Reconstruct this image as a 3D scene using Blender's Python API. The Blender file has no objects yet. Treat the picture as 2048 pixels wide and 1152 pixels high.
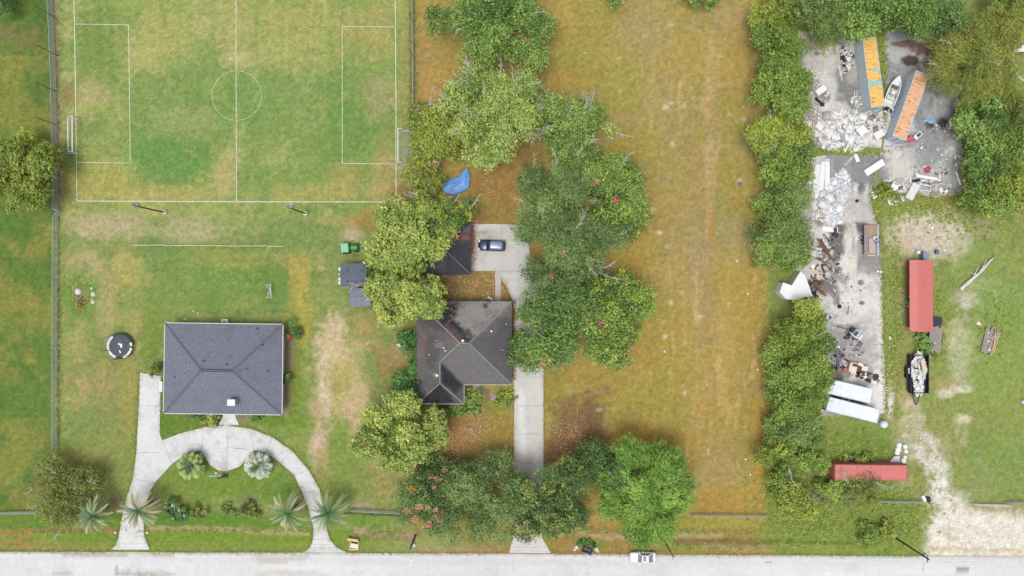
import bpy, bmesh, math, random
import numpy as np
from mathutils import Vector, Matrix

# ------------------------------------------------------------------ camera, sky, sun, exposure
SC = bpy.context.scene
HCAM = 120.0                      # drone height in metres
S = 2048 / 180.0                  # photo pixels per metre on the ground
R = math.radians
COL = SC.collection

cam_d = bpy.data.cameras.new('camera')
cam_d.lens = 24.0; cam_d.sensor_width = 36.0; cam_d.clip_start = 1.0; cam_d.clip_end = 3000
cam = bpy.data.objects.new('camera', cam_d); COL.objects.link(cam)
cam.location = (0, 0, HCAM)
SC.camera = cam

SUN_EL, SUN_AZ = 76.0, 215.0      # bright overcast, sun from the lower left of the photo
W = bpy.data.worlds.new('World'); SC.world = W; W.use_nodes = True
nt = W.node_tree; nt.nodes.clear()
sky = nt.nodes.new('ShaderNodeTexSky'); sky.sky_type = 'NISHITA'; sky.sun_disc = False
sky.sun_elevation = R(SUN_EL); sky.sun_rotation = R(SUN_AZ)
sky.air_density = 1.0; sky.dust_density = 3.0; sky.ozone_density = 1.0
hs = nt.nodes.new('ShaderNodeHueSaturation'); hs.inputs['Saturation'].default_value = 0.22
bg = nt.nodes.new('ShaderNodeBackground'); bg.inputs['Strength'].default_value = 0.15
wo = nt.nodes.new('ShaderNodeOutputWorld')
nt.links.new(sky.outputs[0], hs.inputs['Color']); nt.links.new(hs.outputs[0], bg.inputs[0]); nt.links.new(bg.outputs[0], wo.inputs[0])

sl = bpy.data.lights.new('sun', 'SUN'); sl.energy = 1.3; sl.angle = R(25); sl.color = (1.0, 0.96, 0.9)
sun = bpy.data.objects.new('sun', sl); COL.objects.link(sun)
_a = R(SUN_AZ); _e = R(SUN_EL)
_d = Vector((math.sin(_a) * math.cos(_e), math.cos(_a) * math.cos(_e), math.sin(_e)))
sun.rotation_euler = _d.to_track_quat('Z', 'Y').to_euler()

vs = SC.view_settings
vs.view_transform = 'Standard'; vs.look = 'None'; vs.gamma = 1.0; vs.use_curve_mapping = False
vs.exposure = 0.86
SC.cycles.max_bounces = 6; SC.cycles.diffuse_bounces = 3; SC.cycles.glossy_bounces = 2
SC.cycles.transmission_bounces = 3; SC.cycles.transparent_max_bounces = 6
SC.cycles.caustics_reflective = False; SC.cycles.caustics_refractive = False

# ------------------------------------------------------------------ helpers
GAIN = 2.0                        # a horizontal surface of albedo a photographs at about GAIN*a
def lin1(c):
    c = c / 255.0
    return c / 12.92 if c <= 0.04045 else ((c + 0.055) / 1.055) ** 2.4
def A(c):
    return tuple(min(0.82, lin1(v) / GAIN) for v in c)
def P(px, py, z=0.0):
    k = (HCAM - z) / HCAM / S
    return Vector(((px - 1024) * k, (576 - py) * k, z))

def tag(o, label=None, cat=None, group=None, kind=None):
    if label: o['label'] = label
    if cat: o['category'] = cat
    if group: o['group'] = group
    if kind: o['kind'] = kind
    return o
def thing(name, label, cat, loc=(0, 0, 0), rz=0.0, group=None):
    o = bpy.data.objects.new(name, None); COL.objects.link(o)
    o.location = loc; o.rotation_euler = (0, 0, rz); o.empty_display_size = 0.3
    return tag(o, label, cat, group)

_mats = {}
def mat(key, rgb=(128, 128, 128), rough=0.8, metal=0.0, var=0.12, scale=3.0, bump=0.0, vc=False, spec=0.3,
        transl=0.0, fine=0.0, fscale=18.0, aniso=None, streak=None):
    """procedural material: base colour (or the colour attribute) broken up by noise, fine grain and bump"""
    if key in _mats: return _mats[key]
    m = bpy.data.materials.new(key); m.use_nodes = True; _mats[key] = m
    t = m.node_tree; N = t.nodes; L = t.links
    b = N['Principled BSDF']
    b.inputs['Roughness'].default_value = rough; b.inputs['Metallic'].default_value = metal
    b.inputs['Specular IOR Level'].default_value = spec
    tc = N.new('ShaderNodeTexCoord')
    src = None
    if vc:
        a = N.new('ShaderNodeVertexColor'); a.layer_name = 'Col'; src = a.outputs[0]
    else:
        c = N.new('ShaderNodeRGB'); c.outputs[0].default_value = (*A(rgb), 1); src = c.outputs[0]
    vec = tc.outputs['Object']
    if aniso:
        mp = N.new('ShaderNodeMapping'); mp.inputs['Scale'].default_value = aniso
        L.new(vec, mp.inputs[0]); vec = mp.outputs[0]
    def layer(src, sc, amt, det=4.0):
        n = N.new('ShaderNodeTexNoise'); n.inputs['Scale'].default_value = sc; n.inputs['Detail'].default_value = det
        L.new(vec, n.inputs['Vector'])
        r = N.new('ShaderNodeMapRange'); r.inputs[1].default_value = 0.25; r.inputs[2].default_value = 0.75
        r.inputs[3].default_value = 1 - amt; r.inputs[4].default_value = 1 + amt
        L.new(n.outputs[0], r.inputs[0])
        v = N.new('ShaderNodeVectorMath'); v.operation = 'SCALE'
        L.new(src, v.inputs[0]); L.new(r.outputs[0], v.inputs['Scale'])
        return v.outputs[0], n
    nn = None
    if var > 0: src, nn = layer(src, scale, var)
    if fine > 0: src, nn = layer(src, fscale, fine, 3.0)
    L.new(src, b.inputs['Base Color'])
    if bump > 0 and nn is not None:
        bp = N.new('ShaderNodeBump'); bp.inputs['Strength'].default_value = bump; bp.inputs['Distance'].default_value = 0.05
        L.new(nn.outputs[0], bp.inputs['Height']); L.new(bp.outputs[0], b.inputs['Normal'])
    if transl > 0:
        tr = N.new('ShaderNodeBsdfTranslucent'); L.new(src, tr.inputs[0])
        sc_ = N.new('ShaderNodeVectorMath'); sc_.operation = 'SCALE'; sc_.inputs['Scale'].default_value = transl; L.new(src, sc_.inputs[0]); L.new(sc_.outputs[0], tr.inputs[0])
        mx = N.new('ShaderNodeAddShader'); L.new(b.outputs[0], mx.inputs[0]); L.new(tr.outputs[0], mx.inputs[1])
        L.new(mx.outputs[0], N['Material Output'].inputs[0])
    return m

class MB:
    """collects shapes, then links them as ONE mesh object"""
    def __init__(s): s.v = []; s.f = []
    def add(s, vs, fs):
        n = len(s.v); s.v.extend([tuple(p) for p in vs]); s.f.extend([tuple(i + n for i in f) for f in fs]); return s
    def box(s, c, d, rz=0, rx=0, ry=0):
        M = Matrix.Translation(c) @ Matrix.Rotation(rz, 4, 'Z') @ Matrix.Rotation(ry, 4, 'Y') @ Matrix.Rotation(rx, 4, 'X')
        x, y, z = d[0] / 2, d[1] / 2, d[2] / 2
        vs = [M @ Vector((a * x, b * y, e * z)) for e in (-1, 1) for a, b in ((-1, -1), (1, -1), (1, 1), (-1, 1))]
        return s.add(vs, [(3, 2, 1, 0), (4, 5, 6, 7), (0, 1, 5, 4), (1, 2, 6, 5), (2, 3, 7, 6), (3, 0, 4, 7)])
    def frame(s, p0, p1):
        d = (Vector(p1) - Vector(p0)); d.normalize()
        up = Vector((0, 0, 1)) if abs(d.z) < 0.95 else Vector((1, 0, 0))
        u = d.cross(up).normalized(); w = u.cross(d).normalized()
        return u, w
    def bar(s, p0, p1, w, h):
        u, k = s.frame(p0, p1); p0 = Vector(p0); p1 = Vector(p1)
        vs = [p + u * a * w / 2 + k * b * h / 2 for p in (p0, p1) for a, b in ((-1, -1), (1, -1), (1, 1), (-1, 1))]
        return s.add(vs, [(0, 1, 2, 3), (7, 6, 5, 4), (1, 0, 4, 5), (2, 1, 5, 6), (3, 2, 6, 7), (0, 3, 7, 4)])
    def tube(s, p0, p1, r0, r1=None, n=6, caps=True):
        r1 = r0 if r1 is None else r1
        u, k = s.frame(p0, p1); p0 = Vector(p0); p1 = Vector(p1); vs = []
        for p, r in ((p0, r0), (p1, r1)):
            for i in range(n):
                a = 2 * math.pi * i / n; vs.append(p + u * math.cos(a) * r + k * math.sin(a) * r)
        fs = [(i, (i + 1) % n, n + (i + 1) % n, n + i) for i in range(n)]
        if caps: fs += [tuple(range(n - 1, -1, -1)), tuple(range(n, 2 * n))]
        return s.add(vs, fs)
    def path(s, pts, r, n=5):
        for i in range(len(pts) - 1):
            ra = r[i] if isinstance(r, (list, tuple)) else r
            rb = r[i + 1] if isinstance(r, (list, tuple)) else r
            s.tube(pts[i], pts[i + 1], ra, rb, n)
        return s
    def prism(s, poly, z0, z1):
        ar = sum(poly[i][0] * poly[(i + 1) % len(poly)][1] - poly[(i + 1) % len(poly)][0] * poly[i][1] for i in range(len(poly)))
        if ar < 0: poly = poly[::-1]
        n = len(poly)
        vs = [(p[0], p[1], z0) for p in poly] + [(p[0], p[1], z1) for p in poly]
        fs = [tuple(range(n - 1, -1, -1)), tuple(range(n, 2 * n))] + [(i, (i + 1) % n, n + (i + 1) % n, n + i) for i in range(n)]
        return s.add(vs, fs)
    def loft(s, rings, caps=True):
        n = len(rings[0]); vs = [p for r in rings for p in r]; fs = []
        for k in range(len(rings) - 1):
            for i in range(n):
                fs.append((k * n + i, k * n + (i + 1) % n, (k + 1) * n + (i + 1) % n, (k + 1) * n + i))
        if caps: fs += [tuple(range(n - 1, -1, -1)), tuple(range((len(rings) - 1) * n, len(rings) * n))]
        return s.add(vs, fs)
    def lathe(s, prof, n=12, c=(0, 0, 0), axis='Z'):
        rings = []
        for r, z in prof:
            ring = []
            for i in range(n):
                a = 2 * math.pi * i / n; x, y = r * math.cos(a), r * math.sin(a)
                p = (x, y, z) if axis == 'Z' else ((x, z, y) if axis == 'Y' else (z, x, y))
                ring.append((p[0] + c[0], p[1] + c[1], p[2] + c[2]))
            rings.append(ring)
        return s.loft(rings)
    def slab(s, quad, th):
        """a plate of thickness th whose top outline is given in 3D"""
        q = [Vector(p) for p in quad]; nrm = (q[1] - q[0]).cross(q[2] - q[0]).normalized()
        if nrm.z < 0: q = q[::-1]; nrm = -nrm
        n = len(q)
        return s.add([p - nrm * th for p in q] + q, [tuple(range(n - 1, -1, -1)), tuple(range(n, 2 * n))] +
                     [(i, (i + 1) % n, n + (i + 1) % n, n + i) for i in range(n)])
    def mesh(s, name):
        me = bpy.data.meshes.new(name); me.from_pydata(s.v, [], s.f); me.update()
        bm = bmesh.new(); bm.from_mesh(me); bmesh.ops.recalc_face_normals(bm, faces=bm.faces[:]); bm.to_mesh(me); bm.free()
        return me
    def build(s, name, m, parent=None, smooth=False):
        me = s.mesh(name); me.materials.append(m)
        if smooth:
            for p in me.polygons: p.use_smooth = True
        return link(name, me, parent)
def link(name, me, parent=None):
    o = bpy.data.objects.new(name, me); COL.objects.link(o)
    if parent: o.parent = parent
    return o
def centred(mb):
    """shift the collected shapes so that the object's origin lies at its base"""
    v = np.array(mb.v); c = Vector(((v[:, 0].min() + v[:, 0].max()) / 2, (v[:, 1].min() + v[:, 1].max()) / 2, v[:, 2].min()))
    mb.v = [(p[0] - c.x, p[1] - c.y, p[2] - c.z) for p in mb.v]
    return c
def solo(mb, name, m, label, cat, group=None, smooth=False, kind=None):
    """a thing that is a single mesh, its origin at its base"""
    c = centred(mb); o = mb.build(name, m, None, smooth); o.location = c
    return tag(o, label, cat, group, kind)

# ------------------------------------------------------------------ colour fields for soil, paving and roofs
_tab = np.random.RandomState(5).rand(16, 256, 256)
def vn(x, y, seed):
    t = _tab[seed % 16]
    xi = np.floor(x).astype(int); yi = np.floor(y).astype(int); fx = x - xi; fy = y - yi
    fx = fx * fx * (3 - 2 * fx); fy = fy * fy * (3 - 2 * fy)
    a = t[xi % 256, yi % 256]; b = t[(xi + 1) % 256, yi % 256]; c = t[xi % 256, (yi + 1) % 256]; d = t[(xi + 1) % 256, (yi + 1) % 256]
    return (a * (1 - fx) + b * fx) * (1 - fy) + (c * (1 - fx) + d * fx) * fy
def fbm(x, y, scale, seed, oct=4):
    r = 0; amp = 0.5; tot = 0
    for k in range(oct):
        r = r + amp * vn(x / scale + 17.3 * k, y / scale + 9.1 * k, seed + k); tot += amp; amp *= 0.55; scale *= 0.5
    return r / tot
def sst(a, b, x):
    t = np.clip((x - a) / (b - a), 0, 1); return t * t * (3 - 2 * t)

class Field:
    """colours of a surface, laid down in plan coordinates (photo pixels on the ground)"""
    def __init__(s, X, Y, base):
        s.X = X; s.Y = Y; s.C = np.zeros((len(X), 3)); s.C[:] = A(base)
        s.n60 = fbm(X, Y, 60, 1, 5); s.n25 = fbm(X, Y, 25, 4, 4); s.n8 = fbm(X, Y, 9, 8, 3); s.n3 = fbm(X, Y, 5.5, 10, 3)
    def lay(s, m, col):
        m = np.clip(m, 0, 1); m = np.clip(m + 3.2 * m * (1 - m) * (s.n3 - .5), 0, 1)[:, None]
        s.C = s.C * (1 - m) + np.array(A(col)) * m
    def layi(s, i, m, col):
        m = np.clip(m, 0, 1); m = np.clip(m + 3.2 * m * (1 - m) * (s.n3[i] - .5), 0, 1)[:, None]
        s.C[i] = s.C[i] * (1 - m) + np.array(A(col)) * m
    def near(s, x0, x1, y0, y1): return np.nonzero((s.X > x0) & (s.X < x1) & (s.Y > y0) & (s.Y < y1))[0]
    def blob(s, cx, cy, rx, ry, col, k=0.7, ang=0.0, soft=0.5, warp=0.8):
        g = 2.6 * max(rx, ry) if ang else 0
        i = s.near(cx - max(g, 2.6 * rx), cx + max(g, 2.6 * rx), cy - max(g, 2.6 * ry), cy + max(g, 2.6 * ry))
        if not len(i): return
        ca, sa = math.cos(R(ang)), math.sin(R(ang)); dx = s.X[i] - cx; dy = s.Y[i] - cy
        u = (dx * ca + dy * sa) / rx; v = (-dx * sa + dy * ca) / ry
        d = np.sqrt(u * u + v * v) + warp * (1.2 * (s.n60[i] - 0.5) + 1.2 * (s.n25[i] - 0.5) + .9 * (s.n8[i] - 0.5))
        s.layi(i, k * sst(1 + soft, 1 - soft, d), col)
    def dist(s, pts, closed):
        D = np.full(len(s.X), 1e9); ins = np.zeros(len(s.X), bool); n = len(pts)
        for i in range(n if closed else n - 1):
            x0, y0 = pts[i]; x1, y1 = pts[(i + 1) % n]; ex, ey = x1 - x0, y1 - y0; l2 = ex * ex + ey * ey + 1e-9
            t = np.clip(((s.X - x0) * ex + (s.Y - y0) * ey) / l2, 0, 1)
            D = np.minimum(D, np.hypot(s.X - x0 - t * ex, s.Y - y0 - t * ey))
            if closed:
                c = ((y0 > s.Y) != (y1 > s.Y)); c &= s.X < (x1 - x0) * (s.Y - y0) / (y1 - y0 + 1e-9) + x0; ins ^= c
        return np.where(ins, -D, D) if closed else D
    def poly(s, pts, col, k=1.0, soft=6, warp=12):
        d = s.dist(pts, True) + warp * (s.n25 - 0.5) * 2 + warp * 0.4 * (s.n8 - 0.5)
        s.lay(k * sst(soft, -soft, d), col)
    def stroke(s, pts, w, col, k=0.7, soft=0.6, warp=0.6):
        xs = [p[0] for p in pts]; ys = [p[1] for p in pts]; i = s.near(min(xs) - 3 * w, max(xs) + 3 * w, min(ys) - 3 * w, max(ys) + 3 * w)
        if not len(i): return
        t = Field.__new__(Field); t.X = s.X[i]; t.Y = s.Y[i]
        d = t.dist(pts, False) / w + warp * (s.n25[i] - 0.5) * 2 + warp * 1.4 * (s.n8[i] - 0.5)
        s.layi(i, k * sst(1 + soft, 1 - soft, d), col)
    def mott(s, scale, lo, hi, col, k=0.5, seed=2, mask=None):
        m = sst(lo, hi, fbm(s.X, s.Y, scale, seed, 4)) * k
        if mask is not None: m = m * mask
        s.lay(m, col)
    def grain(s, amt, scale=5, seed=6):
        s.C *= (1 + amt * (fbm(s.X, s.Y, scale, seed, 3) - 0.5) * 2)[:, None]
def set_col(me, C):
    a = me.color_attributes.new('Col', 'FLOAT_COLOR', 'POINT')
    d = np.ones((len(me.vertices), 4), np.float32); d[:, :3] = np.clip(C, 0, 0.85); a.data.foreach_set('color', d.ravel())
def np_mesh(name, V, F, C=None):
    me = bpy.data.meshes.new(name); V = np.asarray(V, np.float32); F = np.asarray(F, np.int32); k = F.shape[1]
    me.vertices.add(len(V)); me.vertices.foreach_set('co', V.ravel())
    me.loops.add(F.size); me.loops.foreach_set('vertex_index', F.ravel())
    me.polygons.add(len(F)); me.polygons.foreach_set('loop_start', np.arange(0, F.size, k, dtype=np.int32))
    try: me.polygons.foreach_set('loop_total', np.full(len(F), k, np.int32))
    except Exception: pass
    me.update(calc_edges=True)
    if C is not None: set_col(me, C)
    return me
def fine_plate(name, poly, z0, z1, m, fn, base, parent=None, cell=0.4, jag=0.0, seed=0, top3d=None):
    """plate cut fine enough to carry a painted colour field; poly in world xy"""
    rnd = random.Random(seed); pts = []
    n = len(poly)
    for i in range(n):
        a = Vector(poly[i]).to_2d(); b = Vector(poly[(i + 1) % n]).to_2d(); k = max(1, int((b - a).length / (0.7 if jag else 50)))
        for j in range(k):
            p = a.lerp(b, j / k)
            if jag: p = p + Vector((rnd.uniform(-jag, jag), rnd.uniform(-jag, jag)))
            pts.append(p)
    bm = bmesh.new(); vs = [bm.verts.new((p.x, p.y, z1)) for p in pts]
    f = bm.faces.new(vs)
    if f.normal.z < 0: f.normal_flip()
    f.normal_update()
    if f.normal.z < 0: f.normal_flip()
    edges0 = list(bm.edges)
    r = bmesh.ops.extrude_edge_only(bm, edges=edges0)
    for v in [g for g in r['geom'] if isinstance(g, bmesh.types.BMVert)]: v.co.z = z0
    bmesh.ops.triangulate(bm, faces=bm.faces[:])
    for _ in range(9):
        le = [e for e in bm.edges if e.calc_length() > cell and (abs(e.verts[0].co.z - z1) < 1e-4 and abs(e.verts[1].co.z - z1) < 1e-4)]
        if not le: break
        bmesh.ops.subdivide_edges(bm, edges=le, cuts=1); bmesh.ops.triangulate(bm, faces=[f for f in bm.faces if len(f.verts) > 3])
    bmesh.ops.recalc_face_normals(bm, faces=bm.faces[:])
    me = bpy.data.meshes.new(name); bm.to_mesh(me); bm.free()
    paint(me, fn, base); me.materials.append(m)
    return link(name, me, parent)
def paint(me, fn, base, off=(0, 0)):
    V = np.empty(len(me.vertices) * 3, np.float32); me.vertices.foreach_get('co', V); V = V.reshape(-1, 3)
    k = HCAM / (HCAM - V[:, 2])
    F = Field(1024 + (V[:, 0] + off[0]) * S * k, 576 - (V[:, 1] + off[1]) * S * k, base)
    fn(F); set_col(me, F.C)
# ------------------------------------------------------------------ the ground: one sheet out to the horizon
def axis(lo, hi, step, far):
    a = np.arange(lo, hi + step / 2, step)
    ext = []
    d = step * 2; x = hi
    while x < far: x += d; ext.append(x); d *= 1.5
    ext2 = []; d = step * 2; x = lo
    while x > -far: x -= d; ext2.append(x); d *= 1.5
    return np.array(ext2[::-1] + list(a) + ext)
gx = axis(-94, 94, 0.27, 1500); gy = axis(-54, 54, 0.27, 1500)
GX, GY = np.meshgrid(gx, gy); nx, ny = len(gx), len(gy)
px = 1024 + GX.ravel() * S; py = 576 - GY.ravel() * S
idx = np.arange(nx * ny).reshape(ny, nx)
quads = np.stack([idx[:-1, :-1], idx[:-1, 1:], idx[1:, 1:], idx[1:, :-1]], -1).reshape(-1, 4)
F = Field(px, py, (150, 160, 88))
X, Y = F.X, F.Y
wob = (F.n60 - 0.5) * 14
def zone(x0, x1, y0, y1, s=7):
    return sst(x0 - s, x0 + s, X + wob) * sst(x1 + s, x1 - s, X + wob) * sst(y0 - s, y0 + s, Y + wob) * sst(y1 + s, y1 - s, Y + wob)
strip = zone(-9e4, 110, -9e4, 1060); pitch = zone(112, 828, -9e4, 440, 10); lawn = zone(112, 880, 440, 1062, 10)
lot = zone(828, 1540, -9e4, 1062, 5); yard = zone(1540, 9e4, -9e4, 1090, 8); verge = zone(-9e4, 9e4, 1058, 1115, 4)
GREEN, DGREEN, YEL, TAN, BROWN = (122, 150, 80), (104, 138, 70), (170, 164, 88), (192, 176, 124), (182, 158, 118)
# left strip of the neighbouring field
F.lay(strip, (100, 128, 54)); F.mott(90, 0.45, 0.62, (148, 144, 66), 0.6, 3, strip * (Y > 110)); F.mott(55, 0.55, 0.7, (168, 148, 72), 0.4, 7, strip)
F.mott(70, 0.55, 0.72, (138, 118, 78), 0.55, 9, strip); F.mott(40, 0.5, 0.7, (84, 122, 54), 0.55, 12, strip)
# football pitch
F.lay(pitch, (156, 165, 90)); F.mott(120, 0.40, 0.56, (136, 158, 80), 0.85, 2, pitch); F.mott(70, 0.48, 0.60, (118, 148, 72), 0.5, 14, pitch); F.mott(34, 0.55, 0.7, (188, 178, 120), 0.5, 5, pitch)
F.mott(46, 0.52, 0.7, (116, 148, 78), 0.45, 10, pitch)
for b in [(210, 60, 62, 70, (110, 140, 66), .75), (205, 130, 50, 60, (112, 142, 68), .6), (335, 240, 110, 100, (110, 146, 74), .7), (340, 320, 75, 58, (100, 146, 70), .85),
          (410, 130, 90, 55, (116, 150, 80), .5), (560, 200, 120, 80, (112, 148, 78), .65), (700, 270, 70, 90, (106, 146, 70), .8), (720, 150, 45, 20, (108, 146, 74), .5),
          (620, 330, 50, 50, (122, 152, 78), .5), (175, 250, 26, 26, (108, 142, 68), .5)]:
    F.blob(*b, soft=.35)
for b in [(185, 185, 32, 24, (186, 172, 128), .6), (757, 190, 32, 42, (168, 160, 112), .6), (455, 350, 24, 50, (192, 174, 118), .6), (600, 50, 90, 60, (170, 164, 92), .7),
          (470, 70, 40, 60, (182, 172, 110), .6), (330, 60, 50, 50, (172, 168, 92), .5), (740, 60, 60, 50, (176, 160, 92), .6), (300, 90, 60, 40, (176, 174, 104), .4),
          (770, 340, 30, 60, (180, 158, 98), .7), (760, 380, 40, 22, (186, 164, 108), .6), (200, 370, 70, 40, (176, 166, 88), .7), (300, 390, 120, 16, (182, 168, 96), .7),
          (620, 390, 120, 18, (180, 168, 96), .6), (690, 350, 30, 28, (182, 160, 92), .5), (135, 190, 14, 24, (160, 120, 76), .6), (480, 120, 40, 14, (206, 188, 136), .5),
          (360, 240, 60, 30, (170, 172, 112), .45), (560, 110, 60, 40, (172, 170, 100), .5), (810, 150, 16, 160, (166, 150, 86), .5), (800, 400, 26, 40, (160, 128, 76), .7)]:
    F.blob(*b)
stripe = (np.sin(X / 4.1 + 0.6 * F.n60) * 0.5 + 0.5) * sst(210, 60, Y) * pitch
F.lay(stripe * 0.16, (186, 182, 110))
# bare soil along the left fence and the net
F.stroke([(108, -20), (114, 120), (116, 250), (118, 330), (120, 420)], 6, (176, 150, 122), .85); F.stroke([(100, -20), (108, 240), (110, 420)], 6, (112, 122, 92), .5)
F.stroke([(118, 440), (118, 700), (120, 930)], 4, (98, 112, 62), .8); F.stroke([(122, 440), (122, 700), (124, 930)], 2.6, (164, 138, 92), .8)
F.stroke([(832, -20), (834, 200), (832, 330), (816, 400)], 7, (150, 112, 78), .6)
# lawn of the grey house
F.lay(lawn, (142, 154, 84)); F.mott(80, 0.45, 0.62, (122, 146, 74), 0.7, 6, lawn); F.mott(40, 0.55, 0.72, (178, 166, 104), 0.6, 3, lawn); F.mott(30, 0.56, 0.7, (108, 140, 68), 0.5, 13, lawn)
for b in [(215, 450, 80, 26, (198, 180, 144), .6), (380, 460, 60, 22, (188, 176, 138), .7), (175, 530, 30, 30, (190, 168, 126), .6), (260, 540, 26, 40, (182, 168, 92), .6),
          (420, 450, 120, 22, (158, 166, 104), .5), (310, 500, 50, 22, (112, 144, 78), .7), (440, 560, 120, 60, (120, 150, 70), .8), (540, 560, 40, 50, (106, 140, 64), .7),
          (480, 520, 90, 18, (170, 160, 84), .5), (600, 540, 18, 40, (192, 166, 84), .7), (600, 600, 20, 60, (178, 162, 80), .7), (680, 520, 30, 30, (114, 140, 74), .6),
          (740, 440, 60, 22, (176, 132, 70), .65), (705, 470, 22, 14, (206, 186, 152), .7), (620, 470, 60, 40, (122, 146, 80), .6), (660, 440, 40, 12, (180, 164, 96), .6),
          (160, 590, 32, 44, (112, 148, 62), .85), (215, 620, 18, 60, (176, 160, 112), .6), (270, 640, 50, 20, (162, 160, 84), .5), (240, 780, 100, 80, (146, 144, 84), .6),
          (165, 770, 18, 16, (188, 156, 112), .7), (205, 760, 18, 30, (172, 150, 98), .6), (255, 800, 14, 90, (160, 152, 74), .6), (300, 680, 22, 60, (112, 140, 52), .7),
          (210, 920, 90, 60, (150, 148, 76), .6), (205, 900, 50, 90, (132, 146, 78), .4), (590, 760, 20, 140, (128, 150, 58), .85), (610, 640, 18, 50, (170, 164, 74), .7),
          (664, 690, 34, 52, (212, 190, 152), .85), (672, 650, 24, 28, (206, 186, 148), .7), (700, 730, 40, 60, (196, 176, 120), .5), (650, 780, 17, 66, (214, 196, 166), .85), (634, 850, 14, 60, (196, 170, 132), .75),
          (700, 800, 34, 70, (194, 176, 116), .7), (716, 806, 34, 56, (204, 180, 134), .75), (716, 850, 26, 40, (206, 180, 140), .8), (676, 760, 34, 30, (170, 164, 86), .6),
          (636, 895, 17, 36, (208, 184, 156), .85), (645, 935, 14, 30, (198, 160, 120), .85), (690, 880, 22, 40, (124, 152, 62), .8), (690, 960, 60, 70, (136, 152, 72), .75),
          (735, 650, 40, 30, (168, 150, 86), .5), (732, 655, 10, 10, (204, 160, 112), .7), (735, 690, 26, 9, (202, 172, 122), .8), (778, 706, 17, 16, (158, 132, 104), .9),
          (745, 730, 20, 40, (122, 146, 72), .6), (790, 730, 40, 30, (166, 140, 80), .6), (800, 700, 14, 40, (186, 156, 110), .6), (705, 880, 8, 30, (190, 160, 116), .6),
          (770, 960, 60, 40, (156, 148, 88), .6), (720, 960, 30, 30, (130, 150, 70), .6), (740, 1010, 60, 24, (150, 150, 80), .6), (430, 960, 90, 50, (116, 146, 52), .85),
          (350, 1000, 40, 40, (126, 142, 62), .7), (400, 1040, 260, 16, (98, 138, 40), .85), (560, 980, 60, 30, (108, 142, 48), .7), (330, 850, 20, 40, (98, 134, 40), .85),
          (600, 850, 30, 26, (128, 152, 62), .7), (540, 842, 60, 14, (104, 140, 46), .8), (380, 842, 60, 16, (106, 138, 46), .8), (100, 1040, 160, 14, (112, 142, 50), .8),
          (745, 1038, 60, 16, (112, 146, 52), .75), (720, 1010, 30, 10, (180, 164, 140), .5), (90, 960, 20, 20, (170, 140, 66), .4), (635, 985, 30, 30, (140, 140, 70), .5)]:
    F.blob(*b)
F.lay(sst(.45, .62, fbm(X, Y, 22, 6, 4)) * zone(140, 420, 425, 480, 14) * .6, (176, 164, 124))
# mulch beds
F.poly([(566, 655), (588, 668), (588, 720), (582, 760), (580, 820), (568, 834), (564, 700)], (158, 140, 112), .85, 4, 5)
F.poly([(370, 826), (446, 826), (442, 846), (432, 852), (412, 836), (372, 834)], (122, 104, 82), .8, 4, 5); F.poly([(470, 828), (505, 830), (496, 846), (480, 850)], (150, 136, 108), .8, 4, 5)
for cx, cy, r in ((234, 1004, 15), (312, 1004, 12), (597, 1010, 16), (500, 1010, 20), (655, 1015, 8)): F.blob(cx, cy, r, r, (146, 122, 102), .75, soft=.3, warp=.4)
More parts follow.
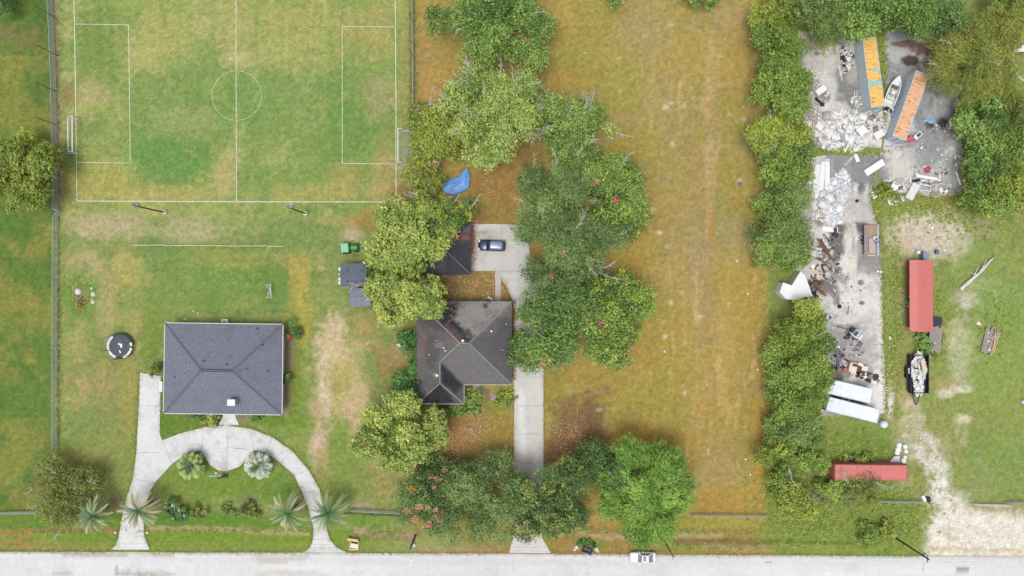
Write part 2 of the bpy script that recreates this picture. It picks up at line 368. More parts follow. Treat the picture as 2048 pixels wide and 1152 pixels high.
# lot of the dark-roofed house and the mown lot beside it
F.lay(lot, (174, 154, 80)); F.mott(110, 0.42, 0.6, (158, 148, 70), 0.75, 4, lot); F.mott(50, 0.52, 0.7, (176, 148, 70), 0.5, 8, lot); F.mott(60, 0.52, 0.7, (166, 148, 104), 0.55, 14, lot)
OR = (174, 140, 70)
for b in [(870, 100, 34, 110, (176, 146, 80), .7), (865, 170, 34, 40, (192, 152, 82), .7), (1130, 60, 20, 60, (192, 156, 78), .6), (1150, 120, 40, 60, (158, 150, 70), .7), (1130, 160, 34, 30, (178, 146, 68), .7),
          (1290, 60, 60, 60, (174, 152, 108), .65), (1280, 130, 60, 30, (168, 150, 96), .6), (1340, 200, 60, 60, (170, 152, 94), .6), (1250, 160, 50, 60, (160, 152, 70), .7), (1240, 190, 30, 30, (156, 156, 78), .6),
          (1425, 140, 14, 70, (192, 164, 106), .7), (1415, 220, 12, 60, (198, 162, 112), .6), (1470, 120, 20, 60, (188, 152, 76), .6), (1505, 150, 10, 120, (168, 136, 88), .6), (1450, 30, 40, 20, (182, 154, 108), .6),
          (1330, 270, 60, 50, (164, 146, 100), .5), (1280, 280, 40, 40, (168, 150, 66), .7), (1250, 330, 24, 70, (150, 154, 70), .8), (1240, 430, 14, 70, (150, 156, 76), .7), (1240, 290, 20, 16, (186, 150, 56), .7),
          (1390, 380, 40, 90, (172, 146, 94), .65), (1370, 480, 70, 60, (164, 144, 98), .55), (1420, 330, 14, 70, (200, 168, 124), .6), (1460, 480, 40, 50, (178, 158, 112), .6), (1475, 360, 40, 60, (176, 152, 78), .6),
          (1300, 460, 40, 90, (172, 148, 72), .6), (1265, 500, 30, 60, (178, 150, 70), .8), (1270, 560, 36, 40, (172, 140, 64), .8), (1340, 560, 50, 40, (182, 150, 92), .6), (1400, 540, 30, 50, (178, 150, 118), .6),
          (1470, 580, 50, 60, (182, 152, 68), .7), (1520, 540, 14, 70, (178, 144, 72), .7), (1440, 440, 14, 60, (146, 146, 90), .5), (1330, 640, 50, 70, (172, 148, 70), .6), (1310, 600, 30, 40, (158, 150, 72), .6),
          (1375, 640, 12, 60, (184, 154, 94), .6), (1420, 650, 20, 60, (168, 142, 110), .5), (1450, 690, 20, 90, (192, 160, 88), .6), (1500, 680, 30, 80, (178, 146, 64), .6), (1300, 720, 60, 30, (176, 144, 58), .7),
          (1330, 760, 50, 60, (160, 148, 58), .7), (1240, 760, 60, 40, (172, 148, 58), .7), (1300, 800, 50, 30, (156, 150, 54), .7), (1180, 760, 50, 30, (164, 146, 66), .6), (1140, 745, 50, 12, (180, 146, 70), .8),
          (1110, 800, 20, 50, (150, 146, 54), .7), (1410, 850, 30, 120, (184, 150, 92), .6), (1370, 740, 14, 80, (178, 150, 74), .6), (1480, 820, 50, 50, (172, 146, 64), .6), (1270, 870, 80, 30, (182, 144, 62), .85),
          (1370, 900, 30, 40, (180, 140, 54), .6), (1150, 850, 50, 46, (150, 118, 76), .9), (1180, 830, 18, 28, (138, 112, 74), .8), (1215, 780, 9, 9, (142, 112, 76), .8), (1190, 783, 16, 10, (160, 128, 92), .6),
          (1150, 900, 60, 40, (150, 114, 72), .85), (1130, 930, 40, 30, (150, 112, 88), .8), (1450, 930, 40, 60, (178, 148, 100), .5), (1480, 1000, 60, 30, (176, 142, 56), .7), (1440, 1010, 40, 30, (182, 140, 56), .6),
          (1520, 870, 16, 90, (190, 148, 66), .6), (1510, 960, 16, 60, (182, 148, 60), .6), (1420, 1050, 140, 12, (156, 152, 60), .85), (1200, 1052, 70, 14, (172, 136, 70), .8),
          (990, 350, 60, 60, (168, 132, 70), .85), (1000, 400, 50, 50, (176, 140, 66), .7), (950, 300, 40, 30, (150, 112, 60), .8), (1060, 310, 26, 26, (146, 112, 66), .7), (985, 430, 40, 30, (150, 128, 66), .7),
          (1180, 555, 40, 16, (152, 116, 64), .8), (960, 440, 20, 16, (164, 116, 84), .7), (945, 470, 8, 60, (176, 126, 100), .85),
          (945, 575, 60, 30, (150, 118, 62), .9), (1012, 580, 14, 24, (140, 116, 56), .8), (950, 860, 75, 50, (164, 126, 70), .9), (905, 890, 30, 40, (168, 122, 62), .7), (1000, 850, 30, 40, (158, 144, 56), .75),
          (985, 870, 30, 60, (156, 140, 60), .6), (925, 920, 30, 30, (136, 104, 70), .7), (940, 805, 70, 14, (112, 128, 58), .8), (1005, 800, 24, 24, (140, 150, 62), .7), (960, 790, 24, 10, (150, 112, 88), .6),
          (1020, 900, 8, 60, (160, 122, 58), .6), (1120, 760, 16, 30, (160, 148, 62), .5), (970, 650, 200, 140, (150, 130, 70), .35)]:
    F.blob(*b)
F.lay(lot * .14, (170, 158, 86)); F.lay(pitch * .08, (154, 163, 90))
for b in [(1150, 850, 52, 48, (138, 108, 72), .85), (1180, 830, 18, 28, (130, 106, 70), .8), (1140, 905, 55, 40, (142, 110, 76), .8), (990, 350, 50, 50, (160, 122, 66), .5)]: F.blob(*b)
for i in range(34):   # pale dry streaks left by mowing, running up and down the lot
    r_ = random.Random(i); x0 = r_.uniform(1280, 1530); y0 = r_.uniform(20, 960); l = r_.uniform(20, 110)
    F.stroke([(x0, y0), (x0 + r_.uniform(-6, 6), y0 + l * .5), (x0 + r_.uniform(-9, 9), y0 + l)], r_.uniform(1.2, 5), r_.choice([(206, 180, 120), (198, 162, 100), (190, 148, 70)]), r_.uniform(.3, .65), .7, .9)
for i in range(46):
    r_ = random.Random(100 + i); F.blob(r_.uniform(1150, 1525), r_.uniform(20, 1000), r_.uniform(2, 6), r_.uniform(2, 6), (222, 202, 172), r_.uniform(.4, .8), soft=.5, warp=.5)
# scrap yard side
F.lay(yard, (142, 153, 80)); F.mott(70, 0.45, 0.62, (130, 149, 72), 0.7, 7, yard); F.mott(40, 0.55, 0.7, (164, 154, 92), 0.5, 3, yard)
SOIL = (218, 208, 196)
F.lay(sst(830, 870, Y) * sst(1860, 1800, X) * yard * .6, (118, 144, 60))
for b in [(1845, 465, 69, 55, (212, 198, 178), 0.95), (1900, 440, 30, 26, (196, 182, 160), .7), (1800, 500, 20, 40, (196, 178, 140), .6), (1915, 480, 25, 46, (210, 200, 178), 0.87), (1960, 455, 34, 20, (184, 168, 140), .6),
          (1835, 400, 90, 14, (152, 140, 70), .7), (1900, 400, 60, 20, (140, 140, 62), .6), (1945, 595, 30, 20, SOIL, .8), (1970, 570, 34, 20, (196, 186, 150), .6), (1935, 610, 16, 10, SOIL, .7),
          (1920, 690, 21, 57, (214, 204, 182), 0.92), (1905, 660, 22, 22, (196, 180, 138), .6), (1925, 735, 12, 20, SOIL, .7), (1905, 770, 34, 14, (196, 168, 126), .6), (1925, 778, 23, 9, (230, 220, 206), 0.92),
          (1890, 787, 16, 8, (222, 212, 198), 0.82), (1780, 800, 8, 30, (236, 230, 220), 0.95), (1808, 800, 12, 26, (194, 178, 132), .7), (1826, 850, 21, 46, (210, 196, 168), 0.92), (1812, 870, 24, 24, (196, 184, 144), .6),
          (1928, 840, 18, 12, (214, 204, 180), 0.82), (1845, 895, 39, 34, (218, 208, 194), 0.95), (1875, 930, 25, 28, (224, 216, 204), 0.95), (1880, 975, 20, 23, (234, 228, 218), 0.95), (1890, 1000, 34, 18, (224, 218, 208), 0.92),
          (1965, 960, 36, 30, (180, 164, 124), .6), (1855, 640, 30, 30, (144, 152, 66), .4), (1790, 700, 14, 110, (160, 148, 82), .6), (1800, 640, 10, 70, (156, 140, 84), .6), (1785, 620, 16, 100, (120, 156, 66), .6),
          (1990, 700, 90, 140, (136, 160, 76), .6), (1990, 930, 70, 60, (126, 152, 74), .7), (1960, 540, 60, 60, (136, 158, 78), .5), (2020, 600, 50, 60, (126, 158, 80), .5), (1720, 900, 70, 30, (116, 138, 60), .7),
          (1690, 985, 60, 24, (112, 98, 78), .6), (1640, 1030, 100, 30, (134, 146, 66), .6), (1620, 960, 50, 20, (124, 108, 80), .4), (1980, 1020, 90, 10, (176, 150, 110), .5)]:
    F.blob(*b)
F.mott(16, .46, .60, (150, 156, 90), .6, 9, zone(1790, 1910, 800, 985, 20)); F.mott(40, .5, .64, (196, 184, 160), .35, 5, zone(1790, 1960, 560, 985, 30))
GRAV = (230, 222, 208)
F.poly([(1880, 1005), (1925, 1005), (1950, 1022), (2010, 1026), (2300, 1050), (2300, 1120), (1842, 1120), (1850, 1060), (1868, 1030)], GRAV, .97, 16, 9)
F.blob(1900, 1070, 12, 14, (200, 184, 156), .6); F.stroke([(1860, 1098), (2048, 1102)], 5, (208, 190, 156), .7)
# road verge: mown grass over a shallow ditch
F.lay(verge * .0, (118, 146, 50)); lv = verge * sst(830, 700, X); rv = verge * sst(860, 1000, X) * sst(1600, 1500, X); r2 = verge * sst(1500, 1560, X) * sst(1870, 1830, X)
F.lay(lv, (124, 148, 52)); F.lay(rv, (160, 136, 70)); F.lay(r2, (132, 150, 64)); F.mott(30, .5, .68, (160, 142, 84), .5, 5, lv * sst(1078, 1100, Y)); F.mott(40, .5, .66, (138, 146, 60), .7, 8, rv)
F.stroke([(-50, 1070), (60, 1064), (140, 1058), (235, 1060)], 4.5, (170, 124, 82), .75); F.stroke([(300, 1056), (400, 1056), (520, 1064), (616, 1068)], 4, (184, 160, 118), .8)
F.stroke([(716, 1062), (760, 1070), (826, 1074)], 7, (178, 156, 128), .85, .5, .7); F.stroke([(720, 1072), (826, 1080)], 4, (140, 110, 84), .6)
F.stroke([(1110, 1066), (1200, 1072), (1260, 1075)], 5, (196, 164, 122), .7); F.stroke([(1340, 1082), (1440, 1082), (1540, 1086)], 7, (118, 100, 62), .6); F.stroke([(1340, 1070), (1440, 1072)], 5, (190, 166, 126), .6)
F.stroke([(830, 1098), (1000, 1100)], 6, (168, 140, 110), .6); F.stroke([(1540, 1082), (1760, 1088)], 4, (96, 112, 50), .6); F.stroke([(1400, 1094), (1540, 1098)], 6, (176, 152, 110), .6)
F.stroke([(10, 1096), (220, 1096)], 6, (156, 136, 84), .5); F.blob(40, 1085, 60, 10, (168, 134, 76), .5)
F.stroke([(690, 1026), (800, 1030)], 3.2, (84, 92, 58), .8, .5, .4)
mow = (np.sin(Y / 3.3 + 2 * F.n60) * .5 + .5) * zone(300, 580, 500, 640, 20); F.lay(mow * .14, (92, 132, 56))
mow = (np.sin((X + .15 * Y) / 3.6 + 3 * F.n60) * .5 + .5) * zone(1180, 1530, 30, 1020, 30); F.lay(mow * .10, (150, 128, 66))
lum = (F.C * np.array([.3, .6, .1])).sum(-1, keepdims=True); F.C = (F.C * .95 + lum * .05) * 1.0
F.grain(.20, 7, 6); F.grain(.22, 3.0, 9)
und = 0.02 * (fbm(px, py, 70, 3, 3) - .5)
V = np.stack([GX.ravel(), GY.ravel(), und], -1)
me = np_mesh('ground', V, quads, F.C)
me.materials.append(mat('soil_and_grass', vc=True, rough=.95, var=.16, scale=1.3, fine=.30, fscale=4.5, bump=.5, spec=.1))
ground = link('ground', me); ground['kind'] = 'structure'
del F, X, Y, GX, GY, quads, V

# ------------------------------------------------------------------ road
M_CONC = mat('concrete_vc', vc=True, rough=.85, var=.05, scale=1.2, fine=.06, fscale=9, bump=.15, spec=.25)
def road_fn(F):
    F.mott(120, .45, .65, (214, 214, 214), .5, 3); F.mott(30, .58, .72, (206, 206, 204), .4, 6)
    F.stroke([(-20, 1118), (700, 1121), (1400, 1124), (2100, 1128)], 5, (212, 212, 210), .5); F.stroke([(700, 1126), (1300, 1131)], 2.5, (208, 208, 206), .6)
    for b in [(190, 1108, 60, 5, (176, 172, 164), .8), (315, 1110, 30, 4, (178, 172, 164), .6), (130, 1146, 30, 5, (180, 176, 168), .7), (310, 1148, 60, 7, (176, 168, 156), .8),
              (545, 1115, 32, 10, (196, 192, 184), .8), (600, 1112, 20, 7, (190, 186, 178), .7), (570, 1148, 60, 6, (206, 200, 190), .7), (1925, 1141, 11, 5, (150, 150, 152), .9), (233, 1142, 4, 8, (150, 148, 144), .7)]:
        F.blob(*b, soft=.2, warp=1.0)
    for i in range(40):
        r_ = random.Random(i + 500); x0 = r_.uniform(-20, 2000); y0 = 1106 + x0 * .005 + r_.uniform(0, 40); F.stroke([(x0, y0), (x0 + r_.uniform(30, 160), y0 + r_.uniform(-1, 2))], r_.uniform(.8, 2.6), r_.choice([(222, 220, 218), (226, 226, 226), (238, 238, 238)]), .4, .7, .9)
    F.stroke([(-50, 1104), (500, 1106), (1000, 1108), (1500, 1111), (2100, 1114)], 2.2, (186, 176, 158), .7, .6, 1.0)
rp = [P(x, y).to_2d() for x, y in ((-600, 1100), (0, 1103), (500, 1105), (1000, 1107), (1500, 1110), (2048, 1113), (2700, 1116), (2700, 1215), (-600, 1200))]
road = fine_plate('road', rp, -.1, .05, M_CONC, road_fn, (225, 225, 227), None, 0.8, .05, 3)
road['kind'] = 'structure'

# ------------------------------------------------------------------ driveways (each slab its own piece)
def drive_fn(F):
    F.mott(40, .5, .68, (212, 210, 206), .6, 3); F.mott(14, .56, .70, (200, 198, 194), .6, 9); F.mott(60, .6, .7, (226, 226, 226), .4, 12); F.grain(.06, 4, 2)
def slabs(name, quads_, base, fn=drive_fn, z=.07, gap=.025, cell=.45):
    root = bpy.data.objects.new(name, None); COL.objects.link(root); root['kind'] = 'structure'
    for k, q in enumerate(quads_):
        w = [P(*p).to_2d() for p in q]; c = sum(w, Vector((0, 0))) / len(w)
        w = [p + (c - p).normalized() * gap for p in w]
        rr = random.Random(k * 7 + len(quads_)); d = rr.uniform(-4, 4)
        fine_plate('slab', w, -.08, z, M_CONC, fn, tuple(v + d for v in base), root, cell)
    return root
OUT = [(222, 1099), (231, 1090), (237, 1076), (244, 1035), (252, 1000), (266, 958), None, (365, 865), (410, 854), (455, 850), (500, 857), (545, 874), (585, 902), (618, 940), (640, 980), (648, 1020), (654, 1060), (661, 1080), (674, 1095), (695, 1105)]
INN = [(300, 1099), (295, 1087), (289, 1072), (287, 1035), (297, 990), (310, 965), None, (380, 903), (402, 902), (455, 895), (508, 900), (533, 905), (560, 925), (588, 950), (605, 985), (618, 1020), (627, 1056), (626, 1078), (620, 1094), (608, 1105)]
Q = []
for i in range(5): Q.append([OUT[i], INN[i], INN[i + 1], OUT[i + 1]])
Q.append([(280, 745), (322, 752), (321, 812), (278, 812)]); Q.append([(278, 812), (321, 812), (320, 868), (325, 880), (319, 905), (273, 905)])
Q.append([(273, 905), (319, 905), (325, 880), (345, 927), (310, 965), (266, 958)]); Q.append([(325, 880), (365, 865), (380, 903), (345, 927)])
for i in range(7, 19): Q.append([OUT[i], INN[i], INN[i + 1], OUT[i + 1]])
Q.append([(402, 902), (430, 898), (455, 895), (455, 942), (438, 942), (420, 930)]); Q.append([(455, 895), (480, 896), (508, 900), (495, 918), (478, 934), (455, 942)])
slabs('driveway', Q, (226, 225, 226))
slabs('walkway', [[(447, 826), (470, 826), (473, 838), (479, 850), (437, 850), (444, 838)]], (236, 238, 236))
def d2_fn(F):
    drive_fn(F)
    for b in [(1045, 870, 8, 60, (232, 230, 228), .8), (1040, 800, 8, 20, (236, 236, 234), .7), (1040, 950, 20, 30, (196, 192, 186), .6), (975, 470, 24, 12, (190, 188, 180), .7), (965, 465, 10, 6, (160, 140, 120), .6)]: F.blob(*b)
Q = [[(1028, y), (1087, y), (1087, y + 57), (1028, y + 57)] for y in (640, 697, 754, 811, 868, 925, 982)]
Q += [[(942, 448), (1002, 448), (1002, 542), (942, 542)], [(1002, 448), (1052, 450), (1064, 542), (1002, 542)], [(1002, 542), (1064, 542), (1086, 590), (1087, 640), (1036, 640), (1026, 605), (1016, 578), (1002, 556)],
      [(1028, 1039), (1076, 1039), (1084, 1075), (1102, 1106), (1018, 1106), (1026, 1075)]]
slabs('driveway', Q, (218, 215, 210), d2_fn)
slabs('walkway', [[(990, 542), (1002, 542), (1002, 572), (990, 572)], [(990, 572), (1002, 572), (1002, 604), (990, 604)]], (196, 182, 170))
slabs('walkway', [[(945, 770), (960, 768), (990, 790), (978, 796)], [(978, 796), (990, 790), (1026, 810), (1028, 820)]], (128, 108, 94), gap=.03)

# ------------------------------------------------------------------ stained concrete of the scrap yard
def yard_fn(F):
    F.mott(60, .42, .58, (166, 164, 162), .9, 3); F.mott(34, .5, .62, (230, 226, 220), .8, 7); F.mott(20, .54, .66, (134, 132, 132), .7, 10); F.mott(10, .6, .75, (236, 232, 226), .6, 13)
    for b in [(1700, 190, 42, 75, (132, 132, 132), .8), (1690, 175, 25, 62, (126, 126, 128), .6), (1650, 180, 30, 40, (216, 212, 206), .8), (1665, 230, 30, 30, (222, 218, 210), .8), (1620, 230, 18, 50, (150, 144, 140), .7), (1625, 85, 30, 20, (136, 124, 120), .7),
              (1655, 120, 40, 20, (206, 198, 190), .7), (1635, 107, 6, 5, (120, 112, 104), .9), (1650, 190, 11, 15, (140, 132, 120), .85), (1705, 145, 14, 22, (196, 190, 176), .7),
              (1800, 150, 42, 75, (138, 140, 142), .8), (1790, 90, 24, 26, (200, 198, 196), .8), (1820, 95, 30, 14, (206, 202, 198), .7), (1822, 121, 14, 9, (84, 64, 58), .95), (1830, 88, 42, 6, (122, 84, 76), .8), (1860, 95, 38, 18, (118, 84, 76), .8),
              (1880, 250, 62, 62, (136, 138, 142), .7), (1886, 246, 12, 15, (62, 60, 62), .98), (1860, 250, 10, 9, (58, 56, 58), .95), (1905, 270, 14, 30, (196, 192, 186), .6), (1850, 290, 62, 38, (150, 152, 154), .6), (1800, 340, 36, 34, (214, 208, 200), .85),
              (1870, 330, 50, 26, (158, 160, 162), .6), (1920, 190, 25, 50, (140, 142, 146), .5),
              (1677, 334, 11, 12, (124, 118, 114), .95), (1722, 374, 9, 18, (112, 104, 102), .95), (1690, 340, 50, 32, (152, 152, 152), .8), (1740, 335, 42, 42, (138, 138, 140), .85), (1625, 330, 26, 22, (222, 214, 206), .8), (1612, 360, 16, 16, (224, 216, 208), .7),
              (1725, 420, 36, 40, (178, 174, 172), .7), (1700, 450, 40, 14, (218, 208, 196), .7), (1674, 486, 15, 38, (112, 108, 108), .96), (1715, 455, 28, 12, (104, 98, 98), .96), (1676, 541, 8, 8, (122, 112, 102), .95), (1704, 500, 14, 60, (226, 218, 208), .8),
              (1660, 585, 22, 22, (124, 118, 116), .96), (1650, 566, 15, 8, (126, 118, 114), .95), (1672, 600, 12, 15, (122, 116, 114), .95), (1735, 500, 30, 32, (160, 156, 154), .7), (1740, 530, 28, 20, (146, 144, 142), .7), (1620, 540, 30, 18, (214, 206, 194), .8),
              (1720, 605, 50, 40, (226, 222, 216), .7), (1722, 565, 5, 4, (110, 108, 106), .9), (1723, 606, 6, 5, (112, 110, 108), .9), (1650, 600, 24, 14, (226, 220, 212), .7), (1690, 690, 50, 62, (150, 148, 148), .75), (1740, 660, 20, 40, (196, 194, 190), .6),
              (1730, 710, 26, 40, (172, 170, 170), .7), (1765, 700, 10, 90, (226, 220, 212), .6), (1752, 800, 24, 30, (236, 234, 230), .8), (1690, 640, 26, 10, (228, 224, 218), .7), (1680, 740, 38, 22, (110, 96, 88), .7)]:
        F.blob(*b, soft=.3, warp=.7)
    for pts in ([(1700, 468), (1702, 540), (1698, 640)], [(1712, 468), (1712, 540)], [(1690, 330), (1720, 300)], [(1735, 345), (1760, 322)]): F.stroke(pts, 1.6, (236, 230, 222), .5)
    F.grain(.10, 5, 3)
def yslab(polys, base, name='concrete_yard'):
    root = fine_plate(name, [P(*p).to_2d() for p in base], -.1, .035, M_CONC, yard_fn, (176, 172, 166), None, .5, .12, 31); root['kind'] = 'structure'
    for k, q in enumerate(polys):
        fine_plate('slab', [P(*p).to_2d() for p in q], -.08, .06, M_CONC, yard_fn, (220, 216, 210), root, .35, .10, 40 + k)
yslab([[(1596, 62), (1640, 66), (1668, 84), (1672, 140), (1604, 140), (1600, 100)], [(1673, 90), (1690, 56), (1712, 60), (1742, 90), (1752, 140), (1673, 140)], [(1604, 142), (1672, 142), (1672, 296), (1612, 296), (1608, 220)],
       [(1674, 142), (1752, 142), (1768, 240), (1762, 296), (1674, 296)]], [(1600, 66), (1640, 70), (1668, 88), (1692, 60), (1712, 64), (1740, 92), (1764, 240), (1758, 292), (1616, 292), (1606, 200)])
yslab([
       [(1612, 316), (1664, 308), (1700, 312), (1756, 310), (1754, 372), (1738, 388), (1752, 440), (1590, 440), (1592, 380)], [(1590, 442), (1752, 442), (1762, 480), (1764, 557), (1592, 557)], [(1600, 559), (1764, 559), (1766, 688), (1625, 688)],
       [(1630, 690), (1768, 690), (1772, 826), (1640, 832)]], [(1616, 320), (1664, 312), (1752, 314), (1750, 372), (1736, 388), (1758, 480), (1762, 690), (1768, 822), (1644, 828), (1620, 660), (1596, 440), (1596, 380)])
yslab([[(1768, 62), (1800, 56), (1842, 76), (1872, 116), (1900, 150), (1874, 176), (1770, 178)], [(1770, 180), (1876, 178), (1904, 156), (1930, 186), (1930, 292), (1766, 292), (1774, 240)],
       [(1766, 294), (1930, 294), (1924, 386), (1880, 396), (1800, 384), (1776, 372), (1758, 352), (1758, 308)]], [(1772, 66), (1800, 60), (1840, 80), (1896, 152), (1926, 190), (1926, 290), (1920, 382), (1880, 392), (1800, 380), (1762, 350), (1770, 240)])

# ------------------------------------------------------------------ painted lines of the pitch
M_LINE = mat('line_paint', (224, 226, 208), .9, 0, .25, 1.2, fine=.3, fscale=5)
def line(pts, w=.11, closed=False):
    mb = MB(); pts = [P(*p) for p in pts]; n = len(pts)
    for i in range(n if closed else n - 1):
        a, b = pts[i], pts[(i + 1) % n]; d = (b - a).normalized(); u = Vector((-d.y, d.x, 0)) * w / 2; e = d * (w / 2 if n == 2 or not closed else 0.0)
        z = Vector((0, 0, .016))
        mb.add([a - e - u + z, b + e - u + z, b + e + u + z, a - e + u + z], [(0, 1, 2, 3)])
    c = centred(mb); o = mb.build('pitch_line', M_LINE); o.location = c; o['kind'] = 'structure'
line([(147, -30), (149, 48), (152, 240), (154, 402)], .13); line([(154.5, 402), (472, 403.5), (792, 404)], .13); line([(790, -30), (791, 54), (792, 230), (792, 403)], .13)
line([(472, -30), (472.5, 240), (473, 402)], .10)
line([(150, 48), (257, 50), (259, 190), (260.5, 326), (154, 325)], .09); line([(790, 54), (684.5, 53), (684.5, 200), (684.5, 327), (791, 328)], .09)
line([(473.5 + 49.5 * math.cos(t * math.pi / 24), 191 + 49.5 * math.sin(t * math.pi / 24)) for t in range(48)], .06, True)
line([(154 + 10 * math.sin(t * .26), 402 - 10 * math.cos(t * .26)) for t in range(7)], .09); line([(792 - 11 * math.sin(t * .26), 403 - 11 * math.cos(t * .26)) for t in range(7)], .09)
# ------------------------------------------------------------------ trees and shrubs
M_LEAF = mat('foliage', vc=True, rough=.55, var=.0, spec=.25, transl=.26)
M_BARK = mat('bark', (120, 108, 96), .95, 0, .25, 3, bump=.5)
M_TWIG = mat('dead_twig', (205, 200, 192), .9, 0, .2, 2)
def unit(a): return a / (np.linalg.norm(a, axis=-1, keepdims=True) + 1e-9)
SPEC = {   # leaf length, leaf width, streakiness, colours (dark, light), clump spread, lobes factor
    'pecan':  (.44, .26, .0, ((100, 136, 54), (190, 202, 104)), .20, 1.25),
    'green':  (.38, .24, .1, ((72, 112, 46), (150, 180, 88)), .21, 1.0),
    'light':  (.42, .22, .2, ((92, 130, 54), (172, 192, 98)), .22, 1.15),
    'oak':    (.46, .13, .55, ((80, 114, 62), (150, 174, 100)), .24, 1.1),
    'dark':   (.40, .17, .3, ((58, 96, 48), (122, 152, 80)), .22, 1.0),
    'willow': (.62, .12, .95, ((86, 136, 48), (158, 192, 86)), .24, 1.2),
    'yellow': (.62, .09, .8, ((114, 128, 54), (178, 176, 84)), .27, 1.2),
    'hedge':  (.42, .20, .2, ((84, 124, 44), (160, 184, 84)), .23, 1.2),
    'hedgey': (.42, .22, .15, ((104, 134, 44), (176, 188, 80)), .22, 1.2),
    'hedgeg': (.44, .14, .4, ((86, 120, 56), (152, 176, 96)), .24, 1.2),
    'shrub':  (.30, .16, .2, ((56, 104, 48), (110, 158, 82)), .20, 1.0),
    'olive':  (.34, .14, .3, ((92, 112, 46), (158, 168, 84)), .22, 1.0),
}
NLEAF = 0
def crown(seed, rx, ry, zc, rz, spec, dens, base, red=(), mixc=None):
    """leaf faces gathered in clumps, clumps in lobes; base = world xy of the trunk"""
    global NLEAF
    ll, lw, stk, (ca, cb), spread, lf = SPEC[spec]; ll *= .98; lw *= .74; dens *= 1.36
    BR_ = {'pecan': 1.16, 'oak': 1.14, 'willow': 1.3, 'yellow': 1.2, 'dark': 1.16, 'green': 1.12, 'light': 1.2}.get(spec, 1.08)
    rg = np.random.RandomState(seed); area = math.pi * rx * ry
    K = int(max(5, area / 8.0 * lf * .6)); Rm = math.sqrt(rx * ry)
    k = np.arange(K); rho = np.sqrt((k + .5) / K) * .88 + rg.uniform(-.07, .07, K); th = k * 2.39996 + rg.uniform(-.45, .45, K) + seed
    env = 1 + .16 * np.sin(2 * th + seed) + .12 * np.sin(3 * th + 2.1 * seed) + rg.uniform(-.10, .08, K)      # uneven outline
    if spec == 'willow': env = 1 + .05 * np.sin(3 * th)
    lr = Rm * rg.uniform(.65, 1.3, K) * 1.06 / math.sqrt(K)
    lx = rx * rho * env * np.cos(th) * .90; ly = ry * rho * env * np.sin(th) * .90
    lz = zc + rz * np.sqrt(np.clip(1 - (rho * .95) ** 2, 0, 1)) * .8 + rg.normal(0, .30 * rz, K) - lr * .3
    K2 = max(3, K // 2); r2 = np.sqrt(rg.rand(K2)) * .78; t2 = rg.rand(K2) * 6.283                # inner, lower lobes fill the gaps
    L = np.concatenate([np.stack([lx, ly, lz], -1), np.stack([rx * r2 * np.cos(t2), ry * r2 * np.sin(t2), zc + rz * (.05 + .25 * (1 - r2)) - lr.mean() * .3], -1)])
    lr = np.concatenate([lr, lr.mean() * rg.uniform(.9, 1.3, K2)]); lobes = L[:K]; K = K + K2
    M = np.maximum(7, (lr * lr * 12).astype(int)); NN = int(area * dens)
    li = np.repeat(np.arange(K), M); nC = len(li)
    d = rg.normal(0, 1, (nC, 3)); d[:, 2] = np.abs(d[:, 2]) * 1.2 - .3; d = unit(d)
    cpos = L[li] + d * (lr[li] * rg.uniform(.45, 1.0, nC))[:, None] * np.array([1, 1, .8])
    cr = np.clip(lr[li] * spread * 1.6, .2, .9) * rg.uniform(.55, 1.4, nC)
    cn = rg.uniform(0, 1, nC); ln = rg.uniform(0, 1, K)
    wgt = cr * cr; cnt = np.maximum(5, (NN * wgt / wgt.sum()).astype(int)); ci = np.repeat(np.arange(nC), cnt); n = len(ci)
    dl = unit(rg.normal(0, 1, (n, 3)) + np.array([0, 0, .55]) + d[ci] * .35)
    p = cpos[ci] + dl * (cr[ci] * rg.uniform(.35, 1.3, n))[:, None] * np.array([1, 1, .8])
    p[:, 2] = np.maximum(p[:, 2], .15)
    nor = unit(dl * .75 + np.array([0, 0, .55]) + rg.normal(0, .38, (n, 3)))
    rad = unit(p * np.array([1, 1, 0]) + dl * np.array([1, 1, .2]) * Rm * .5)
    tg = unit(rad * stk + dl * (1 - stk) * .9 + rg.normal(0, 1, (n, 3)) * (1 - stk) * .5 + rg.normal(0, .25, (n, 3)))
    tg = unit(tg - nor * (tg * nor).sum(-1, keepdims=True)); bt = np.cross(nor, tg)
    sl = rg.uniform(.5, 1.5, n)[:, None]
    a = tg * ll * .5 * sl; b = bt * lw * .5 * sl; bend = nor * (ll * .10)
    V = np.empty((n, 4, 3)); V[:, 0] = p - a - bend; V[:, 1] = p - b * 1.15; V[:, 2] = p + a - bend; V[:, 3] = p + b * 1.15
    t = np.clip(.45 * ln[li][ci] + .35 * cn[ci] + .35 * rg.uniform(0, 1, n) - .08, 0, 1)[:, None]
    t = np.clip(t * 1.25 - .12, 0, 1); C = np.array(A(ca)) * .72 * (1 - t) + np.array(A(cb)) * 1.1 * t
    if mixc is not None:
        w = ((cn[ci] > 1 - mixc[1]) * rg.uniform(.4, .9, n))[:, None]; C = C * (1 - w) + np.array(A(mixc[0])) * w
    for (qx, qy, qr, qc) in red:
        kz = (HCAM - p[:, 2]) / HCAM / S; wx = (p[:, 0] + base[0]) / kz + 1024; wy = 576 - (p[:, 1] + base[1]) / kz
        hit = (np.hypot(wx - qx, wy - qy) < qr * rg.uniform(.5, 1.15, n))[:, None]
        C = np.where(hit, np.array(A(qc)) * rg.uniform(.8, 1.15, (n, 1)), C)
    C = C * rg.uniform(.78, 1.22, (n, 1)) * BR_  # random leaf tone, its bright end painting glints into the colour
    NLEAF += n
    me = np_mesh('crown', V.reshape(-1, 3), np.arange(n * 4).reshape(-1, 4), np.repeat(C, 4, axis=0))
    me.materials.append(M_LEAF)
    return me, lobes
RED = (212, 150, 124); ORG = (214, 168, 124)
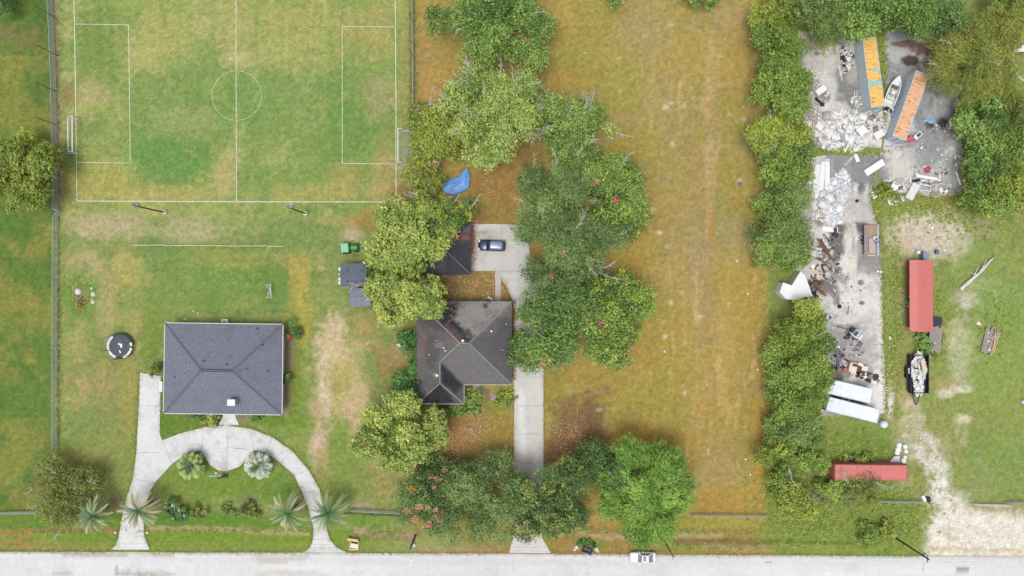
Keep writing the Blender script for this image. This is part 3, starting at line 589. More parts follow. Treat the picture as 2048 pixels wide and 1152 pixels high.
def tree(px, py, rx, ry, h, spec, label, cat='tree', name='tree', seed=0, dens=95, red=(), twigs=0, group=None, lean=0, mixc=None, clear=.35, twigr=1.0):
    if h > 5: h *= .82
    zt = h * .72; c = P(px, py, zt); k = (HCAM - zt) / HCAM / S
    RX, RY = rx * k * 1.12, ry * k * 1.12; rz = min(h * .42, max(RX, RY) * .9); zc = h - rz * 1.05
    root = thing(name, label, cat, (c.x, c.y, 0), 0, group)
    me, lobes = crown(seed * 13 + 7, RX, RY, max(zc, .2), rz, spec, dens, (c.x, c.y), red, mixc)
    link('crown', me, root)
    rnd = random.Random(seed); tr = max(.05, h * .022)
    mb = MB(); top = Vector((rnd.uniform(-.2, .2), rnd.uniform(-.2, .2), max(h * clear, .2)))
    mb.path([Vector((0, 0, -.1)), Vector((0, 0, .25 * h * clear)), top], [tr * 1.5, tr * 1.1, tr], 8)
    if h > 2.5:
        for i, l in enumerate(lobes):
            if i % 2 and len(lobes) > 14: continue
            l = Vector(l); mid = top.lerp(l, .5) + Vector((0, 0, -.10 * (l - top).length))
            mb.path([top - Vector((0, 0, tr)), mid, l], [tr * .62, tr * .38, tr * .15], 5)
    mb.build('trunk', M_BARK, root, True)
    for i in range(twigs):
        mb = MB(); l = Vector(lobes[rnd.randrange(len(lobes))]); p0 = l + Vector((rnd.uniform(-.5, .5), rnd.uniform(-.5, .5), -.3))
        out = Vector((l.x, l.y, 0)).normalized() if l.to_2d().length > .1 else Vector((1, 0, 0))
        ang = rnd.uniform(-.9, .9); out = Vector((out.x * math.cos(ang) - out.y * math.sin(ang), out.x * math.sin(ang) + out.y * math.cos(ang), 0)); side = Vector((-out.y, out.x, 0)); cv = rnd.uniform(-.5, .5)
        L = rnd.uniform(1.3, 2.6) * twigr; p1 = p0 + out * L * .55 + Vector((0, 0, L * .75)); p2 = p1 + out * L * .45 + side * cv * L * .3 + Vector((0, 0, L * .15)); p3 = p2 + out * L * .45 + side * cv * L * .7 + Vector((0, 0, -.02))
        mb.path([p0, p1, p2, p3], [.075, .055, .04, .015], 5)
        for j in range(7):
            q = p0.lerp(p1, rnd.uniform(.55, 1)) if j < 2 else (p1.lerp(p2, rnd.uniform(.1, .9)) if j < 5 else p2.lerp(p3, rnd.uniform(.1, .7)))
            e = q + (out * rnd.uniform(.4, 1.1) + side * rnd.choice((-1, 1)) * rnd.uniform(.25, .7) + Vector((0, 0, rnd.uniform(-.1, .25)))) * twigr
            mb.path([q, q.lerp(e, .5) + side * rnd.uniform(-.1, .1) + Vector((0, 0, .06)), e], [.04, .028, .012], 4)
        mb.build('dead_branch', M_TWIG, root)
    return root

T = tree
# along the top and through the middle of the picture
T(1005, 48, 120, 78, 12, 'green', 'large dense green tree at the top edge, left of the golden lot', seed=1, red=[(1056, 82, 6, RED)], twigs=4)
T(985, 222, 100, 98, 12.5, 'light', 'broad light green tree with many bare grey branches below the top dense tree', seed=2, twigs=26, mixc=((206, 204, 128), .12))
T(1152, 252, 76, 66, 11, 'light', 'light green tree with bare grey twigs jutting into the golden lot', seed=3, twigs=20)
T(868, 265, 50, 68, 7, 'hedgey', 'low yellow-green tree crowding the fence beside the right goal', seed=4, twigs=3, mixc=((170, 140, 120), .10))
T(846, 338, 30, 44, 6, 'hedgey', 'small yellow-green tree against the fence below the right goal', seed=61, twigs=2, mixc=((176, 130, 104), .12), red=[(865, 327, 6, RED)])
T(884, 432, 70, 48, 8.5, 'green', 'dark green tree with yellow tips just below the blue tarp', seed=5, twigs=6, mixc=((200, 190, 70), .30), red=[(920, 470, 11, RED), (935, 465, 8, ORG), (865, 390, 6, (150, 100, 80))])
T(1220, 400, 74, 94, 10, 'green', 'bright green tree with a few red clusters on the right of the grey-green oaks', seed=6, red=[(1187, 365, 8, RED), (1233, 400, 9, (196, 136, 108)), (1212, 470, 8, ORG)], twigs=5, mixc=((170, 186, 70), .2))
T(1108, 400, 80, 82, 13, 'oak', 'grey-green oak above the parking pad, the upper of the pair', seed=7, twigs=9)
T(1140, 497, 108, 74, 13, 'oak', 'wide grey-green oak overhanging the parking pad, the lower of the pair', seed=8, twigs=10, red=[(1129, 507, 6, ORG), (1103, 554, 6, RED)])
T(814, 472, 74, 78, 13, 'pecan', 'large yellow-green tree beside the garage, above the other pale tree', seed=9, dens=110)
T(816, 600, 78, 70, 13, 'pecan', 'large yellow-green tree overlapping the corner of the dark roof', seed=10, dens=110)
T(1105, 655, 84, 100, 12, 'green', 'big green tree with red clusters right of the dark-roofed house', seed=11, red=[(1201, 647, 11, RED), (1059, 651, 5, ORG), (1084, 730, 8, RED), (1176, 640, 5, RED), (1099, 722, 5, ORG)], mixc=((112, 138, 84), .3))
T(1226, 640, 72, 80, 10.5, 'green', 'bright green tree at the outer side of the big tree by the dark house', seed=12, mixc=((176, 196, 70), .3), red=[(1203, 650, 9, RED)])
T(1160, 588, 50, 36, 9, 'dark', 'dark green tree filling the gap between the oaks and the big green tree', seed=62)
T(1165, 335, 42, 40, 10, 'green', 'green tree between the twiggy light tree and the upper oak', seed=63, twigs=2)
T(808, 868, 82, 78, 11, 'pecan', 'yellow-green tree standing alone below the dark roof corner', seed=13, dens=110)
T(866, 1005, 72, 82, 8.5, 'dark', 'dark tree speckled with salmon red clusters beside the road', seed=14, mixc=((150, 160, 90), .1),
  red=[(813, 1022, 8, RED), (829, 1040, 9, RED), (838, 1015, 8, ORG), (855, 1015, 6, ORG), (872, 1020, 7, (222, 180, 156)), (885, 1030, 11, RED), (877, 1040, 8, RED), (858, 1050, 8, RED), (840, 1055, 8, (220, 178, 156)), (863, 953, 7, ORG), (878, 958, 9, RED),
       (868, 973, 6, RED), (905, 1045, 8, RED), (905, 1065, 10, RED), (890, 940, 6, RED), (825, 978, 8, (190, 140, 60)), (914, 1055, 8, RED)])
T(974, 1005, 94, 86, 10.5, 'oak', 'dark grey-green tree at the roadside between the red-speckled tree and the driveway', seed=15, red=[(996, 948, 5, RED)])
T(1104, 992, 86, 88, 10.5, 'dark', 'green tree overhanging the lower end of the long driveway', seed=16, mixc=((172, 178, 86), .22))
T(1200, 940, 44, 60, 9, 'dark', 'narrow dark green tree behind the rounded willow-like tree', seed=17)
T(1294, 974, 100, 96, 11.5, 'willow', 'rounded bright green feathery tree beside the road above the white car', seed=18, dens=130)
T(42, 345, 70, 86, 8.5, 'hedgey', 'yellow-green tree at the left edge beside the fence', seed=19)
T(126, 985, 68, 66, 6, 'olive', 'olive green tree growing over the end of the left fence', seed=20, twigs=6)
T(-8, -2, 34, 22, 7, 'dark', 'dark tree just showing in the upper left corner', seed=21)
T(1232, -8, 22, 12, 4, 'green', 'small green bush at the top edge of the golden lot', seed=22, cat='shrub', name='shrub')
T(1395, -8, 46, 22, 6, 'green', 'dark green bush at the top edge right of the lot centre', seed=23, cat='shrub', name='shrub')
# hedgerow between the golden lot and the scrap yard, top to bottom
HG = 'hedgerow between the lot and the scrap yard'
for i, (x, y, rx, ry, h, sp, lab) in enumerate([
    (1556, 22, 44, 44, 8, 'hedgey', 'yellow-green hedgerow tree touching the top edge'), (1556, 98, 50, 50, 8, 'hedge', 'green hedgerow tree second from the top edge'),
    (1566, 178, 52, 52, 8, 'hedge', 'green hedgerow tree level with the boat'), (1562, 262, 52, 52, 8, 'hedgey', 'yellow-green hedgerow tree level with the white rubble'),
    (1556, 338, 50, 44, 7, 'hedge', 'hedgerow tree just above the pale grey-green one'), (1574, 408, 56, 54, 8, 'hedgeg', 'pale grey-green hedgerow tree beside the large white sheets'),
    (1566, 478, 58, 48, 8, 'hedgeg', 'grey-green hedgerow tree beside the rusty beams'), (1564, 514, 52, 30, 6, 'hedge', 'low hedgerow tree just above the white tarp'),
    (1602, 656, 56, 42, 7, 'hedgey', 'yellow-green hedgerow tree just below the white tarp'), (1608, 704, 54, 56, 8, 'hedge', 'green hedgerow tree beside the junk vehicles'),
    (1598, 778, 56, 54, 8, 'hedge', 'green hedgerow tree covering the ends of the white containers'), (1590, 846, 52, 46, 7, 'hedgeg', 'grey-green hedgerow tree below the white containers'),
    (1562, 902, 34, 30, 5, 'hedgey', 'small yellow-green tree at the foot of the hedgerow'),
    (1544, 140, 26, 44, 6, 'hedge', 'low hedgerow bush bulging into the lot level with the yellow-topped container'), (1544, 300, 28, 40, 6, 'hedge', 'low hedgerow bush on the lot side level with the rubble'), (1590, 310, 26, 44, 6, 'green', 'dark hedgerow bush on the yard side above the big white sheets'),
    (1548, 440, 26, 50, 6, 'hedge', 'low hedgerow bush on the lot side beside the grey-green trees'), (1618, 672, 34, 44, 6, 'hedge', 'hedgerow bush leaning over the concrete beside the small cart'), (1566, 700, 26, 60, 6, 'hedge', 'low hedgerow bush on the lot side level with the junk vehicles'), (1628, 748, 30, 40, 6, 'hedgey', 'hedgerow bush leaning over the ends of the white containers'), (1562, 830, 24, 50, 5, 'hedge', 'low hedgerow bush on the lot side below the junk vehicles')]):
    T(x, y, rx, ry, h, sp, lab, seed=30 + i, group=HG, twigs=2 if i % 3 == 0 else 0)
# wood at the upper right
for i, (x, y, rx, ry, h, sp, lab) in enumerate([
    (1650, 22, 62, 44, 9, 'hedgeg', 'pale green tree at the top edge above the yellow container'), (1722, 22, 52, 44, 9, 'green', 'green tree at the top edge between two yard slabs'),
    (1800, 18, 60, 42, 9, 'green', 'bright green tree at the top edge above the orange container'), (1872, 34, 52, 44, 9, 'dark', 'dark green tree left of the tall yellow feathery tree'),
    (2030, 14, 40, 36, 9, 'green', 'green tree in the upper right corner'),
    (1972, 236, 52, 42, 6, 'green', 'low green tree right of the orange container'), (2012, 302, 54, 40, 7, 'hedge', 'green tree at the right edge level with the red scrap'),
    (1962, 342, 40, 44, 6.5, 'green', 'green tree at the right rim of the concrete yard'), (2020, 378, 56, 56, 7, 'hedgey', 'yellow-green tree at the right edge above the grass'),
    (1968, 396, 40, 34, 5, 'hedge', 'low spreading green tree at the top of the grass clearing'), (2040, 226, 30, 44, 7, 'olive', 'olive tree at the right edge below the pale canopy')]):
    T(x, y, rx, ry, h, sp, lab, seed=50 + i, group='wood at the upper right')
T(1940, 126, 74, 58, 9, 'yellow', 'feathery yellow-olive tree spreading over the corner of the yard', seed=70, dens=120, twigs=4, mixc=((116, 144, 56), .4))
T(1992, 58, 56, 52, 10, 'yellow', 'tall feathery yellow tree at the upper right', seed=71, dens=120, mixc=((116, 144, 56), .4))
T(1990, 172, 58, 44, 7, 'yellow', 'feathery yellow tree above the low green tree', seed=72, dens=110, mixc=((116, 144, 56), .4))
# shrubs
SH = dict(cat='shrub', name='shrub')
T(822, 772, 34, 38, 4, 'shrub', 'dense rounded dark green bush at the corner of the dark-roofed house', seed=80, dens=150, **SH)
T(819, 697, 20, 32, 3, 'shrub', 'upright bright green bush beside the left wall of the dark roof', seed=81, dens=150, **SH)
T(583, 664, 16, 20, 2, 'shrub', 'green bush with red flowers at the upper right corner of the grey house', seed=82, dens=160, red=[(581, 674, 8, (196, 86, 50))], **SH)
T(573, 758, 10, 11, 1.6, 'dark', 'small dark round bush by the right wall of the grey house', seed=83, dens=220, **SH)
T(515, 834, 13, 9, 1.2, 'dark', 'dark clipped bush below the lower right of the grey roof', seed=84, dens=220, **SH)
T(421, 841, 15, 13, 1.0, 'pecan', 'round yellow-green bush beside the front walk', seed=85, dens=200, **SH)
T(396, 831, 14, 6, .9, 'dark', 'dark low bush under the front eave', seed=86, dens=200, **SH)
T(314, 741, 16, 10, 1.6, 'olive', 'pale bush at the head of the side driveway', seed=87, dens=160, **SH)
T(350, 1016, 24, 24, 1.5, 'shrub', 'bush with white blossoms right of the left drive entrance', seed=88, dens=120, mixc=((236, 236, 226), .10), **SH)
T(398, 1022, 15, 13, 1.0, 'olive', 'small grassy bush second from the blossoming bush', seed=89, dens=130, **SH)
T(455, 1021, 11, 13, .9, 'olive', 'smallest grassy bush in the front bed', seed=90, dens=130, **SH)
T(499, 1019, 20, 14, 1.0, 'olive', 'grassy bush nearest the right drive entrance', seed=91, dens=130, **SH)
T(1737, 1070, 24, 20, 2.0, 'hedge', 'rounded green bush by the road left of the leaning pole', seed=92, dens=110, **SH)
T(1776, 1067, 16, 18, 1.8, 'hedgey', 'yellow-green bush beside the foot of the roadside pole', seed=93, dens=110, **SH)
T(1712, 972, 44, 20, 3.4, 'olive', 'straggly olive bush growing over the long red container', seed=94, dens=80, twigs=3, **SH)
T(1660, 972, 34, 18, 2.4, 'hedge', 'green bush at the left end of the long red container', seed=95, dens=90, **SH)
T(1590, 1008, 42, 34, 3.5, 'hedgey', 'yellow-green bush at the lower end of the hedgerow', seed=96, dens=80, **SH)
T(1624, 918, 40, 20, 2.5, 'hedge', 'green bush below the white containers', seed=97, dens=80, **SH)
T(1560, 962, 26, 30, 3, 'hedge', 'green bush at the lot side near the lower fence', seed=98, dens=80, **SH)
T(1718, 917, 36, 8, 1.2, 'hedgey', 'low bush along the upper side of the long red container', seed=99, dens=90, **SH)
T(1733, 996, 22, 16, 2, 'yellow', 'dry yellowish bush by the lower fence of the scrap yard', seed=101, dens=80, **SH)
T(1820, 605, 6, 12, 1.2, 'green', 'small green bush against the red-roofed shed', seed=102, dens=120, **SH)
T(1850, 688, 12, 26, .9, 'green', 'weeds growing beside the grey plank trailer', seed=103, dens=110, **SH)
T(745, 552, 15, 22, 3, 'green', 'small green tree leaning over the grey garden shed', seed=104, dens=110, twigs=3)
T(1772, 383, 20, 18, .8, 'hedgey', 'bright weeds among the white scrap boards', seed=105, dens=70, **SH)
T(1010, 797, 20, 14, .6, 'hedgey', 'low yellow-green plants between the dark path and the driveway', seed=106, dens=90, **SH)
T(905, 818, 46, 9, .7, 'green', 'low green border plants below the front wing of the dark roof', seed=107, dens=110, **SH)
T(946, 795, 16, 20, .7, 'green', 'low green plants in the inner corner of the dark house', seed=108, dens=100, **SH)

# ------------------------------------------------------------------ palms: every frond a part of its own
def frond_mesh(name, L, n, lw, ll, droop, rg):
    V = []; Fc = []
    def q(a, b, c, d):
        k = len(V); V.extend([a, b, c, d]); Fc.append((k, k + 1, k + 2, k + 3))
    pts = []
    for i in range(n + 1):
        t = i / n; pts.append(Vector((L * t * (1 - .12 * t), 0, L * (.55 * t - droop * t * t))))
    for i in range(n):
        a, b = pts[i], pts[i + 1]; w = .05 * (1 - i / n) + .015; u = Vector((0, w, 0))
        q(a - u, b - u * .9, b + u * .9, a + u)
        for s in (-1, 1):
            if i < 2: continue
            t = i / n; l = ll * math.sin(min(1, (t + .12) * 1.25) * math.pi * .5) * (1.05 - .75 * t ** 3) * rg.uniform(.85, 1.1)
            d = Vector((.62 + .5 * t, s * .85, rg.uniform(.05, .38) - .25 * t)).normalized(); k = Vector((1, 0, 0)) * lw / 2
            q(a - k, a + k, a + d * l + k * .25, a + d * l - k * .25)
    me = bpy.data.meshes.new(name); me.from_pydata([tuple(v) for v in V], [], Fc); me.update(); return me
M_FR = [mat('frond_green', (118, 148, 100), .6, 0, .12, 4, transl=.2), mat('frond_pale', (176, 186, 136), .65, 0, .12, 4, transl=.2), mat('frond_grey', (206, 192, 162), .8, 0, .15, 4, transl=.1), mat('frond_dark', (96, 140, 84), .6, 0, .12, 4, transl=.2), mat('frond_yellowgreen', (178, 196, 124), .6, 0, .12, 4, transl=.3), mat('frond_silver', (212, 222, 204), .6, 0, .12, 4, transl=.3)]
_rg = random.Random(3); FM = {}
def palm(px, py, h, r, label, n=46, kinds=(0, 0, 1, 3, 2), seed=0, lw=.10, ll=.50):
    c = P(px, py, h); root = thing('palm_tree', label, 'palm', (c.x, c.y, 0), 0, 'palms in the front garden'); rg = random.Random(seed)
    MB().path([(0, 0, -.1), (.03, 0, h * .3), (0, .02, h * .7), (0, 0, h)], [.26, .2, .19, .22], 8).build('trunk', M_BARK, root)
    for i in range(n):
        t = i / n; kd = kinds[min(len(kinds) - 1, int(t * len(kinds)))]; vi = rg.randrange(3)
        key = (round(r, 1), kd, vi)
        if key not in FM:
            FM[key] = frond_mesh('frond', r, 26, lw, ll, .50 + .30 * vi, rg); FM[key].materials.append(M_FR[kd])
        o = link('frond', FM[key], root); o.location = (0, 0, h)
        o.rotation_euler = (rg.uniform(-.35, .35), R(-48 + 66 * t + rg.uniform(-10, 10)), i * 2.39996 + rg.uniform(-.4, .4)); s = .72 + .36 * min(1, t * 1.6) * rg.uniform(.75, 1.15); o.scale = (s, s, s)
palm(187, 1030, 4.2, 3.5, 'date palm nearest the left fence end', seed=1)
palm(278, 1020, 4.2, 3.7, 'date palm leaning over the left drive entrance', seed=2, kinds=(3, 0, 1, 2, 2))
palm(577, 1026, 4.0, 3.8, 'pale date palm on the lawn inside the right drive entrance', seed=3, kinds=(3, 0, 1, 2, 1))
palm(657, 1024, 4.4, 3.8, 'date palm leaning over the right drive entrance', seed=4, kinds=(3, 0, 0, 1, 1))
palm(381, 931, 2.0, 2.5, 'yellowish bushy palm left of the basketball hoop', n=70, seed=5, kinds=(0, 4, 4, 4, 4), lw=.12, ll=.7)
palm(516, 932, 2.0, 2.4, 'silvery bushy palm right of the basketball hoop', n=70, seed=6, kinds=(0, 5, 5, 5, 5), lw=.12, ll=.7)
# ------------------------------------------------------------------ houses
M_WHITE = mat('white_paint', (240, 240, 236), .6, 0, .05, 2); M_WALL = mat('wall_siding', (206, 200, 190), .8, 0, .08, 1.5)
M_DARK = mat('dark_plastic', (38, 38, 42), .6, 0, .1, 3); M_GLASS = mat('window_glass', (70, 84, 96), .08, 0, .0, 1, spec=.6)
M_BRICK = mat('brick_wall', (150, 110, 92), .9, 0, .18, 6)
M_SH = mat('shingles_vc', vc=True, rough=.9, var=.05, scale=1.0, fine=.30, fscale=5, bump=.6, spec=.2, aniso=(1, 1, 1))
def roof_mesh(name, planes, m, fn, base, parent, cell=.45, th=.18):
    bm = bmesh.new(); cache = {}
    def V(p):
        k = tuple(round(c, 3) for c in p)
        if k not in cache: cache[k] = bm.verts.new(p)
        return cache[k]
    for pl in planes:
        f = bm.faces.new([V(p) for p in pl]); f.normal_update()
        if f.normal.z < 0: f.normal_flip()
    bmesh.ops.triangulate(bm, faces=bm.faces[:])
    for _ in range(8):
        le = [e for e in bm.edges if e.calc_length() > cell]
        if not le: break
        bmesh.ops.subdivide_edges(bm, edges=le, cuts=1); bmesh.ops.triangulate(bm, faces=[f for f in bm.faces if len(f.verts) > 3])
    r = bmesh.ops.extrude_face_region(bm, geom=bm.faces[:])     # underside gives the roof its thickness
    top = [g for g in r['geom'] if isinstance(g, bmesh.types.BMVert)]
    for v in top: v.co.z += th
    bmesh.ops.recalc_face_normals(bm, faces=bm.faces[:])
    me = bpy.data.meshes.new(name); bm.to_mesh(me); bm.free()
    paint(me, fn, base, (parent.location.x, parent.location.y)); me.materials.append(m); return link(name, me, parent)
def rel(root, v): return Vector(v) - root.location
def window(root, c, w, h, axis, nrm):
    """window standing 3 cm proud of a wall: frame, pane"""
    d = (w, .06, h) if axis == 'x' else (.06, w, h)
    f = MB().box(c, d).build('window', M_WHITE, root)
    n = Vector(nrm) * .034; d2 = (w - .16, .02, h - .16) if axis == 'x' else (.02, w - .16, h - .16)
    MB().box(Vector(c) + n, d2).build('pane', M_GLASS, f)
def ridge(root, a, b, m, r=.11, name='ridge_cap'):
    MB().bar(Vector(a), Vector(b), r * 2, .05).build(name, m, root)
def gutter(root, a, b, m, w=.14):
    MB().bar(Vector(a), Vector(b), w, .16).build('gutter', m, root)
def turbine(root, p, m, name='roof_vent', r=.16, h=.3):
    MB().lathe([(r * .5, 0), (r * .5, h * .4), (r, h * .45), (r, h * .8), (r * .4, h)], 8, p).build(name, m, root)

# grey house, hip roof
E = 2.75
def h1(x, y, z): return P(x, y, z)
c0 = P(446, 737, 0)
H1 = thing('house', 'grey shingled hip-roof house with white trim inside the curved drive', 'house', (c0.x, c0.y, 0))
q = {k: rel(H1, P(*v)) for k, v in dict(a=(331, 646, E), b=(566, 649, E), c=(564, 829, E), d=(328, 826, E), r=(403, 740, E + 2.6), s=(465, 741.5, E + 2.6)).items()}
def h1_fn(F):
    F.mott(50, .5, .7, (126, 128, 142), .5, 3); F.mott(20, .55, .75, (108, 112, 124), .4, 8); F.stroke([(403, 740), (330, 648)], 4, (112, 118, 132), .6, .6, .3); F.stroke([(403, 740), (330, 826)], 3, (112, 118, 132), .6, .6, .3)
    F.stroke([(465, 741), (566, 650)], 3, (112, 118, 132), .6, .6, .3); F.stroke([(465, 741), (564, 829)], 3, (112, 118, 132), .6, .6, .3); F.blob(540, 680, 20, 12, (116, 120, 130), .4); F.grain(.10, 3.2, 5)
roof = roof_mesh('roof', [[q['a'], q['b'], q['s'], q['r']], [q['b'], q['c'], q['s']], [q['c'], q['d'], q['r'], q['s']], [q['d'], q['a'], q['r']]], M_SH, h1_fn, (122, 126, 140), H1)
up = Vector((0, 0, .2)); M_RC = mat('ridge_grey', (100, 106, 118), .9, 0, .1, 4, fine=.2); M_RS = mat('ridge_slot', (62, 66, 74), .9, 0, .1, 4)
ridge(roof, q['r'] + up * 1.05, q['s'] + up * 1.05, M_RS, .22, 'ridge_vent'); ridge(roof, q['r'] + up * 1.3, q['s'] + up * 1.3, M_RC, .12)
for a, b in (('a', 'r'), ('d', 'r'), ('b', 's'), ('c', 's')): ridge(roof, q[a] + up, q[b] + up, M_RC, .12, 'hip_cap')
for a, b in (('a', 'b'), ('b', 'c'), ('c', 'd'), ('d', 'a')):
    gutter(H1, q[a] + Vector((0, 0, .08)), q[b] + Vector((0, 0, .08)), M_WHITE, .2)
for vx, vy, m in ((408, 722, M_DARK), (373, 723, M_DARK), (371, 746, M_DARK), (454, 729, M_DARK), (515, 657, M_DARK), (494, 737, M_DARK), (525, 690, M_DARK), (536, 742, M_DARK), (350, 753, M_DARK)):
    zz = E + 2.6 * min(1, min(vx - 329, 565 - vx, vy - 646, 828 - vy) / 90); turbine(roof, rel(H1, P(vx, vy, zz + .2)), m, 'roof_vent', .13, .28)
w = [q['a'] + Vector((.55, -.55, 0)), q['b'] + Vector((-.55, -.55, 0)), q['c'] + Vector((-.55, .55, 0)), q['d'] + Vector((.55, .55, 0))]
wall = MB().prism([(p.x, p.y) for p in w], 0, E).build('wall', M_WALL, H1)
for t in (.15, .38, .62, .85):
    for a, b, ny in ((0, 1, 1), (3, 2, -1)):
        p = w[a].lerp(w[b], t); window(H1, (p.x, p.y + ny * .03, 1.5), 1.4, 1.3, 'x', (0, ny, 0))
    for a, b, nx_ in ((1, 2, 1), (0, 3, -1)):
        if t in (.38, .85): p = w[a].lerp(w[b], t); window(H1, (p.x + nx_ * .03, p.y, 1.5), 1.2, 1.2, 'y', (nx_, 0, 0))
p = w[3].lerp(w[2], .53); dr = MB().box((p.x, p.y - .04, 1.05), (1.0, .08, 2.1)).build('door', mat('door_paint', (96, 70, 58), .5, 0, .1, 3), H1); MB().lathe([(.0, 0), (.05, .01), (.05, .05), (0, .06)], 8, (p.x + .38, p.y - .11, 1.0)).build('handle', M_DARK, dr)
cp = rel(H1, P(470, 802, E + 1.0)); cp.z = E + .4
ch = MB().box(cp + Vector((0, 0, 1.0)), (1.15, .9, 2.3)).build('chimney', mat('chimney_siding', (172, 186, 210), .7, 0, .06, 2), roof)
MB().box(cp + Vector((0, 0, 2.2)), (1.3, 1.05, .1)).build('chimney_cap', M_WHITE, roof)
# rear services: air conditioner and steps
root = thing('air_conditioner', 'white air conditioner behind the upper wall of the grey house', 'machine', P(453, 643)); MB().box((0, 0, .42), (1.0, .85, .8)).build('cabinet', M_WHITE, root); MB().lathe([(.32, .82), (.32, .86), (.1, .87)], 12).build('fan_grille', mat('grille', (150, 154, 156), .5), root)
root = thing('utility_box', 'pale utility box beside the driveway and the left wall', 'box', P(325, 772)); MB().box((0, 0, .3), (.55, 1.8, .6)).build('cabinet', mat('pale_box', (214, 214, 206), .7), root); MB().box((0, 0, .615), (.6, 1.85, .03)).build('lid', M_WHITE, root)

# dark-roofed house, L-shaped hip roof with old stains
c0 = P(928, 690, 0)
H2 = thing('house', 'dark stained L-shaped hip-roof house between the trees and the long driveway', 'house', (c0.x, c0.y, 0))
zR = E + 2.9; zJ = E + 1.58
q = {k: rel(H2, P(*v)) for k, v in dict(F=(834, 602, E), A=(1023.5, 602.5, E), B=(1023.5, 769, E), C=(928, 769, E), D=(928, 807.5, E), E=(834.5, 807, E), R1=(920, 686, zR), R2=(938, 687, zR), J=(880, 724, zJ), W=(880, 766, zJ)).items()}
def h2_fn(F):
    F.mott(40, .45, .65, (96, 92, 92), .6, 3)
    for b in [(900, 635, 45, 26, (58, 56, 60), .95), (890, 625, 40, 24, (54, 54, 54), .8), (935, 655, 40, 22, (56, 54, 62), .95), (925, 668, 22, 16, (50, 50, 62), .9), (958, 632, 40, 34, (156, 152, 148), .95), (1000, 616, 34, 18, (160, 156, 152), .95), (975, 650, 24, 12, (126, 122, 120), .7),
              (971, 612, 6, 6, (70, 68, 72), .9), (985, 625, 18, 10, (132, 126, 122), .6), (850, 690, 9, 40, (122, 98, 96), .8), (858, 680, 6, 30, (120, 98, 96), .7), (905, 674, 14, 18, (124, 104, 100), .6), (895, 655, 6, 10, (126, 96, 90), .6), (870, 660, 14, 14, (106, 104, 102), .6), (858, 640, 20, 20, (86, 86, 88), .8), (868, 720, 18, 40, (108, 106, 106), .7),
              (845, 740, 10, 26, (104, 102, 104), .7), (865, 700, 12, 30, (84, 84, 82), .7), (880, 690, 9, 6, (150, 148, 146), .5), (872, 750, 6, 3, (160, 160, 160), .6), (884, 742, 5, 16, (112, 96, 94), .5)]:
        F.blob(*b, soft=.35, warp=.8)
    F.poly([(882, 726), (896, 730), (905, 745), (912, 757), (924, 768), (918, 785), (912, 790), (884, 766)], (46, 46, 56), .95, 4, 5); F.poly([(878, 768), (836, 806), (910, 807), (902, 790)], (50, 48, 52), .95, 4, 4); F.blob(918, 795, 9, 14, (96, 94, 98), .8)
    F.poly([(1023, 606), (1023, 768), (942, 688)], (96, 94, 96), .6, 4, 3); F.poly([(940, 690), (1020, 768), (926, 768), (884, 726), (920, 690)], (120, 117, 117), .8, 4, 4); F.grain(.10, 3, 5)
    for i in range(60):
        r_ = random.Random(i); F.blob(r_.uniform(870, 930), r_.uniform(604, 650), .9, .9, (170, 160, 130), .8, warp=.1)
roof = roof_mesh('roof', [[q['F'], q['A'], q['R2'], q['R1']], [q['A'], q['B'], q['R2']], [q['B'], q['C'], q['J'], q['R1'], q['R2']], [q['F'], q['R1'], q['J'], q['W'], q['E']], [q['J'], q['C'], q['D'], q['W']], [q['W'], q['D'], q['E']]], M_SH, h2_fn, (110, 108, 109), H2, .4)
M_HC = mat('hip_cap_grey', (150, 146, 144), .9, 0, .15, 2, fine=.2)
for a, b in (('A', 'R2'), ('B', 'R2'), ('F', 'R1'), ('R1', 'R2'), ('R1', 'J'), ('J', 'W'), ('W', 'D'), ('W', 'E')): ridge(roof, q[a] + up, q[b] + up, M_HC, .09, 'hip_cap')
for a, b, m in (('A', 'B', M_DARK), ('B', 'C', M_WHITE), ('C', 'D', M_WHITE), ('D', 'E', M_WHITE), ('E', 'F', M_DARK), ('F', 'A', M_DARK)): gutter(H2, q[a] + Vector((0, 0, .08)), q[b] + Vector((0, 0, .08)), m, .12)
M_PIPE = mat('white_pipe', (244, 244, 240), .5, 0, .03, 2)
for vx, vy, zz, r in ((926, 681, zR - .1, .26), (874.5, 750, zJ - .1, .26), (888, 695, E + 1.9, .16), (891, 701, E + 1.9, .16), (983, 662, E + 1.4, .2), (859, 709, E + .9, .12), (1013, 648, E + .4, .12), (981, 631, E + 1.0, .1), (1005, 700, E + .6, .1), (872, 681, E + 1.3, .1)): turbine(roof, rel(H2, P(vx, vy, zz + .15)), M_PIPE, 'roof_vent', r, .35 + r)
o_ = .5
wl = [q['F'] + Vector((o_, -o_, 0)), q['A'] + Vector((-o_, -o_, 0)), q['B'] + Vector((-o_, o_, 0)), q['C'] + Vector((-o_, o_, 0)), q['D'] + Vector((-o_, o_, 0)), q['E'] + Vector((o_, o_, 0))]
wl[3] = Vector((wl[4].x, wl[2].y, 0)); MB().prism([(p.x, p.y) for p in wl], 0, E).build('wall', M_BRICK, H2)
for t in (.2, .5, .8):
    p = wl[1].lerp(wl[2], t); window(H2, (p.x + .03, p.y, 1.5), 1.3, 1.2, 'y', (1, 0, 0)); p = wl[5].lerp(wl[0], t); window(H2, (p.x - .03, p.y, 1.5), 1.3, 1.2, 'y', (-1, 0, 0))
    p = wl[0].lerp(wl[1], t); window(H2, (p.x, p.y + .03, 1.5), 1.3, 1.2, 'x', (0, 1, 0))
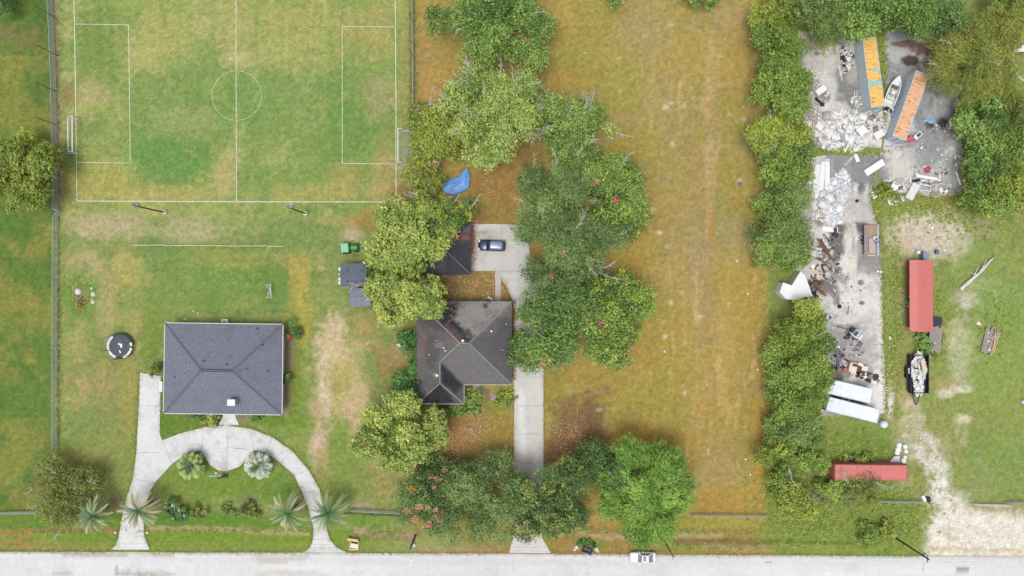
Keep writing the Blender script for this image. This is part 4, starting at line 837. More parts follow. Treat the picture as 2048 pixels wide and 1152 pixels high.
p = wl[4].lerp(wl[5], .5); window(H2, (p.x, p.y - .03, 1.5), 2.0, 1.3, 'x', (0, -1, 0)); p = wl[2].lerp(wl[3], .5); window(H2, (p.x, p.y - .03, 1.5), 1.8, 1.3, 'x', (0, -1, 0))
p = wl[2].lerp(wl[3], .82); dr = MB().box((p.x, p.y - .04, 1.05), (1, .08, 2.1)).build('door', _mats['door_paint'], H2); MB().lathe([(0, 0), (.05, .01), (.05, .05), (0, .06)], 8, (p.x + .38, p.y - .11, 1.0)).build('handle', M_DARK, dr)

# garage
c0 = P(891, 499, 0); G = thing('garage', 'dark square hip-roof garage under the trees left of the blue car', 'garage', (c0.x, c0.y, 0)); e2 = 2.5
q = {k: rel(G, P(*v)) for k, v in dict(a=(841, 449, e2), b=(942, 449, e2), c=(942, 549, e2), d=(841, 549, e2), t=(890, 500, e2 + 1.8)).items()}
def g_fn(F):
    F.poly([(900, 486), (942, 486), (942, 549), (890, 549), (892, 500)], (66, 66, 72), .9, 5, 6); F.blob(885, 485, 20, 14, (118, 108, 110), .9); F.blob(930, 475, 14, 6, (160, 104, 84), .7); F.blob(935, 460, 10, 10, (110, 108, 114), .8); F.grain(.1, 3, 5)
roof = roof_mesh('roof', [[q['a'], q['b'], q['t']], [q['b'], q['c'], q['t']], [q['c'], q['d'], q['t']], [q['d'], q['a'], q['t']]], M_SH, g_fn, (82, 80, 86), G)
for k in 'abcd': ridge(roof, q[k] + up, q['t'] + up, mat('hip_cap_dark', (112, 110, 110), .9, 0, .15, 2), .09, 'hip_cap')
for a, b in (('a', 'b'), ('b', 'c'), ('c', 'd'), ('d', 'a')): gutter(G, q[a] + Vector((0, 0, .08)), q[b] + Vector((0, 0, .08)), M_DARK, .1)
w = [q['a'] + Vector((.4, -.4, 0)), q['b'] + Vector((-.4, -.4, 0)), q['c'] + Vector((-.4, .4, 0)), q['d'] + Vector((.4, .4, 0))]
MB().prism([(p.x, p.y) for p in w], 0, e2).build('wall', M_BRICK, G)
p = w[1].lerp(w[2], .5); dr = MB().box((p.x + .04, p.y, 1.1), (.08, 5.0, 2.2)).build('garage_door', M_WHITE, G)
for k in range(4): MB().box((p.x + .09, p.y, .28 + .55 * k), (.03, 4.9, .5)).build('panel', M_WHITE, dr)

# ------------------------------------------------------------------ sheds
def shed(label, x0, y0, x1, y1, h, rise, col, ridge_x=True, rz=0):
    a = P((x0 + x1) / 2, (y0 + y1) / 2, h); lx = (x1 - x0) / S * .97; ly = (y1 - y0) / S * .97
    root = thing('garden_shed', label, 'shed', (a.x, a.y, 0), rz); m = mat('shed_roof_%d' % col[0], col, .9, 0, .1, 2, fine=.3, fscale=6, bump=.4)
    MB().box((0, 0, h / 2 - .02), (lx - .3, ly - .3, h - .04)).build('wall', M_WALL, root)
    if ridge_x:
        MB().slab([(-lx / 2, -ly / 2, h), (lx / 2, -ly / 2, h), (lx / 2, 0, h + rise), (-lx / 2, 0, h + rise)], .08).build('roof_panel', m, root)
        MB().slab([(-lx / 2, 0, h + rise), (lx / 2, 0, h + rise), (lx / 2, ly / 2, h), (-lx / 2, ly / 2, h)], .08).build('roof_panel', m, root)
        MB().bar((-lx / 2 - .02, 0, h + rise + .02), (lx / 2 + .02, 0, h + rise + .02), .2, .05).build('ridge_cap', m, root)
    else:
        MB().slab([(-lx / 2, -ly / 2, h + rise), (lx / 2, -ly / 2, h), (lx / 2, ly / 2, h), (-lx / 2, ly / 2, h + rise)], .1).build('roof_panel', m, root)
    d = MB().box((-lx / 2 + .13, 0, .95), (.05, 1.1, 1.85)).build('door', M_WHITE, root); MB().box((-lx / 2 + .08, .4, 1.0), (.06, .06, .12)).build('handle', M_DARK, d)
    return root
r1 = shed('grey-roofed garden shed beside the green tractor', 681, 526.5, 734, 573, 2.3, .35, (104, 112, 128))
for y in (.75, -1.15): MB().lathe([(.14, 2.42), (.14, 2.62), (.05, 2.7)], 8, (-1.0, y, 0)).build('roof_vent', M_DARK, r1)
for k, y in enumerate((1.0, .1, -.7, -1.35)): MB().box((-2.55, y, 1.5), (.35, .5 if k != 1 else .2, .9)).build('side_shelf', M_WHITE, r1)
shed('smaller grey-roofed lean-to shed just below the garden shed', 700, 576, 742, 613, 2.0, .3, (132, 140, 152), True, R(3))

# ------------------------------------------------------------------ shipping containers
def rust_mat(key, base, rust, amt, scale=1.2, metal=0.0, rough=.75):
    if key in _mats: return _mats[key]
    m = mat(key, base, rough, metal, .10, 1.5, fine=.12, fscale=8); t = m.node_tree; N = t.nodes; L = t.links; b = N['Principled BSDF']
    src = b.inputs['Base Color'].links[0].from_socket
    tc = N.new('ShaderNodeTexCoord'); n = N.new('ShaderNodeTexNoise'); n.inputs['Scale'].default_value = scale; n.inputs['Detail'].default_value = 7; n.inputs['Roughness'].default_value = .7
    mp = N.new('ShaderNodeMapping'); mp.inputs['Scale'].default_value = (2.2, .7, 1); L.new(tc.outputs['Object'], mp.inputs[0]); L.new(mp.outputs[0], n.inputs['Vector'])
    r = N.new('ShaderNodeMapRange'); r.inputs[1].default_value = .68 - amt * .3; r.inputs[2].default_value = .80 - amt * .3; L.new(n.outputs[0], r.inputs[0])
    mx = N.new('ShaderNodeMix'); mx.data_type = 'RGBA'; mx.inputs[7].default_value = (*A(rust), 1); L.new(r.outputs[0], mx.inputs[0]); L.new(src, mx.inputs[6]); L.new(mx.outputs[2], b.inputs['Base Color']); return m
def corr(L, W, pitch, depth, flat=.5):
    """corrugated sheet in local xy, ribs running along y, height along z"""
    xs = []; n = max(2, int(L / pitch)); p = L / n
    for i in range(n):
        x = -L / 2 + i * p; xs += [(x, 0), (x + p * .34, 0), (x + p * .5, depth), (x + p * .84, depth)]
    xs.append((L / 2, 0)); V = []; Fc = []
    for x, z in xs: V += [(x, -W / 2, z), (x, W / 2, z)]
    for i in range(len(xs) - 1): Fc.append((2 * i, 2 * i + 2, 2 * i + 3, 2 * i + 1))
    return V, Fc
def container(label, cx, cy, ang, L, Wd, Hc, side, top, group=None, pitch=.55, rustr=.35, rustc=(128, 76, 48), z0=.1, ribs=.05, name='shipping_container'):
    c = P(cx, cy, Hc); root = thing(name, label, 'container', (c.x, c.y, z0), R(ang), group)
    ms = rust_mat('cont_side_%d_%d' % (side[0], side[2]), side, (110, 96, 90), .05); mt = rust_mat('cont_top_%d_%d' % (top[0], top[2]), top, rustc, rustr); mf = rust_mat('cont_frame_%d' % side[0], tuple(int(v * .88) for v in side), (110, 80, 66), .2)
    V, Fc = corr(L - .3, Wd - .2, pitch, ribs); mb = MB(); mb.add([(x, y, z + Hc - .06) for x, y, z in V], Fc); mb.build('roof_sheet', mt, root)
    for s in (-1, 1):
        V, Fc = corr(L - .3, Hc - .35, .28, .036); mb = MB(); mb.add([(x, s * (Wd / 2 - .07 + (z if s > 0 else z)) if s > 0 else -(Wd / 2 - .07) - z, y + Hc / 2) for x, y, z in V], Fc); mb.build('side_sheet', ms, root)
    mb = MB()
    for sx in (-1, 1):
        for sy in (-1, 1): mb.box((sx * (L / 2 - .075), sy * (Wd / 2 - .075), Hc / 2), (.15, .15, Hc))
        for z in (.08, Hc - .08): mb.box((sx * (L / 2 - .076), 0, z), (.13, Wd - .3, .15))
    for sy in (-1, 1):
        for z in (.08, Hc - .06): mb.box((0, sy * (Wd / 2 - .06), z), (L - .3, .1, .12))
    mb.build('corner_frame', mf, root)
    MB().box((0, 0, .2), (L - .32, Wd - .22, .1)).build('floor', M_DARK, root)
    for sy in (-1, 1):
        d = MB().box((L / 2 - .06, sy * Wd / 4, Hc / 2), (.05, Wd / 2 - .17, Hc - .32)).build('door', ms, root)
        for k in (-.3, .3): MB().tube((L / 2 + .0, sy * Wd / 4 + k, .3), (L / 2 + .0, sy * Wd / 4 + k, Hc - .3), .03).build('lock_rod', mf, d)
    MB().box((-L / 2 + .06, 0, Hc / 2), (.05, Wd - .32, Hc - .32)).build('end_sheet', ms, root)
    return root, mt
cr, _ = container('yellow-topped rusting shipping container with two turquoise roof patches', 1746.5, 144.5, -82.6, 12.0, 2.4, 2.75, (232, 246, 255), (246, 198, 112), rustr=.36)
M_TQ = rust_mat('turquoise_patch', (146, 208, 206), (170, 140, 100), .25)
for x in (-.35, 1.9):
    V, Fc = corr(1.0 if x > 0 else .75, 2.16 if x > 0 else 1.1, .5, .05); mb = MB(); mb.add([(a + x + .0, b + (0 if x > 0 else .5), z + 2.75 - .045) for a, b, z in V], Fc); mb.build('roof_patch', M_TQ, cr)
container('orange-brown rusting shipping container standing at an angle beside the boat', 1821.5, 211, 70.2 - 180, 12.0, 2.45, 2.75, (232, 246, 254), (236, 188, 148), rustr=.5, rustc=(190, 124, 80))
# red gabled shed
c0 = P(1842, 592, 0); RS = thing('long_shed', 'long narrow shed with a red ribbed metal gable roof', 'shed', (c0.x, c0.y, 0))
q = {k: rel(RS, P(*v)) for k, v in dict(a=(1819, 520, 2.5), b=(1838.5, 520, 3.0), c=(1866, 521, 2.45), d=(1866, 663, 2.45), e=(1838.5, 664, 3.0), f=(1819.5, 661, 2.5)).items()}
M_RED = mat('red_metal', (216, 124, 118), .55, 0, .07, 1.2, fine=.06, fscale=8)
for k, (a, b, c_, d_, m) in enumerate((('a', 'b', 'e', 'f', M_RED), ('b', 'c', 'd', 'e', M_RED))):
    pn = MB().slab([q[a], q[b], q[c_], q[d_]], .05).build('roof_panel', m, RS)
    mb = MB()
    for i in range(33):
        t = (i + .5) / 33; u_ = q[a].lerp(q[d_], t) + Vector((0, 0, .015)); v_ = q[b].lerp(q[c_], t) + Vector((0, 0, .015)); mb.bar(u_, v_, .06, .05)
    mb.build('rib', m, pn)
MB().bar(q['b'] + Vector((0, .02, .03)), q['e'] + Vector((0, -.02, .03)), .2, .05).build('ridge_cap', M_RED, RS)
MB().prism([(q['a'].x + .95, q['a'].y - .15), (q['c'].x - .2, q['a'].y - .15), (q['c'].x - .2, q['d'].y + .15), (q['a'].x + .95, q['d'].y + .15)], 0, 2.38).build('wall', mat('shed_wall_red', (170, 90, 78), .8, 0, .1, 2), RS)
MB().box(((q['a'].x + q['c'].x) / 2, q['d'].y + .12, 1.0), (1.4, .08, 2.0)).build('door', M_DARK, RS)
container('long faded red container half overgrown near the road', 1742, 945, -.6, 12.6, 2.7, 2.6, (206, 120, 114), (212, 124, 118), rustr=.2, rustc=(216, 130, 122), pitch=.9, ribs=.02)
container('white metal container, upper of the two at the end of the concrete', 1690, 780, -13.5, 9.6, 2.6, 2.5, (226, 232, 238), (238, 244, 250), 'white containers', rustr=.0, rustc=(200, 206, 212), ribs=.03)
container('white metal container, lower of the two beside the water tank', 1706, 820, -14, 9.2, 2.5, 2.4, (222, 228, 234), (236, 242, 248), 'white containers', rustr=.0, rustc=(200, 206, 212), ribs=.03)
# ------------------------------------------------------------------ fences, nets, poles, wires
M_GALV = mat('galvanised', (196, 204, 202), .5, .0, .08, 2); M_MESH = mat('chain_link_wire', (186, 200, 194), .6, 0, .1, 2); M_NET = mat('black_net', (40, 44, 46), .9, 0, .1, 2); M_POST = mat('net_pole_dark', (58, 60, 60), .6, 0, .1, 2)
_bay = {}
def weave(L, h, pitch, r, key, m):
    """wire mesh of one bay: crossing diagonal strands, local x along the fence"""
    k = (key, round(L, 2), h)
    if k in _bay: return _bay[k]
    mb = MB(); n = int((L + h) / pitch)
    for s in (0, 1):
        for i in range(1, n):
            c = i * pitch; x0 = max(0, c - h); z0 = c - x0 if c - x0 <= h else h; x1 = min(L, c); z1 = c - x1
            a = (x0, 0, z0); b = (x1, 0, z1)
            if s: a = (L - x0, .01, z0); b = (L - x1, .01, z1)
            if abs(x1 - x0) > .03: mb.tube(a, b, r, r, 3, False)
    me = mb.mesh('mesh_panel'); me.materials.append(m); _bay[k] = me; return me
def fence(label, pts, h=1.5, rail=True, bay=3.0, pitch=.13, r=.010, mp=M_GALV, mm=M_MESH, name='chain_link_fence', cat='fence', postr=.035, key='cl', postn=None, z0=.06, raised=True):
    """pts: photo pixels of the top rail (raised) or of the foot"""
    W_ = [P(x, y, h if raised else 0) for x, y in pts]; W_ = [Vector((p.x, p.y, 0)) for p in W_]
    root = thing(name, label, cat, W_[0]); o = W_[0]
    for a, b in zip(W_[:-1], W_[1:]):
        L = (b - a).length; n = max(1, round(L / bay)); d = (b - a) / n; ang = math.atan2(d.y, d.x)
        for i in range(n + 1):
            if i == n and b is not W_[-1]: continue
            p = a + d * i - o; MB().tube(p + Vector((0, 0, -.1)), p + Vector((0, 0, h + .04)), postr, postr * .9, 6).build('post', mp, root)
        for i in range(n):
            me = weave(d.length, h - z0, pitch, r, key, mm); q_ = link('mesh_panel', me, root); q_.location = a + d * i - o + Vector((0, 0, z0)); q_.rotation_euler = (0, 0, ang)
        if rail: MB().tube(a - o + Vector((0, 0, h)), b - o + Vector((0, 0, h)), .04, .04, 6).build('top_rail', mp, root)
    return root
fence('chain-link fence along the left side of the football pitch', [(93, -12), (97, 60), (101, 160), (102.5, 260), (104, 340), (105, 418), (113, 422)])
fence('chain-link fence along the left edge of the grey house lawn', [(112, 425), (105, 434), (104, 560), (104, 760), (104, 925)])
fence('chain-link fence with pale rail between the pitch and the trees', [(823.5, -12), (825, 150), (825.5, 290), (825.5, 345)], mp=mat('pale_rail', (214, 212, 214), .5), h=1.4)
fence('chain-link fence at the lower left corner by the olive tree', [(-30, 1029), (72, 1027)], h=1.3); fence('short chain-link fence between the right palm and the red-speckled tree', [(700, 1023), (800, 1028)], h=1.2)
fence('chain-link fence across the lower end of the golden lot', [(1385, 1033), (1535, 1034)], h=1.3); fence('wire fence along the lower edge of the scrap yard', [(1700, 1002), (1760, 1004), (1850, 1006)], h=1.2)
fence('wire fence at the right edge beyond the yard gate', [(2016, 1008), (2080, 1006)], h=1.2)
for label, base, h in (('tall black ball net on dark poles behind the left goal', [(104, -60), (108, -25), (113, 37), (116.5, 112), (113.5, 183), (113.5, 250), (115, 327)], 5.6), ('tall black ball net on dark poles behind the right goal', [(826, -20), (826, 46), (826, 116), (826, 188), (826.5, 258), (827, 328)], 4.8)):
    W_ = [P(*p) for p in base]; root = thing('ball_net', label, 'net', W_[0])
    for i, p in enumerate(W_):
        MB().tube(p - W_[0] - Vector((0, 0, .1)), p - W_[0] + Vector((0, 0, h)), .06, .05, 8).build('pole', M_POST, root)
        if i:
            d = p - W_[i - 1]; me = weave(round(d.length, 1), round(h * .96, 2), .45, .006, 'net', M_NET); q_ = link('net_panel', me, root); q_.location = W_[i - 1] - W_[0] + Vector((0, 0, .05)); q_.rotation_euler = (0, 0, math.atan2(d.y, d.x)); q_.scale = (d.length / round(d.length, 1), 1, 1)
# yard gate
g0 = P(1943, 1007); g1 = P(2015, 1009); root = thing('pipe_gate', 'white pipe gate standing open beside the gravel entrance', 'gate', g0); d = g1 - g0
for z in (.25, .75, 1.2): MB().tube((0, 0, z), d + Vector((0, 0, z)), .045, .045, 6).build('rail', M_WHITE, root)
for t in (0, .25, .5, .75, 1): MB().tube(d * t + Vector((0, 0, .05)), d * t + Vector((0, 0, 1.25)), .05, .05, 6).build('upright', M_WHITE, root)
# floodlight poles
M_BLUE = mat('lamp_housing', (92, 116, 156), .5, 0, .1, 2); M_POLE = mat('pole_dark', (46, 44, 46), .6, 0, .1, 2)
for label, b, h in (('tall floodlight pole below the pitch, nearer the left corner', (331, 425), 9.4), ('tall floodlight pole below the pitch, nearer the right corner', (612, 427.5), 8.4)):
    root = thing('floodlight_pole', label, 'lamp', P(*b), 0, 'floodlights along the pitch'); MB().lathe([(.36, -.1), (.36, .45), (.3, .5)], 10).build('footing', mat('footing', (238, 236, 224), .8), root)
    MB().tube((0, 0, .5), (0, 0, h), .13, .09, 8).build('pole', M_POLE, root); MB().bar((-.5, .0, h), (.5, .0, h), .1, .1).build('cross_arm', M_POLE, root)
    for x in (-.4, .4): MB().box((x, .22, h + .08), (.5, .42, .22), rx=.3).build('lamp_head', M_BLUE, root)
# utility poles, lamp arms and wires
M_WOOD = mat('pole_wood', (84, 76, 70), .9, 0, .2, 3); M_WOODG = mat('pole_wood_grey', (150, 144, 136), .9, 0, .15, 3)
def upole(label, foot, h, m, tr=True, arm=True):
    b = P(*foot); root = thing('utility_pole', label, 'pole', b, 0, 'roadside utility poles'); MB().tube((0, 0, -.2), (0, 0, h), .17, .12, 9).build('pole', m, root)
    MB().bar((0, -.6, h - .5), (0, .6, h - .5), .1, .12).build('cross_arm', m, root)
    for y in (-.5, 0, .5): MB().lathe([(.04, 0), (.06, .05), (.05, .16), (.02, .2)], 8, (0, y, h - .44 if y else h)).build('insulator', mat('insulator', (220, 220, 220), .3), root)
    if tr: MB().lathe([(.2, 0), (.3, .05), (.3, .85), (.22, .95), (.05, 1.0)], 12, (.46, .12, h - 2.3)).build('transformer', mat('transformer_paint', (226, 228, 230), .5), root)
    if arm:
        MB().path([(0, -.1, h - 1.9), (0, -1.2, h - 1.5), (0, -2.1, h - 1.45)], .04, 6).build('lamp_arm', M_GALV, root); MB().box((0, -2.4, h - 1.48), (.28, .62, .16)).build('lamp_head', mat('lamp_white', (226, 228, 230), .5), root)
    return b + Vector((0, 0, h - .28))
tops = [P(-420, 1062) + Vector((0, 0, 7.5)), upole('dark utility pole with transformer and lamp left of the red-speckled tree', (831, 1071), 6.4, M_WOOD), upole('pale grey utility pole leaning over the verge by the white car', (1321, 1070), 9.8, M_WOODG, False, False), upole('dark utility pole with transformer and lamp near the gravel entrance', (1793, 1077), 9.4, M_WOOD)]
tops.append(tops[-1] + Vector((42, -.6, -.4)))
M_WIRE = mat('wire', (170, 166, 150), .6, 0, .05, 2)
WL = ['lower', 'middle', 'upper']
for i in range(4):
    for k, dy in enumerate((-.5, 0, .5)):
        a, b = tops[i] + Vector((0, dy, .0 if k != 1 else .4)), tops[i + 1] + Vector((0, dy, 0 if k != 1 else .4)); pts = []
        for j in range(15):
            t = j / 14; p = a.lerp(b, t); p.z -= 4 * .9 * t * (1 - t); pts.append(p)
        mb = MB().path(pts, .014, 4); solo(mb, 'overhead_wire', M_WIRE, ['overhead wire from the left edge to the first pole', 'overhead wire from the first to the grey pole', 'overhead wire from the grey to the last pole', 'overhead wire from the last pole rightwards'][i] + ', ' + ['nearest the road', 'middle', 'farthest from the road'][k], 'wire', 'overhead wires along the road')

# ------------------------------------------------------------------ goals, trampoline, hoop
def goal(label, x, y0, y1, depth_px, h=1.83, name='football_goal', r=.10, netm=None):
    a = P(x, y0); b = P(x, y1); W_ = (b - a).length; root = thing(name, label, 'goal', (a + b) / 2, 0, 'football goals'); dx = depth_px / S; y = W_ / 2
    for s in (-1, 1):
        MB().tube((0, s * y, 0), (0, s * y, h), r, r, 8).build('post', M_WHITE, root); MB().path([(0, s * y, h), (dx * .35, s * y, h), (dx, s * y, .05)], r * .6, 6).build('stay', M_WHITE, root); MB().tube((0, s * y, .05), (dx, s * y, .05), r * .7, r * .7, 6).build('base_bar', M_WHITE, root)
    MB().tube((0, -y, h), (0, y, h), r, r, 8).build('crossbar', M_WHITE, root); MB().tube((dx, -y, .05), (dx, y, .05), r * .7, r * .7, 6).build('rear_bar', M_WHITE, root)
    mb = MB(); n = int(W_ / .2)
    for i in range(n + 1):
        yy = -y + i * W_ / n; mb.path([(0, yy, h), (dx * .35, yy, h), (dx, yy, .05)], .011, 3)
    for k in range(14):
        t = k / 13; q_ = (dx * .35 + dx * .65 * t, h + (.05 - h) * t); mb.tube((q_[0], -y, q_[1]), (q_[0], y, q_[1]), .011, .011, 3)
    for s in (-1, 1):
        for k in range(1, 8): mb.tube((dx * k / 8, s * y, .05), (dx * k / 8, s * y, h if k < 3 else h * (8 - k) / 5.2), .012, .012, 3)
    mb.build('net', mat('goal_net', (236, 238, 238), .8), root)['kind'] = 'stuff'
goal('white football goal on the left goal line', 158, 237.5, 307, -22); goal('white football goal on the right goal line beside the fence', 799.5, 262, 329, 22.5)
# small practice goal
a = P(529, 570); root = thing('practice_goal', 'small folding practice goal on the lawn above the grey house', 'goal', a); k = S
loc = [P(*p) - a for p in ((528, 570), (544, 568), (546.5, 595.5), (531, 595.5))]
h_ = Vector((0, 0, .95)); MB().path([loc[0], loc[1]], .03, 6).build('base_bar', M_WHITE, root); MB().path([loc[3], loc[2]], .04, 6).build('base_bar', M_WHITE, root); MB().path([loc[1] + h_ * .9, loc[2] + h_ * .9], .04, 6).build('crossbar', M_WHITE, root)
for i in (1, 2): MB().tube(loc[i], loc[i] + h_ * .9, .03, .03, 6).build('post', M_WHITE, root); MB().tube(loc[i] + h_ * .9, loc[(0, 3)[i - 1]], .02, .02, 6).build('stay', M_WHITE, root)
MB().path([loc[0] + Vector((.4, 0, .1)), P(541, 578) - a + Vector((0, 0, .3)), P(534, 593.5) - a + Vector((0, 0, .1))], .03, 6).build('net_rope', M_WHITE, root)
mb = MB(); A0, A1, B0, B1 = loc[1] + h_ * .88, loc[2] + h_ * .88, P(541, 577) - a, P(540, 585) - a
for i in range(13): t = i / 12; mb.tube(A0.lerp(A1, t), (loc[0].lerp(B0, min(1, t * 2)) if t < .5 else B1.lerp(loc[3], (t - .5) * 2)) + Vector((0, 0, .05)), .010, .010, 3)
for i in range(6): t = (i + .5) / 6; mb.path([A0.lerp(loc[0], t), (A0.lerp(A1, .5)).lerp(B0.lerp(B1, .5), t), A1.lerp(loc[3], t)], .010, 3)
mb.build('net', _mats['goal_net'], root)['kind'] = 'stuff'
# trampoline
root = thing('trampoline', 'round black trampoline with torn pale padding and enclosure poles', 'trampoline', P(244, 691.5)); rt = 2.25
MB().lathe([(0, .72), (rt - .38, .72), (rt - .38, .70), (0, .70)], 28).build('jumping_mat', mat('tramp_mat', (72, 76, 88), .6, 0, .06, 2), root)
ring = [(rt * math.cos(i * math.pi / 14), rt * math.sin(i * math.pi / 14), .74) for i in range(29)]; MB().path(ring, .05, 6).build('frame_ring', M_DARK, root)
for i in range(6):
    a_ = i * math.pi / 3 + .3; c_, s_ = math.cos(a_), math.sin(a_); MB().path([(c_ * rt, s_ * rt, .74), (c_ * (rt + .1), s_ * (rt + .1), .02)], .04, 6).build('leg', M_GALV, root)
    MB().path([(c_ * (rt + .08), s_ * (rt + .08), .2), (c_ * (rt + .08), s_ * (rt + .08), 2.5)], .035, 6).build('enclosure_pole', M_DARK, root)
top = [((rt + .08) * math.cos(i * math.pi / 3 + .3), (rt + .08) * math.sin(i * math.pi / 3 + .3), 2.48) for i in range(7)]; MB().path(top, .018, 4).build('top_cord', M_DARK, root)
def arc(a0, a1, r0, r1, z):
    n = max(3, int((a1 - a0) / 8)); V = []; Fc = []
    for i in range(n + 1):
        t = R(a0 + (a1 - a0) * i / n); w = .05 * math.sin(i * 2.4); V += [((r0 + w) * math.cos(t), (r0 + w) * math.sin(t), z), ((r1 - w) * math.cos(t), (r1 - w) * math.sin(t), z + .012), ]
    for i in range(n): Fc.append((2 * i, 2 * i + 1, 2 * i + 3, 2 * i + 2))
    return V, Fc
M_PAD = mat('torn_pad', (224, 230, 234), .7, 0, .1, 2); M_PADD = mat('dark_pad', (58, 62, 72), .7, 0, .08, 2)
for a0, a1, m in ((0, 20, M_PAD), (20, 125, M_PADD), (125, 200, M_PAD), (205, 250, M_PAD), (252, 288, M_PADD), (288, 352, M_PAD)):
    V, Fc = arc(a0, a1, rt - .42 if m is M_PAD else rt - .40, rt + .02, .77); MB().add(V, Fc).build('padding', m, root)
for pl in ([(-.35, .35), (-.15, .55), (.1, .42), (.42, .42), (.45, -.25), (.12, -.28), (.1, .1)], [(-.15, -.75), (.05, -.7), (.25, -1.2), (.05, -1.25)]): MB().prism(pl, .725, .735).build('worn_patch', mat('worn_white', (246, 248, 250), .6), root)
# basketball hoop at the drive
a = P(450, 951); root = thing('basketball_hoop', 'basketball hoop with white backboard at the edge of the curved drive', 'hoop', a); MB().box((0, 0, .12), (1.0, .7, .24)).build('base', M_POLE, root); MB().path([(0, 0, .2), (0, .1, 2.4), (-.25, .75, 2.9)], .07, 8).build('pole', M_POLE, root)
MB().box((-.35, .85, 3.05), (1.9, .06, 1.1), rx=-.06).build('backboard', M_WHITE, root); MB().path([(-.35 + .23 * math.cos(i * .5236), 1.15 + .23 * math.sin(i * .5236), 2.9) for i in range(13)], .02, 5).build('rim', mat('rim_red', (236, 150, 150), .5), root)
MB().lathe([(.22, 2.88), (.13, 2.5)], 10, (-.35, 1.15, 0)).build('hoop_net', mat('hoop_net', (246, 214, 220), .8), root)
# long pale timber edging on the lawn
t0 = P(264, 490.5); t1 = P(568, 493); root = thing('timber_edging', 'long thin pale timber edging lying across the lawn', 'edging', t0); d = t1 - t0
for i in range(9): MB().bar(d * (i + .02) / 9 + Vector((0, (i % 2) * .05, .1)), d * (i + .98) / 9 + Vector((0, ((i + 1) % 3) * .04, .1)), .13, .2).build('timber', mat('pale_timber', (226, 204, 172), .8, 0, .2, 1.5), root)
# stone pile in the flower ring
root = thing('white_stone', 'pale stone slab at the head of the brick heap', 'stone', P(158, 583)); MB().lathe([(.5, -.05), (.62, .2), (.45, .5), (.15, .62)], 7).build('boulder', mat('pale_stone', (226, 226, 232), .8, 0, .12, 2), root); MB().box((.05, -.35, .3), (.8, .5, .12), rz=.2, rx=.3).build('flat_stone', mat('flat_stone', (196, 188, 184), .8, 0, .1, 2), root)
root = thing('brick_heap', 'heap of old red-brown bricks in the grass ring by the fence', 'bricks', P(160, 603)); rg = random.Random(4); MBR = [mat('old_brick_%d' % i, c, .9, 0, .15, 5) for i, c in enumerate(((156, 104, 82), (138, 92, 74), (176, 132, 108)))]
for i in range(46): MB().box((rg.gauss(0, .42), rg.gauss(0, .8), .05 + .28 * rg.random()), (.3, .16, .1), rg.uniform(0, 3), rg.uniform(-.3, .3), rg.uniform(-.3, .3)).build('brick', MBR[i % 3], root)
for k, (x, y) in enumerate(((184, 577), (186.5, 588.5), (184.5, 597), (185.5, 604))):
    r_ = (.28, .45, .2, .4)[k]; root = solo(MB().lathe([(r_, -.03), (r_ * 1.05, .08), (r_ * .7, .18), (.03, .2)], 8, P(x, y)), 'edging_stone', mat('edge_stone', (204, 204, 184), .9, 0, .15, 3), ['small pale stone at the top of the row beside the brick heap', 'round grey stone beside the brick heap', 'tiny pale stone between the round and the lowest stone', 'lowest pale stone of the row beside the brick heap'][k], 'stone', 'stones beside the brick heap')

